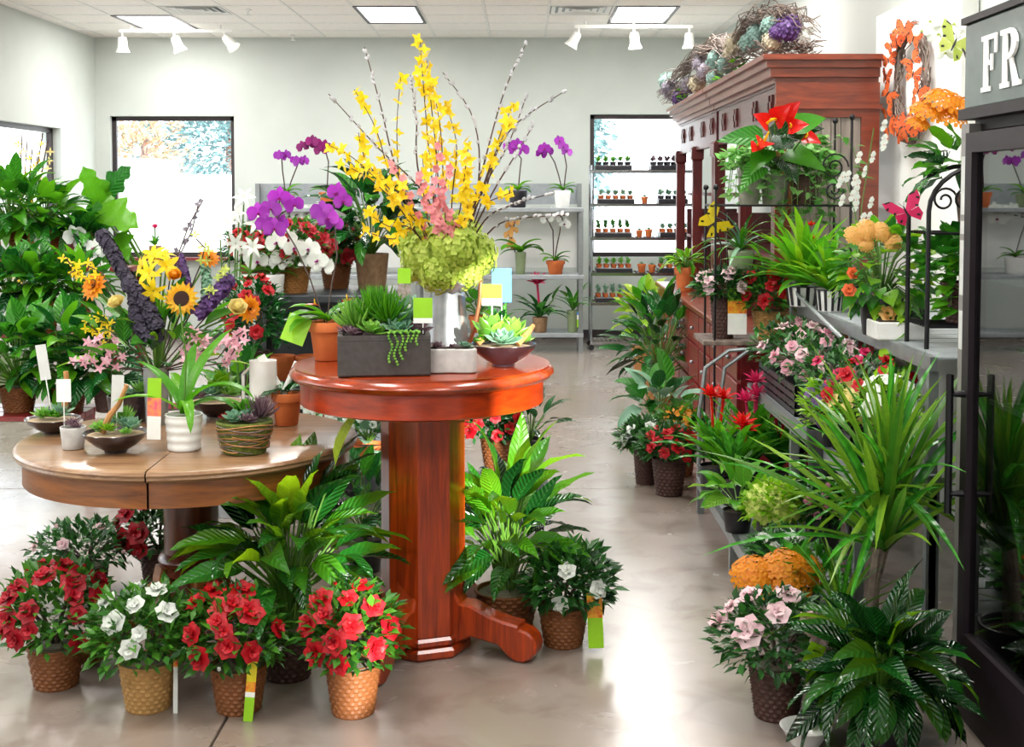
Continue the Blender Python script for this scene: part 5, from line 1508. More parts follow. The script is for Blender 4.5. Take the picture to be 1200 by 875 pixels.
# ------------------------------------------------------------------ dark counter in the middle with orchids and azaleas
DX0, DX1, DY0, DY1, DZ = -1.52, -.68, 6.55, 7.25, 1.12
r = thing('dark_counter', 'dark charcoal painted shelf counter behind the two tables', 'shelf', ((DX0 + DX1) / 2, (DY0 + DY1) / 2, 0))
Mo = Matrix.Translation(-Vector(r.location))
M_CHAR = plain('charcoal_paint', '#3a3f44', '#2e3338', rough=.45)
b = MB(); b.prism([(DX0, DY0), (DX1, DY0), (DX1, DY1), (DX0, DY1)], DZ - .04, DZ, .006); part('counter_top', b, r, M_CHAR, Mo, smooth=False)
for z in (.12, .62):
    b = MB(); b.box(DX0 + .03, DX1 - .03, DY0 + .04, DY1 - .02, z, z + .03); part('shelf_board', b, r, M_CHAR, Mo, smooth=False)
for x in (DX0 + .02, DX1 - .08):
    for y in (DY0 + .02, DY1 - .08):
        b = MB(); b.box(x, x + .06, y, y + .06, 0, DZ - .04); part('leg', b, r, M_CHAR, Mo, smooth=False)
b = MB(); b.box(DX0 + .03, DX1 - .03, DY1 - .02, DY1, .1, DZ - .04); part('back_board', b, r, M_CHAR, Mo, smooth=False)
GC = 'plants on the dark counter'
def cz(d): return HORIZON + (EYE - DZ) * FPX / d
azalea('red azalea in a tan woven basket in the middle of the dark counter', 344, cz(6.75), 40, 30, 96, 262, F_CRIM, 18, z=DZ, fr=9, grp=GC, pm=M_WICKTAN, leaf=11, lm=L_AZG)
azalea('red azalea at the left end of the dark counter behind the white orchids', 300, cz(6.95), 36, 32, 70, 268, F_RED, 14, z=DZ, fr=9, grp=GC, pm=M_WICKBROWN, leaf=11, lm=L_DEEP)
azalea('red azalea right of the orchids on the dark counter, beside the brown pot', 394, cz(7.05), 36, 30, 62, 262, F_CRIM, 12, z=DZ, fr=9, grp=GC, pm=M_WICKBROWN, leaf=11)
bushy('large dark leafy plant in a brown pulp pot on the dark counter', 436, cz(7.0), 40, 42, 104, 204, 90, 44, z=DZ, lm=[L_DEEP, L_LILYD, L_MID], pm=M_PAPERPOT, pot='plain', prof='lance', wl=.38, grp=GC, droop=1.1, low=-.6)
orchid('white moth orchid with a bending spray in front of the red azalea', 322, cz(6.62), 0, 'plain', 24, 24, 34, [[(352, 268, -.05), (338, 280, -.05), (325, 284, -.08), (362, 292, -.08), (373, 305, -.1), (380, 312, -.1), (366, 300, -.06), (345, 290, -.1)]], F_WHITE, 14, z=DZ, grp='moth orchids')
orchid('white moth orchid low on the left end of the dark counter', 294, cz(6.64), 0, 'plain', 24, 24, 30, [[(292, 300, 0), (302, 306, -.05), (326, 308, -.05), (332, 302, -.05), (285, 298, -.04)]], F_WHITE, 13, z=DZ, grp='moth orchids')
azalea('scarlet azalea low in front of the dark counter', 300, 470, 34, 60, 72, 328, F_RED, 14, d=6.3, fr=8, grp='plants before the dark counter', pm=M_WICKDARK, leaf=11, lm=L_DEEP)
bushy('white flowering plant low behind the oak table beside the counter', 284, 560, 40, 60, 80, 400, 40, 30, d=6.1, lm=[L_MID, L_BLUEGREY, L_FRESH], pot='plain', grp='plants before the dark counter')
loc = P(268, 300, 6.5); loc.z = 0
r = thing('lily_bucket', 'pale white lilies in a tall bucket left of the dark counter', 'arrangement', loc)
plain_pot(r, .12, .45, M_GALV, .8)
ps = []
for k, (px, py, f) in enumerate(((286, 232, (0, -.8, .5)), (280, 250, (-.6, -.7, .2)), (298, 262, (.5, -.7, .2)), (268, 262, (-.4, -.8, .4)), (276, 285, (.2, -1, 0)), (296, 290, (.3, -.8, .4)), (258, 280, (-.6, -.6, .4)))):
    p = P(px, py, 6.45) - loc; ps.append([(0, 0, .4), p.lerp(Vector((0, 0, .4)), .4), p])
    leaf_part(r, 'lily_bloom', lily, F_WHITE, Tm(p) @ aimz(f) @ Sc(16 * 6.45 / FPX), 'lily', F_CHART)
stems(r, ps, .004, M_STEM, 'stems')
rosette(r, rngn(), 14, (0, 0, .6), .3, .05, 'lance', [L_MID, L_DEEP], .3, 1.2, key='lily_stem_leaf')
for k, px in enumerate((298, 330, 362)):
    loc = P(px, 400, 6.8); loc.z = .65
    r = thing('clay_pot', ['empty clay pot on the middle shelf of the dark counter, left of three', 'empty clay pot on the middle shelf of the dark counter, middle of three', 'empty clay pot on the middle shelf of the dark counter, right of three'][k], 'pot', loc, 'clay pots in the dark counter')
    clay_pot(r, .075, .13, M_TERRA)

# ------------------------------------------------------------------ grey stand along the rear wall
r = thing('rear_display_stand', 'long grey metal display stand with three shelves along the rear wall', 'shelf', (-1.1, 13.3, 0))
Mo = Matrix.Translation(-Vector(r.location))
SX0, SX1, SY0, SY1 = -2.82, .63, 13.1, 13.6
for z in (.2, .8, 1.49):
    b = MB(); b.prism([(SX0, SY0), (SX1, SY0), (SX1, SY1), (SX0, SY1)], z - .045, z, .006); part('shelf_board', b, r, M_BENCHGREY, Mo, smooth=False)
b = MB(); b.box(SX0, SX1, SY1 - .02, SY1, 1.52, 1.74); part('back_panel', b, r, M_BENCHGREY, Mo, smooth=False)
b = MB(); b.box(SX0, SX1, SY1 - .02, SY1, .85, 1.44); part('lower_back_panel', b, r, M_WHITE, Mo, smooth=False)
for x in (SX0, (SX0 + SX1) / 2, SX1 - .05):
    for y in (SY0 + .01, SY1 - .07):
        b = MB(); b.box(x, x + .045, y, y + .045, 0, 1.74 if y > 13.3 else 1.44); part('leg', b, r, M_GREY, Mo, smooth=False)
GR = 'plants on the grey rear stand'
def ry(z, d=13.25): return HORIZON + (EYE - z) * FPX / d
orchid('purple orchid in a dark pot on top of the rear stand', 607, 0, 13.25, 'plain', 22, 20, 22, [[(612, 190, 0), (600, 176, 0), (606, 174, 0), (612, 178, -.03), (618, 182, 0), (598, 170, 0)]], F_MAG, 8, pm=M_BLACKPOT, grp=GR, z=1.49) if False else None
def rear_orchid(label, px, z, pot, pw, ph, pm, spikes, fm, fr=8, leaves=5, ll=22):
    d = 13.25
    return orchid(label, px, ry(z, d) , d, pot, pw, ph, ll, [[(x, y, dy) for x, y, dy in sp] for sp in spikes], fm, fr, pm=pm, grp=GR, leaves=leaves, z=z)
rear_orchid('purple orchid in a dark pot on the top shelf of the rear stand', 607, 1.49, 'plain', 22, 20, M_BLACKPOT, [[(611, 186, 0), (603, 175, 0), (597, 172, 0), (612, 176, -.05), (606, 170, 0)]], F_MAG)
rear_orchid('two stemmed magenta orchid in a white pot at the right end of the rear stand', 659, 1.49, 'plain', 20, 20, M_CERAMIC, [[(650, 190, 0), (642, 177, 0), (634, 180, 0), (638, 174, -.05)], [(664, 195, 0), (660, 172, 0), (655, 165, 0), (664, 178, 0)]], F_MAG, 7)
rear_orchid('dark magenta orchid in an orange pot on the rear stand behind the azaleas', 384, 1.49, 'clay', 20, 18, M_TERRA, [[(385, 190, 0), (380, 172, 0), (370, 167, 0), (362, 170, 0), (355, 172, 0), (366, 166, -.05), (376, 176, 0)]], F_MAGD)
rear_orchid('small purple orchid left on the rear stand with two short stems', 336, 1.49, 'plain', 20, 16, M_GREENPOT, [[(331, 200, 0), (330, 184, 0), (336, 182, 0), (327, 182, 0)], [(344, 205, 0), (350, 190, 0), (357, 188, 0), (346, 188, 0)]], F_MAG, 7)
rear_orchid('white moth orchid on the middle rear shelf in a terracotta pot', 651, .8, 'clay', 22, 16, M_TERRA, [[(648, 270, 0), (641, 256, 0), (647, 250, 0), (652, 254, 0)], [(656, 272, 0), (658, 256, 0), (662, 262, 0), (654, 248, -.05)]], F_WHITE, 8)
rear_orchid('orange orchid in a green vase on the middle rear shelf', 610, .8, 'plain', 13, 26, M_GREENPOT, [[(604, 296, 0), (600, 283, 0), (596, 275, 0), (602, 270, 0), (597, 264, 0), (603, 260, 0), (598, 288, 0)]], F_PEACH, 6, 6, 34)
rear_orchid('white orchids on the middle rear shelf behind the red azaleas', 346, .8, 'plain', 26, 20, M_CERAMIC, [[(335, 262, 0), (340, 250, 0), (350, 246, 0), (360, 250, 0), (368, 256, 0), (372, 246, 0), (330, 256, 0)]], F_WHITE, 10)
d = 13.2
r, s, h = bushy('pink flowered bromeliad in a square brown pot on the lowest rear shelf', 633, ry(.2), 18, 18, 80, 345, 4, 20, z=.2, pot='plain', pm=M_PAPERPOT, lm=[L_MID], grp=GR, name='potted_bromeliad')
rosette(r, rngn(), 18, (0, 0, h), .36, .05, 'strap', [L_MID, L_DEEP], .2, 1.25, 1.2, key='brom_leaf')
b = MB(); b.tube([(0, 0, h), (-.03, 0, .5)], .014, 6); part('stem', b, r, F_PINKSPIKE)
leaf_part(r, 'brom_star', brom_star, F_PINKSPIKE, Tm(-.03, -.02, .5) @ aimz((0, -.5, .9)) @ Sc(.16), 'flower')
r, s, h = bushy('leafy orchid in a green glass vase with a lime tag on the lowest rear shelf', 671, ry(.2), 14, 26, 50, 340, 4, 20, z=.2, pot='plain', pm=M_GREENPOT, lm=[L_FRESH], grp=GR, name='potted_orchid')
rosette(r, rngn(), 12, (0, 0, h), .3, .05, 'strap', [L_FRESH, L_MID], .1, 1.0, 1.0, key='brom_leaf')
tag(r, (.07, -.08, .06), .06, .16, [M_TAGLIME, M_TAGWHITE, M_TAGBLUE], (0, .5, .8, 1), name='care_tag')
bushy('small fern like plant at the left of the lowest rear shelf', 560, ry(.2), 22, 20, 56, 345, 26, 22, z=.2, pot='clay', lm=[L_MID, L_FRESH], grp=GR)

# ------------------------------------------------------------------ chrome wire rack with seedling trays
WX0, WX1, WY0, WY1 = .71, 1.86, 13.3, 13.72
r = thing('wire_rack', 'chrome wire shelving rack in front of the right rear window', 'rack', ((WX0 + WX1) / 2, (WY0 + WY1) / 2, 0))
Mo = Matrix.Translation(-Vector(r.location))
RZ = [.09, .5, .81, 1.18, 1.53, 1.88]
for z in RZ:
    b = MB()
    b.box(WX0, WX1, WY0, WY0 + .012, z - .03, z); b.box(WX0, WX1, WY1 - .012, WY1, z - .03, z)
    for k in range(26):
        x = WX0 + .02 + k * (WX1 - WX0 - .04) / 25; b.box(x - .003, x + .003, WY0 + .01, WY1 - .01, z - .008, z)
    part('wire_shelf', b, r, M_CHROME, Mo, smooth=False, kind='stuff')
for x in (WX0 + .012, WX1 - .012):
    for y in (WY0 + .012, WY1 - .012):
        b = MB(); b.tube([(x, y, .06), (x, y, 1.93)], .012, 8); part('post', b, r, M_CHROME, Mo)
        b = MB(); b.lathe([(1e-4, -.012), (.03, -.012), (.03, .012), (1e-4, .012)], 12, 0, Tm(x, y, .031) @ Rx(PI / 2)); part('caster', b, r, M_BLACKPOT, Mo)
GT2 = 'seedling trays on the wire rack'
def tray(label, px, shelf, wpx, top, lm, pots=True, grow=.05):
    z = RZ[shelf]; y = WY0 + .16; p = P(px, 300, y); s = FPX / y
    r = thing('seedling_tray', label, 'tray', (p.x, y, z), GT2)
    w = wpx / s / 2; dd = .13
    b = MB(); b.prism([(-w, -dd), (w, -dd), (w, dd), (-w, dd)], 0, .05, .008); part('tray', b, r, M_BLACKPOT, smooth=False)
    rng = rngn(); b = MB(); n = max(4, int(w * 2 / .065))
    f = MB()
    for i in range(n):
        for j in range(4):
            x, yy = -w + .035 + i * (2 * w - .07) / max(n - 1, 1), -dd + .035 + j * .063
            b.lathe([(.02, .048), (.027, .085), (.02, .085), (1e-4, .08)], 8, 0, Tm(x, yy, 0))
            for q in range(12):
                v = Vector((rng.uniform(-1, 1), rng.uniform(-1, 1), rng.uniform(.2, 1.4)))
                f.add(AZLEAF, Tm(x, yy, .085 + rng.random() * grow * .6) @ aimx(v) @ Sc(rng.uniform(.035, .06)))
    part('seedling_pots', b, r, M_TERRA if pots else M_BLACKPOT, kind='stuff')
    part('seedlings', f, r, lm, kind='stuff')
tray('black seedling tray on the top rack shelf, left side', 718, 5, 42, 0, L_FRESH, False)
tray('black seedling tray on the top rack shelf, right side', 781, 5, 40, 0, L_SUCPURP, False)
tray('black tray of small plants on the second rack shelf, left side', 721, 4, 42, 0, L_BLUEGREY, True)
tray('black tray of grey green plants on the second rack shelf, right side', 787, 4, 34, 0, L_BLUEGREY, False)
tray('black tray of tall green seedlings in red pots on the third rack shelf', 718, 3, 42, 0, L_MID, True, .12)
tray('black tray of seedlings in red pots on the third rack shelf, right side', 789, 3, 34, 0, L_BLUEGREY, True)
tray('black tray of seedlings in red pots on the fourth rack shelf', 719, 2, 42, 0, L_FRESH, True, .06)
tray('black tray of green seedlings on the fourth rack shelf, right side', 789, 2, 36, 0, L_MID, True, .06)
tray('tray of pale succulents in red pots on the fifth rack shelf', 718, 1, 42, 0, L_BLUEGREY, True, .1)
for k, (px, sfh, w) in enumerate(((755, 4, 8), (749, 3, 8), (760, 3, 9), (752, 2, 10), (764, 2, 9))):
    z = RZ[sfh]; y = WY0 + .1; p = P(px, 300, y); s = FPX / y
    r = thing('small_pot', ['little red pot alone on the second rack shelf', 'left of two little red pots on the third rack shelf', 'right of two little red pots on the third rack shelf', 'left of two little red pots on the fourth rack shelf', 'right of two little red pots on the fourth rack shelf'][k], 'pot', (p.x, y, z), 'little red pots on the wire rack')
    clay_pot(r, w / 2 / s, w / s, M_TERRA)
    succ_set(r, [(0, 0, w / s, .035, 'spiky', L_BLUEGREY)], s)

# ------------------------------------------------------------------ right: tiered metal bench
SEED[0] = 2000
BY0, BY1 = 4.4, 6.55
TIERS = [(.9, 1.24, .18), (1.16, 1.46, .67), (1.41, 2.02, 1.08)]
r = thing('tiered_plant_bench', 'tiered grey metal plant bench with slatted shelves along the right side', 'bench', (1.4, (BY0 + BY1) / 2, 0))
Mo = Matrix.Translation(-Vector(r.location))
for k, (x0, x1, z) in enumerate(TIERS):
    b = MB(); b.box(x0, x0 + .025, BY0, BY1, z - .05, z); part('front_rail', b, r, M_GREY, Mo, smooth=False)
    b = MB(); b.box(x1 - .025, x1, BY0, BY1, z - .05, z - .012); part('rear_rail', b, r, M_GREY, Mo, smooth=False)
    n = 15
    for i in range(n):
        y = BY0 + (BY1 - BY0) * i / n
        b = MB(); b.prism([(x0 + .026, y + .006), (x1, y + .006), (x1, y + (BY1 - BY0) / n - .006), (x0 + .026, y + (BY1 - BY0) / n - .006)], z - .012, z, .003)
        part('slat', b, r, M_BENCHGREY, Mo, smooth=False)
    for x in (x0, x1 - .04):
        for y in (BY0 + .01, (BY0 + BY1) / 2, BY1 - .05):
            b = MB(); b.box(x, x + .035, y, y + .035, 0, z - .05); part('leg', b, r, M_GREY, Mo, smooth=False)
b = MB()
b.tube([(1.37, 6.5, .67), (1.37, 6.5, 1.14), (1.37, 6.46, 1.2), (1.37, 6.4, 1.2), (1.37, 6.34, 1.14), (1.37, 4.5, .9)], .01, 8)
part('side_brace', b, r, M_GREY, Mo)
Z1, Z2, Z3 = 1.08, .67, .18

# iron baker's rack
KX0, KX1, KY0, KY1 = 1.0, 1.7, 6.62, 6.98
r = thing('iron_rack', 'black iron rack with scrolled ends and three shelves before the hutch', 'rack', ((KX0 + KX1) / 2, (KY0 + KY1) / 2, 0))
Mo = Matrix.Translation(-Vector(r.location))
for x in (KX0, KX1):
    for y in (KY0, KY1):
        b = MB(); zt = 2.02 if x == KX1 else 1.66; b.tube([(x, y, 0), (x, y, zt)], .006, 8); b.ball((x, y, zt + .015), .016); part('post', b, r, M_BLACKIRON, Mo)
for z in (1.22, 1.58):
    b = MB()
    for y in (KY0, KY1): b.tube([(KX0, y, z), (KX1, y, z)], .005, 6)
    for x in (KX0, KX1): b.tube([(x, KY0, z), (x, KY1, z)], .007, 6)
    for i in range(9): b.tube([(KX0 + .02, KY0 + .036 * (i + .5) * 1.1, z - .002), (KX1 - .02, KY0 + .036 * (i + .5) * 1.1, z - .002)], .0035, 5)
    part('wire_shelf', b, r, M_BLACKIRON, Mo)
for k in range(3):
    b = MB(); y = KY0 - .02 + k * .13; b.prism([(KX0 - .06, y), (KX1, y), (KX1, y + .12), (KX0 - .06, y + .12)], .855, .88, .004); part('shelf_board', b, r, M_DRIFTG if False else M_TWIG, Mo, smooth=False)
def scroll(c, r0, turns, flip=1, n=26):
    return [(c[0] + flip * r0 * (1 - .75 * i / n) * math.cos(turns * 2 * PI * i / n), c[1], c[2] + r0 * (1 - .75 * i / n) * math.sin(turns * 2 * PI * i / n)) for i in range(n + 1)]
for x, fl in ((KX1 - .09, 1),):
    b = MB(); b.tube(scroll((x, KY0, 1.78), .075, 1.6, fl), .005, 5); b.tube(scroll((x, KY0, 1.66), .05, -1.5, fl), .005, 5); part('scroll', b, r, M_BLACKIRON, Mo)
for k, x in enumerate((KX0 - .05, KX0 + .05)):
    b = MB(); b.tube([(x + .35 - k * .1, KY0 - .02, .85), (x + .12, KY0 - .02, .83), (x - .0, KY0 - .02, .74), (x - .03, KY0 - .02, .5), (x - .03, KY0 - .02, .02)], .011, 8); part('curved_leg', b, r, M_GREY, Mo)

GI = 'plants on the iron rack'
IV = leafT(1, .95, 3, 'heart', .4, .1)
def ivy(root, rng, c, n, reach, drop, size, m, az=(0, 6.28), up=.05):
    b = MB(); st = MB()
    for k in range(n):
        a = az[0] + (az[1] - az[0]) * (k + rng.random()) / n; L = rng.uniform(.5, 1) * drop; o = reach * rng.uniform(.4, 1)
        path = [Vector(c) + Vector((math.cos(a) * o * math.sin(min(t * 1.6, PI / 2)), math.sin(a) * o * math.sin(min(t * 1.6, PI / 2)), up * math.sin(PI * min(t * 1.2, 1)) - L * max(t - .3, 0) ** 1.2)) for t in [i / 8 for i in range(9)]]
        st.tube(path, .002, 4)
        for i in range(1, 9):
            for q in range(2):
                b.add(IV, Tm(path[i] + Vector((rng.uniform(-.02, .02), rng.uniform(-.02, .02), rng.uniform(-.02, .02)))) @ aimx((math.cos(a) + rng.uniform(-1, 1), math.sin(a) + rng.uniform(-1, 1), rng.uniform(-.8, .3)), rng.uniform(-.5, .5)) @ Sc(size * rng.uniform(.7, 1.2)))
    part('vines', st, root, M_STEM, kind='stuff')
    part('foliage', b, root, m, kind='stuff')
def kz(z, d): return HORIZON + (EYE - z) * FPX / d
loc, s = at(878, 241, 1.58); loc = P(878, 240, 6.8); loc.z = 1.582; s = FPX / 6.8
r = thing('potted_ivy', 'ivy in a weathered stone pot on the top shelf of the iron rack', 'plant', loc, GI)
h = plain_pot(r, .062, .18, M_STONEPOT, .78)
ivy(r, rngn(), (0, 0, h), 16, .17, .25, .045, L_IVY, up=.12)
foliage(r, rngn(), 90, (-.02, 0, h + .02), .13, .11, .1, IV, .05, L_IVY, -.2)
loc = P(944, 240, 6.8); loc.z = 1.582
r = thing('ivy_basket', 'ivy spilling from a woven basket on the right of the top iron shelf', 'plant', loc, GI)
h = plain_pot(r, .085, .16, M_WICKDARK, .8)
ivy(r, rngn(), (0, 0, h), 26, .2, .42, .048, L_IVY, up=.14)
foliage(r, rngn(), 120, (.02, 0, h + .02), .15, .11, .11, IV, .052, L_IVY, -.3)
ivy(r, rngn(), (0, 0, h), 3, .3, .02, .05, L_IVY, az=(-.2, .2), up=.2)
loc = P(908, 240, 6.84); loc.z = 1.582
r = thing('anthurium', 'red flowered anthurium with big dark leaves on the top iron shelf', 'plant', loc, GI)
s = FPX / 6.84
h = plain_pot(r, .08, .16, M_STONEPOT, .8)
ps = []
for k, (px, py, v, L) in enumerate(((870, 160, (-1, -.4, .1), 56), (890, 185, (-.5, -.9, -.5), 50), (935, 152, (1, -.3, .35), 60), (905, 170, (.2, -1, .1), 50), (945, 185, (.8, -.6, -.3), 52), (925, 195, (.3, -.9, -.6), 46), (880, 205, (-.6, -.7, -.5), 44), (950, 140, (.9, .2, .4), 50), (915, 160, (0, .5, .5), 44))):
    p = P(px, py, 6.6) - loc; v = Vector(v); q = p - v.normalized() * L / 2 / s
    leaf_part(r, 'anthurium_leaf', lambda: leafT(1, .6, 7, 'heart', .6, .18, cols=5), (L_MID, L_FRESH, L_LILYD)[k % 3], Tm(q) @ facing(v, (0, -.9, .6)) @ Sc(L / s)); ps.append([(0, 0, h), q])
for px, py, v, L in ((908, 142, (.3, -.8, .5), 26), (918, 138, (.6, -.5, .7), 22), (896, 165, (-.3, -1, -.2), 24), (924, 150, (.8, -.6, .2), 20), (900, 146, (-.6, -.6, .4), 22), (942, 160, (.8, -.6, -.3), 18), (888, 170, (-.4, -.9, -.3), 18)):
    p = P(px, py, 6.56) - loc
    leaf_part(r, 'anthurium', spathe, F_SCARLET, Tm(p) @ facing(v, (0, -1, .4)) @ Sc(L * 1.2 / s), 'flower', F_YEL); ps.append([(0, 0, h), p])
stems(r, ps, .004, M_STEM, 'stems')
loc = P(868, 322, 6.8); loc.z = 1.222
r = thing('narrow_leaf_plant', 'slender narrow leaved plant on the middle shelf of the iron rack', 'plant', loc, GI)
h = plain_pot(r, .07, .12, M_GREENPOT, .8)
rosette(r, rngn(), 30, (0, 0, h), .27, .022, 'blade', [L_MID, L_BLUEGREY, L_FRESH], .1, 1.4, 1.3, key='narrow_blade')
loc = P(845, 322, 6.72); loc.z = 1.222
def butterfly_mesh():
    b = MB()
    for sx in (-1, 1):
        fw = np.array([(0, 0, .1), (.5 * sx, .05, .75), (1.05 * sx, .1, .85), (1.0 * sx, .1, .4), (.7 * sx, .08, .05), (.05 * sx, 0, -.05)])
        b.add((fw, [(0, 1, 2, 3, 4, 5)], [0]))
        hw = np.array([(.05 * sx, 0, -.05), (.7 * sx, .08, .02), (.75 * sx, .1, -.4), (.45 * sx, .08, -.7), (.1 * sx, 0, -.3)])
        b.add((hw, [(0, 1, 2, 3, 4)], [0]))
        for q in ((.62, .8, .95, .82), (.85, .55, 1.0, .45), (.5, .25, .75, .1), (.4, -.25, .62, -.4)):
            b.raw([(q[0] * sx, .07, q[1]), (q[2] * sx, .085, q[3]), ((q[2] - .08) * sx, .08, q[3] - .08), ((q[0] - .06) * sx, .065, q[1] - .06)], [(0, 1, 2, 3)], 1, Tm(0, -.015, 0)); b.raw([(q[0] * sx, .1, q[1]), (q[2] * sx, .115, q[3]), ((q[2] - .08) * sx, .11, q[3] - .08), ((q[0] - .06) * sx, .095, q[1] - .06)], [(0, 1, 2, 3)], 1)
    b.tube([(0, 0, -.35), (0, -.02, 0), (0, 0, .3)], [.03, .06, .03], 6, 1)
    b.tube([(0, 0, .28), (.15, -.02, .55)], .012, 4, 1); b.tube([(0, 0, .28), (-.15, -.02, .55)], .012, 4, 1)
    return b.T()
r = thing('butterfly_pick', 'yellow and black swallowtail butterfly on a stake at the left of the iron rack', 'decoration', loc)
p = P(836, 262, 6.72) - loc
b = MB(); b.tube([(0, 0, 0), (.0, 0, .15), p], .004, 5); part('stake', b, r, M_BLACKIRON)
leaf_part(r, 'butterfly', butterfly_mesh, F_BUTYE, Tm(p) @ Ry(.9) @ Rz(.5) @ Sc(.1), 'butterfly', M_BLACKPOT)
r, s, h = azalea('pale pink and white azalea with a care tag on the lower iron shelf', 847, kz(.88, 6.75), 30, 48, 66, 318, F_PALEPINK, 8, z=.88, fr=8, grp=GI, pm=M_WICKDARK, leaf=11, pot='basket', lean=1.6)
tag(r, (.06, -.09, .03), 22 / s, 54 / s, [M_TAGWHITE, M_TAGRED, M_TAGLIME], (0, .45, .72, 1), name='care_tag')
azalea('red azalea in a pale woven basket on the lower iron shelf', 902, kz(.88, 6.72), 42, 34, 76, 318, F_RED, 9, z=.88, fr=10, grp=GI, pm=M_WICKSTRAW, leaf=12, lm=L_AZG)

# fern on the hutch counter, and floor plants beyond the bench
bushy('light green fern in a terracotta pot at the far end of the hutch counter', 803, 341, 26, 28, 44, 297, 34, 22, z=.86, lm=[L_LIME, L_FRESH], prof='lance', wl=.28, droop=1.2)
GF = 'plants on the floor along the right side'
bushy('yellow green leafy plant in a tan basket near the wire rack', 757, 412, 40, 30, 76, 330, 60, 26, z=0, d=None, lm=[L_YELLOWG, L_FRESH, L_LIME], pot='basket', pm=M_WICKTAN, grp=GF) if False else bushy('yellow green leafy plant in a tan basket near the wire rack', 758, 440, 36, 36, 70, 330, 60, 26, lm=[L_YELLOWG, L_FRESH, L_LIME], pot='basket', pm=M_WICKTAN, grp=GF)
bushy('tall glossy dark green plant on the floor before the hutch drawers', 774, 482, 38, 40, 100, 346, 90, 36, lm=[L_MID, L_DEEP, L_LILYD], pot='basket', pm=M_WICKTAN, prof='lance', wl=.36, grp=GF, low=-.6)
bushy('glossy dark green plant at the right against the red drawers', 838, 488, 36, 40, 70, 376, 44, 34, d=8.3, lm=[L_DEEP, L_MID], pot='basket', pm=M_WICKBROWN, prof='lance', wl=.36, grp=GF) if False else None
bushy('broad leaved silver green plant behind the white cyclamen on the floor', 772, 526, 30, 34, 92, 438, 26, 44, lm=[L_MID, L_BLUEGREY, L_DEEP], pot='plain', prof='ovate', wl=.5, grp=GF, droop=.9)
azalea('white azalea in a dark basket at the left of the right hand floor plants', 756, 566, 28, 42, 60, 494, F_WHITE, 9, fr=8, grp=GF, pm=M_WICKDARK, leaf=12)
azalea('red azalea in a dark basket at the front of the right hand floor plants', 784, 579, 40, 44, 72, 502, F_RED, 10, fr=9, grp=GF, pm=M_WICKDARK, leaf=12)
r, s, h = azalea('orange kalanchoe between the red azalea and the bench end', 798, 556, 34, 40, 60, 478, F_ORANGE, 30, fr=5, grp=GF, pm=M_WICKBROWN, leaf=12, lm=L_AZG, bloom=small_bloom, bkey='small_bloom', name='potted_kalanchoe')

# ---- lowest tier
G3 = 'plants on the lowest bench tier'
def brom(label, px, py, z, n, L, fm, red=1, lm=(L_FRESH, L_MID), tall=.3, pm=M_BLACKPOT, th1=1.0):
    loc, s = at(px, py, z); rng = rngn()
    r = thing('potted_bromeliad', label, 'bromeliad', loc, 'bromeliads')
    h = plain_pot(r, 20 / s, 30 / s, pm, .85)
    rosette(r, rng, n, (0, 0, h), L, L * .13, 'strap', list(lm), .08, th1, .9, key='bromeliad_leaf')
    for k in range(red):
        b = MB(); q = Vector((rng.uniform(-.05, .05), -.02, h + tall * rng.uniform(.68, .9))); b.tube([(0, 0, h), q], .008, 5); sp = part('flower_spike', b, r, fm)
        leaf_part(sp, 'brom_star', brom_star, fm, Tm(q) @ aimz((0, -.4, .9)) @ Sc(.08), 'flower')
    return r
brom('red spiked bromeliad at the far left of the lowest bench tier', 838, 574, Z3, 26, .34, F_SCARLET, 2, tall=.38, th1=.8)
brom('pink and white tipped bromeliad behind the prayer plant on the lowest tier', 882, 574, Z3, 26, .42, F_PINKSPIKE, 3, tall=.46, th1=.85)
brom('red bromeliad in the dense clump on the lowest tier, right of the pink tipped one', 912, 580, Z3, 26, .4, F_CRIM, 3, tall=.42, th1=.85)
brom('leafy bromeliad with low red flowers in front of the clump on the lowest tier', 862, 590, Z3, 24, .36, F_SCARLET, 2, tall=.3, th1=.85)
bushy('striped prayer plant in a black pot on the lowest tier', 864, 622, 36, 26, 96, 556, 32, 40, z=Z3, lm=[L_CALA, L_FRESH], pot='plain', prof='ovate', wl=.55, grp=G3, droop=.8)
azalea('chartreuse flowered plant in a black pot on the lowest tier', 906, 638, 44, 32, 66, 568, F_CHART, 46, z=Z3, fr=8, grp=G3, pot='plain', leaf=14, lm=L_LIME, bloom=small_bloom, bkey='small_bloom')
azalea('white azalea behind the orange kalanchoe on the lowest tier', 914, 690, 40, 30, 70, 624, F_WHITE, 12, z=Z3, fr=9, grp=G3, pot='plain', leaf=14)
azalea('pink striped cyclamen behind the dracaena blades on the lowest tier', 966, 640, 40, 34, 70, 566, F_PINK, 12, z=Z3, fr=11, grp=G3, pot='plain', leaf=14, bloom=cyclamen, bkey='cyclamen_bloom', name='potted_cyclamen')
azalea('hot pink flowers at the right behind the dracaena stem', 1040, 660, 40, 34, 70, 590, F_PINKSPIKE, 10, d=4.7, fr=9, grp=G3, pot='plain', leaf=14) if False else None
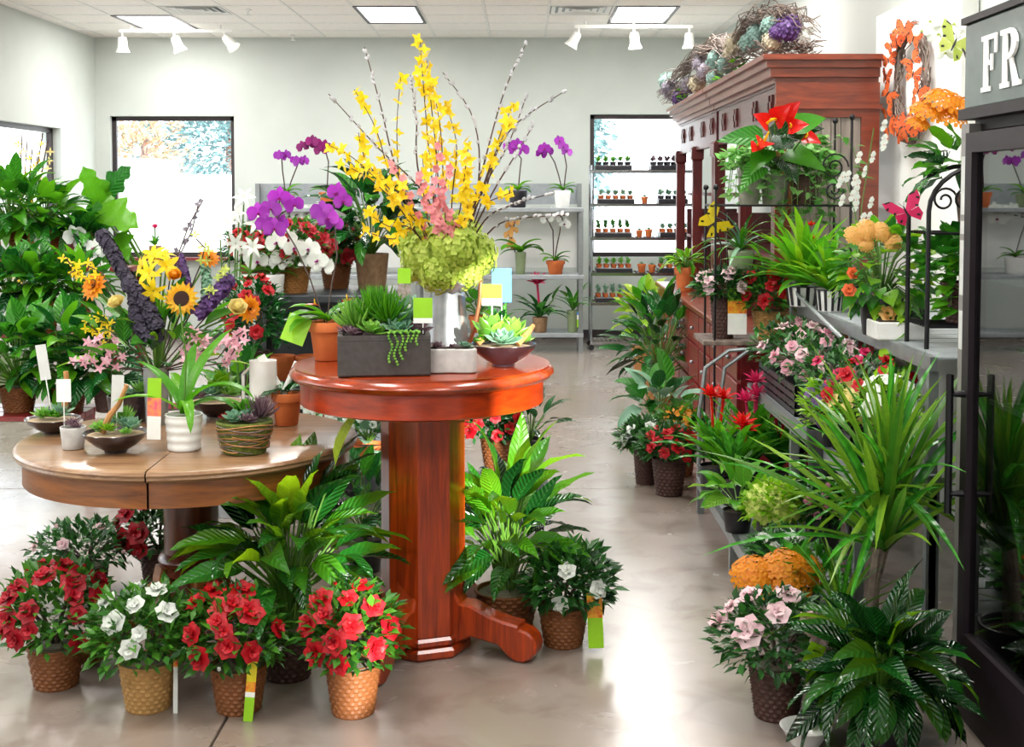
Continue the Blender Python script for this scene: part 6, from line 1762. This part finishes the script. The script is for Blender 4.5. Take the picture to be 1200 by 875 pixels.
# orange kalanchoe: two domed heads
loc, s = at(900, 716, Z3)
loc.x = max(loc.x, .99)
r = thing('potted_kalanchoe', 'orange kalanchoe with two dense flower domes at the front of the lowest tier', 'plant', loc, G3)
h = plain_pot(r, 20 / s, 24 / s, M_BLACKPOT)
foliage(r, rngn(), 160, (0, 0, h + .05), .14, .12, .08, AZLEAF, .07, L_MID, -.3)
for px, py, w in ((882, 668, 27), (925, 666, 34), (905, 682, 30), (945, 660, 22)):
    p = P(px, py, loc.y - .06) - loc
    leaf_part(r, 'flower_dome', lambda: cluster_dome(80, 2, small_bloom, .6, .17), F_ORANGE, Tm(p + Vector((0, 0, -.02))) @ aimz((.3 * (px - 905) / 40, -.5, .8)) @ Sc(w / s), 'flower_head')
# the right front basket azalea
r, s, h = azalea('pale pink azalea in a dark woven basket on the floor at the right', 910, 838, 66, 62, 136, 696, F_PALEPINK, 9, fr=17, grp=GF, pm=M_WICKDARK, cx=906, lm=L_AZ, lean=2.6, buds=5, bm=F_PALEPINK, leaf=18)
tag(r, (.06, -.15, .2), .05, .09, [M_TAGLIME], roll=.4, name='care_tag')

# ---- middle tier: black crates of azaleas
G2 = 'azaleas in the black crates on the middle bench tier'
def crate(label, y0, y1, xo=1.19, w=.22):
    r = thing('plant_crate', label, 'crate', (xo + w / 2, (y0 + y1) / 2, Z2), 'black plastic crates')
    L = (y1 - y0) / 2
    b = MB()
    for x in (-w / 2, w / 2 - .008):
        for z in (.0, .035, .07, .105): b.box(x, x + .008, -L, L, z, z + .025)
        for i in range(9): y = -L + i * (2 * L - .012) / 8; b.box(x + .001, x + .007, y, y + .012, 0, .13)
    for y in (-L, L - .008):
        for z in (.0, .035, .07, .105): b.box(-w / 2, w / 2, y, y + .008, z, z + .025)
    b.box(-w / 2, w / 2, -L, L, 0, .006)
    part('crate_lattice', b, r, M_BLACKPOT, smooth=False)
crate('black plastic crate at the far end of the middle bench tier', 5.55, 6.4)
crate('black plastic crate at the near end of the middle bench tier', 4.6, 5.45)
for lab, y, fm, nf in (('pink azalea at the far end of the black crates', 6.28, F_PINK, 8), ('pale pink azalea second from the far end of the crates', 5.98, F_PALEPINK, 8), ('pink azalea, the third along the black crates', 5.68, F_PINK, 8), ('pale pink azalea at the far end of the near black crate', 5.32, F_PALEPINK, 8), ('bright pink azalea in the middle of the near crate', 5.05, F_PINKSPIKE, 9), ('red azalea at the near end of the black crates', 4.77, F_RED, 9)):
    p = Vector((1.3, y, Z2 + .008)); s = FPX / y
    px = VPX + 1.3 * s; py = HORIZON + (EYE - p.z) * s
    q = P(px, py, y)
    r, _, _ = azalea(lab, px, py + (q.z - p.z) * s, .17 * s, .13 * s, .37 * s, py - .34 * s, fm, nf, d=y, fr=9.5, grp=G2, pot='plain', leaf=12, nl=300)
azalea('small purple flowers in front of the near crate', 962, 494, 30, 24, 44, 448, F_VIOLET, 8, z=Z2, fr=7, grp='small flowers along the middle tier', pot='plain', leaf=11, nl=160) if False else None
G2B = 'small potted flowers on the lowest tier behind'
for lab, px, py, cw, ct, fm, fr, nf in (('purple and magenta pansies low under the crates', 966, 560, 56, 446, F_VIOLET, 8, 8), ('cream and yellow primulas under the crates', 1000, 590, 66, 448, F_CREAM, 9, 14), ('white and red primulas near the bench end', 1040, 600, 70, 440, F_WHITE, 9, 14)):
    s = FPX / 4.95
    azalea(lab, px, 560, 44, 60, cw, ct, fm, nf, d=4.95 if px < 980 else (4.75 if px < 1020 else 4.55), fr=fr, grp=G2B, pot='plain', leaf=13, lm=L_LIME, bloom=small_bloom, bkey='small_bloom', name='potted_primula', nl=260)

# ---- top tier
G1 = 'plants on the top bench tier'
def bucket(label, px, py, w, h0, n, L, red):
    loc, s = at(px, py, Z1); rng = rngn()
    r = thing('birds_nest_plant', label, 'plant', loc, G1)
    R, h = w / 2 / s, h0 / s
    b = MB(); b.lathe([(1e-4, 0), (R * .8, 0), (R * .97, h), (R * .9, h), (R * .8, h * .6)], 24); part('bucket', b, r, M_CERAMIC)
    for k in range(12):
        a = 2 * PI * k / 12; da = .1
        b = MB()
        for i in range(1):
            V = [(R * q * math.cos(a + e), R * q * math.sin(a + e), z) for q, z in ((.82, .004), (1.0, h)) for e in (-da, da)]
            V += [(x * 1.05, y * 1.05, z) for x, y, z in V]
            b.raw(V, [(4, 5, 7, 6), (0, 4, 6, 2), (5, 1, 3, 7)])
        part('stripe', b, r, M_BLACKPOT, smooth=False)
    b = MB(); b.lathe([(R * .98, h * .93), (R * 1.06, h * .95), (R * 1.06, h), (R * .96, h)], 24); part('rim', b, r, M_BLACKPOT)
    rosette(r, rng, n, (0, 0, h * .9), L, L * .11, 'strap', [L_FRESH, L_LIME, L_FRESH], .05, 1.2, .8, key='nest_leaf')
    for k in range(red):
        leaf_part(r, 'brom_star', brom_star, F_SCARLET, Tm(rng.uniform(-.05, .1), -.05, h + L * rng.uniform(.5, .75)) @ Sc(.04), 'flower')
bucket('broad fan of bright green leaves in a black and white striped bucket', 942, 358, 42, 24, 64, .42, 2)
bucket('smaller green leaved plant in a striped bucket beside the larger one', 972, 364, 34, 26, 40, .32, 1)
# oncidium
loc, s = at(1008, 366, Z1)
r = thing('dancing_orchid', 'white and brown dancing orchid spray rising above the top bench tier', 'orchid', loc, G1)
h = plain_pot(r, 15 / s, 30 / s, M_BLACKPOT)
strap_leaves(r, rngn(), 6, h, .26, .04, L_MID, .9, (.2, .9), 'oncidium_leaf')
rng = rngn()
for pts in ([(1006, 300), (1010, 240), (1018, 190), (1024, 150)], [(1004, 300), (1003, 255), (996, 225), (990, 205)]):
    pp = [Vector((0, 0, h))] + [P(x, y, loc.y - .02) - loc for x, y in pts]
    b = MB(); b.tube(pp, .003, 5); sp = part('flower_spike', b, r, M_STEM)
    for i in range(11):
        u = 1.6 + (len(pp) - 2.62) * i / 10; k = int(u); q = pp[k].lerp(pp[k + 1], u - k) + Vector((rng.uniform(-.06, .06), rng.uniform(-.02, .0), rng.uniform(-.02, .02)))
        leaf_part(sp, 'oncidium', lambda: flowerT([(2, .1, -PI / 2 - .35, leafT(1, .8, 3, 'round', .3, .1)), (4, .3, PI / 4, leafT(.6, .35, 3, 'lance', .2, .1))], .1), F_WHITE, Tm(q) @ aimz((rng.uniform(-.5, .5), -1, 0)) @ Sc(.032), 'blossom', F_BUTOR)
# orange flowered trailing plant
loc, s = at(1032, 392, Z1)
r = thing('trailing_begonia', 'trailing plant with peach orange blooms and lime leaves on the top bench tier', 'plant', loc, G1)
h = plain_pot(r, 26 / s, 44 / s, M_BLACKPOT)
ps = []; rng = rngn()
for i, (p, v) in enumerate(dome(rng, 120, (0, -.02, .26), .16, .15, .17, -.8)):
    leaf_part(r, 'begonia_leaf', lambda: leafT(1, .9, 5, 'heart', .5, .1, wave=.05, cols=5), [L_LIME, L_FRESH, L_MID][i % 3], Tm(p) @ aimx(v + Vector((0, -.2, -.1)), rng.uniform(-.5, .5)) @ Sc(rng.uniform(.06, .09)))
    if i % 2: ps.append([(0, 0, h), p * .5 + Vector((0, 0, .12)), p])
for k in range(14):
    z = -.02 - .022 * k
    q = Vector((.02 + .05 * math.sin(k * 1.3), -.16 - .01 * (k % 3), .16 + z))
    leaf_part(r, 'begonia_leaf', None, [L_LIME, L_FRESH][k % 2], Tm(q) @ aimx((math.sin(k * 2.1), -.5, -.6)) @ Sc(.065))
stems(r, ps, .003, M_STEM, 'stems')
for k, (px, py, w) in enumerate(((1000, 276, 11), (1016, 270, 13), (1032, 272, 12), (1014, 286, 10), (1046, 284, 11), (995, 340, 10), (1040, 368, 12), (999, 320, 9))):
    p = P(px, py, loc.y - .15) - loc
    leaf_part(r, 'flower_dome' if k < 5 else 'peach_bloom', (lambda: cluster_dome(80, 2, small_bloom, .6, .17)) if k < 5 else azalea_bloom, F_PEACH if k < 5 or k == 6 else F_BUTOR, Tm(p) @ aimz((.2 * math.sin(k), -1, .4)) @ Sc(w / s), 'blossom', M_STEM)
# iron arch stand
ax0, ax1, ay = 1.47, 1.9, 4.75
r = thing('arched_iron_stand', 'black wrought iron stand with an arched top beside the cooler', 'stand', ((ax0 + ax1) / 2, ay, Z1))
Mo = Matrix.Translation(-Vector(r.location)); xm = (ax0 + ax1) / 2
for y in (ay - .12, ay + .12):
    b = MB(); b.tube([(ax0, y, Z1), (ax0, y, 1.55)] + [(xm - (xm - ax0) * math.cos(PI * i / 14), y, 1.58 + .17 * math.sin(PI * i / 14)) for i in range(15)] + [(ax1, y, 1.55), (ax1, y, Z1)], .009, 8); part('arch', b, r, M_BLACKIRON, Mo)
    b = MB(); b.tube(scroll((xm - .08, y, 1.62), .05, 1.5, 1), .005, 5); b.tube(scroll((xm + .08, y, 1.62), .05, 1.5, -1), .005, 5); part('scroll', b, r, M_BLACKIRON, Mo)
for z in (1.16, 1.5):
    b = MB()
    for i in range(9): b.tube([(ax0, ay - .12 + i * .03, z), (ax1, ay - .12 + i * .03, z)], .005, 5)
    part('shelf', b, r, M_BLACKIRON, Mo)
GAr = 'plants on the arched iron stand'
loc = Vector((1.66, ay, 1.166)); s = FPX / ay
r = thing('ivy_basket', 'leafy vine in a dark lattice basket on the lower shelf of the arched stand', 'plant', loc, GAr)
h = .15
part('basket', tmesh('basket_weave', weave_unit), r, M_WICKDARK, Sc(.1, .1, h))
foliage(r, rngn(), 130, (-.02, -.02, h + .08), .16, .12, .13, IV, .06, L_MID, -.4)
ivy(r, rngn(), (0, 0, h), 10, .16, .2, .055, L_FRESH, up=.1)
loc = Vector((1.68, ay - .01, 1.506))
r = thing('potted_kalanchoe', 'orange kalanchoe with broad leaves on top of the arched stand beside the cooler', 'plant', loc, GAr)
h = plain_pot(r, .075, .14, M_WICKDARK, .8)
rng = rngn()
for i, (p, v) in enumerate(dome(rng, 40, (-.03, -.03, h + .08), .15, .11, .1, -.4)):
    leaf_part(r, 'kalanchoe_leaf', lambda: leafT(1, .6, 5, 'ovate', .8, .15, wave=.08, cols=5), [L_MID, L_FRESH, L_DEEP][i % 3], Tm(p) @ aimx(v, rng.uniform(-.4, .4)) @ Sc(.13))
for px, py, w in ((1085, 134, 20), (1105, 122, 24), (1128, 130, 22), (1075, 146, 14), (1112, 140, 20)):
    p = P(px, py, ay - .05) - loc
    leaf_part(r, 'flower_dome', lambda: cluster_dome(80, 2, small_bloom, .6, .17), F_ORANGE, Tm(p) @ aimz((.1, -.5, .8)) @ Sc(w / s), 'flower_head')
loc = Vector((1.75, ay + .07, 1.506))
r = thing('potted_orchid', 'white moth orchid with a green butterfly rising behind the orange kalanchoe', 'orchid', loc, GAr)
plain_pot(r, .05, .1, M_CERAMIC)
pp = [Vector((0, 0, .1))] + [P(x, y, ay + .05) - loc for x, y in ((1150, 120), (1130, 60), (1112, 30), (1090, 22))]
b = MB(); b.tube(pp, .004, 5); part('flower_spike', b, r, M_DARKSTEM)
for px, py, w in ((1090, 25, 13), (1100, 40, 15), (1108, 62, 13), (1118, 28, 15), (1128, 48, 13), (1080, 36, 11)):
    leaf_part(r, 'moth_orchid', moth_orchid, F_WHITE, Tm(P(px, py, ay) - loc) @ aimz((-.3, -1, .1)) @ Sc(w / s), 'flower', F_CHART)
leaf_part(r, 'butterfly', butterfly_mesh, F_CHART, Tm(P(1118, 52, ay - .08) - loc) @ Rz(.4) @ Ry(.5) @ Sc(.075), 'butterfly', M_BLACKPOT)
loc = P(1062, 248, ay - .135)
solo('butterfly_clip', tmesh('butterfly_pink', butterfly_mesh), [F_PINKSPIKE, M_BLACKPOT], 'magenta butterfly clipped to the left post of the arched iron stand', 'decoration', M=Tm(loc) @ Ry(-.5) @ Rz(-.7) @ Sc(.07))
# planters in the sun at the near end of the top tier
for lab, px, y, w, hh, m in (('pale square planter box on the near end of the top bench tier', 1052, 4.98, .1, .07, M_CERAMIC), ('dark square planter on the top tier beside the trailing begonia', 1062, 5.3, .07, .09, M_BLACKPOT)):
    p = P(px, 380, y); p.z = Z1
    r = thing('planter_box', lab, 'planter', p, G1)
    b = MB(); b.prism([(-w, -w * .8), (w, -w * .8), (w, w * .8), (-w, w * .8)], 0, hh, .005); part('box', b, r, m, smooth=False)
    b = MB(); b.box(-w * .9, w * .9, -w * .7, w * .7, hh, hh + .004); part('soil', b, r, M_SOIL)
    foliage(r, rngn(), 40, (0, 0, hh), w * .8, w * .7, .05, AZLEAF, .035, L_MID, 0)

# ------------------------------------------------------------------ butterfly wreath on the display board
wc = Vector((2.045, 6.78, 2.22))
r = thing('butterfly_wreath', 'twig wreath covered in orange butterflies on the white display board', 'wreath', wc)
rng = rngn(); b = MB()
for k in range(26):
    ph = rng.random() * 6; rr = .25 + rng.uniform(-.05, .05); e = rng.uniform(.6, 1.3)
    b.tube([(rng.uniform(-.02, .02), rr * math.cos(ph + i * e * 5.5 / 20), rr * 1.12 * math.sin(ph + i * e * 5.5 / 20)) for i in range(21)], .0035, 4)
part('twig_ring', b, r, M_TWIG, kind='stuff')
for k in range(20):
    a = .5 + k * 2 * PI / 20; rr = .25 + rng.uniform(-.05, .06)
    leaf_part(r, 'butterfly', butterfly_mesh, F_BUTOR, Tm(-.05, rr * math.cos(a), rr * 1.12 * math.sin(a)) @ Rz(-PI / 2 + .5 + rng.uniform(-.5, .5)) @ Ry(rng.uniform(-1, 1)) @ Sc(rng.uniform(.05, .07)), 'butterfly', M_BLACKPOT)

# ------------------------------------------------------------------ garlands on the hutch top
def edge_d(px): return max(1.42 * FPX / max(px - VPX, 1), 7.2)
def garland(label, arcs, heads, greens, c):
    loc = P(c[0], c[1], edge_d(c[0])); loc.z = 2.402
    r = thing('dried_garland', label, 'garland', loc, 'grapevine garlands on the hutch')
    rng = rngn(); b = MB()
    for pts in arcs:
        for k in range(30):
            j = [Vector((rng.uniform(-.07, .07), rng.uniform(-.2, .2), rng.uniform(-.05, .06))) for _ in pts]
            q = [P(x, y, edge_d(x) + .15) - loc + e for (x, y), e in zip(pts, j)]
            for v in q: v.z = max(v.z, .012)
            dense = []
            for i in range(len(q) - 1):
                for t in range(4): dense.append(q[i].lerp(q[i + 1], t / 4) + Vector((0, 0, .02 * math.sin(t * 1.57 + k))))
            for v in dense: v.z = max(v.z, .012)
            b.tube(dense + [q[-1]], .0032, 4)
    part('vines', b, r, M_TWIG, kind='stuff')
    for px, py, rad, m in heads:
        d = edge_d(px) + .05; p = P(px, py, d) - loc; p.z = max(p.z, rad * d / FPX)
        leaf_part(r, 'garland_head', lambda: hydrangea_head(1, 90, 7), m, Tm(p) @ aimz((-.3, -.6, .7), rng.random() * 3) @ Sc(rad * d / FPX), 'hydrangea_bloom')
    for px, py in greens:
        d = edge_d(px) - .02
        for k in range(9):
            p = P(px + rng.uniform(-12, 12), py + rng.uniform(-8, 8), d) - loc; p.z = max(p.z, .03)
            leaf_part(r, 'ivy_leaf_big', lambda: leafT(1, .8, 4, 'heart', .4, .1, cols=5), L_FRESH, Tm(p) @ aimx((rng.uniform(-1, 1), -.6, rng.uniform(-.4, .8))) @ Sc(9 * d / FPX))
garland('dried vine garland with blue grey flowers draped over the far part of the hutch top', [[(778, 108), (790, 90), (815, 70), (840, 55), (862, 62)], [(782, 118), (800, 105), (822, 92), (850, 78), (872, 66)], [(800, 85), (820, 60), (850, 48), (870, 70)]],
        [(786, 104, 13, F_LILACGREY), (797, 119, 11, F_VIOLET), (782, 95, 11, F_TEAL), (808, 100, 12, F_LILACGREY), (818, 98, 12, F_CREAMHYD), (828, 84, 13, F_LILACGREY), (838, 92, 11, F_TEAL), (842, 70, 15, F_TEAL), (852, 76, 13, F_TEAL), (822, 75, 12, F_LILACGREY)], [(804, 110), (848, 93)], (820, 110))
garland('dried vine garland with a large purple bloom on the near part of the hutch top', [[(868, 48), (880, 25), (900, 15), (925, 18), (945, 35)], [(872, 60), (900, 58), (930, 58), (956, 60)], [(866, 45), (886, 22), (915, 20), (940, 48)]],
        [(864, 52, 16, F_CREAMHYD), (878, 50, 13, F_TEAL), (888, 40, 14, F_TEAL), (905, 48, 13, F_CREAMHYD), (903, 30, 13, F_TEAL), (924, 34, 18, F_VIOLET), (910, 38, 10, F_VIOLET), (888, 48, 11, F_TEAL), (940, 44, 10, F_WHITE), (945, 34, 8, F_WHITE), (858, 62, 11, F_CREAMHYD)], [(866, 74)], (905, 60))

# ------------------------------------------------------------------ dracaena and dark lily beside the cooler
loc, s = at(1046, 838, 0); loc = Vector((1.13, 4.12, 0)); s = FPX / loc.y
r = thing('dracaena', 'tall dracaena with spiky green blades standing beside the cooler', 'plant', loc)
h = plain_pot(r, .13, .24, M_BLACKPOT)
rng = rngn()
for (px, py, n, L, th1) in ((1036, 645, 64, .66, 1.15), (1042, 575, 64, .48, 1.95), (985, 730, 36, .32, 1.6)):
    c = P(px, py, loc.y) - loc
    b = MB(); b.tube([(0, 0, h * .9), Vector((c.x * .4, 0, h + (c.z - h) * .5)), c], [.018, .016, .014], 8); part('trunk', b, r, M_TWIG)
    rosette(r, rng, n, (c.x, c.y, c.z), L, L * .05, 'blade', [L_DRAC, L_DRAC, L_MID], .05, th1, .55, key='dracaena_blade', fold=.5, cols=3, jit=.2, keep=lambda q: not (q.x + loc.x > 1.31 and q.y + loc.y < 4.08))
b = MB(); b.tube([(.03, .03, h * .9), (.05, .04, .95)], .013, 8); part('trunk', b, r, M_TWIG)
peace_lily('dark glossy peace lily on the floor in front of the dracaena', 1030, 880, 66, 44, 196, 680, 120, lm=(L_LILYD, L_LILYD, L_LILY), pot='plain', grp='peace lilies on the floor', wl=.28, Lf=.62, low=-.7, arch=1.7)
loc = G(944, 870, 0)
r = thing('white_dish', 'empty white dish on the floor left of the dark lily', 'dish', loc)
b = MB(); b.lathe([(1e-4, .004), (.03, 0), (.045, 0), (.075, .05), (.078, .052), (.07, .05), (.04, .012), (1e-4, .01)], 28); part('dish', b, r, M_CERAMIC)

# ------------------------------------------------------------------ inside the cooler
GQ = 'plants inside the glass cooler'
def cool(label, y, z, w, h0, cw, ct, fm, nf, lm, fr=.03, x=1.66):
    s = FPX / y; px = VPX + x * s; py = HORIZON + (EYE - z) * s
    loc = Vector((x, y, z)); rng = rngn()
    r = thing('cooler_plant', label, 'plant', loc, GQ)
    plain_pot(r, w / 2, h0, M_STONEPOT, .8)
    foliage(r, rng, 120, (0, 0, h0 + ct * .5), cw, cw, ct * .55, AZLEAF, .07, lm, -.5)
    for p, v in dome(rng, nf, (0, 0, h0 + ct * .5), cw, cw, ct * .6, 0):
        leaf_part(r, 'azalea_bloom', azalea_bloom, fm, Tm(p) @ aimz(v + Vector((-.6, 0, .2))) @ Sc(fr), 'blossom', M_STEM)
cool('dark leafy plant on the top cooler shelf', 3.75, 1.388, .14, .12, .13, .22, F_WHITE, 3, L_DEEP)
cool('green plant nearer the front on the top cooler shelf', 3.42, 1.388, .14, .12, .13, .22, F_WHITE, 2, L_DEEP)
cool('red flowered plant on the middle cooler shelf', 3.55, 1.008, .14, .1, .12, .16, F_RED, 6, L_DEEP, .04)
cool('red and green plant at the far end of the middle cooler shelf', 3.8, 1.008, .12, .1, .1, .14, F_CRIM, 5, L_MID)
cool('red flowers in a low pot on the lower cooler shelf', 3.7, .628, .14, .1, .12, .14, F_RED, 8, L_DEEP, .035)
cool('white flowers in a low pot on the lower cooler shelf', 3.4, .628, .14, .1, .12, .14, F_WHITE, 8, L_DEEP, .035)
cool('white flowered plant on the cooler floor', 3.45, .17, .16, .14, .13, .18, F_WHITE, 9, L_DEEP, .04)
cool('leafy green plant on the cooler floor', 3.78, .17, .16, .14, .14, .2, F_WHITE, 0, L_MID)
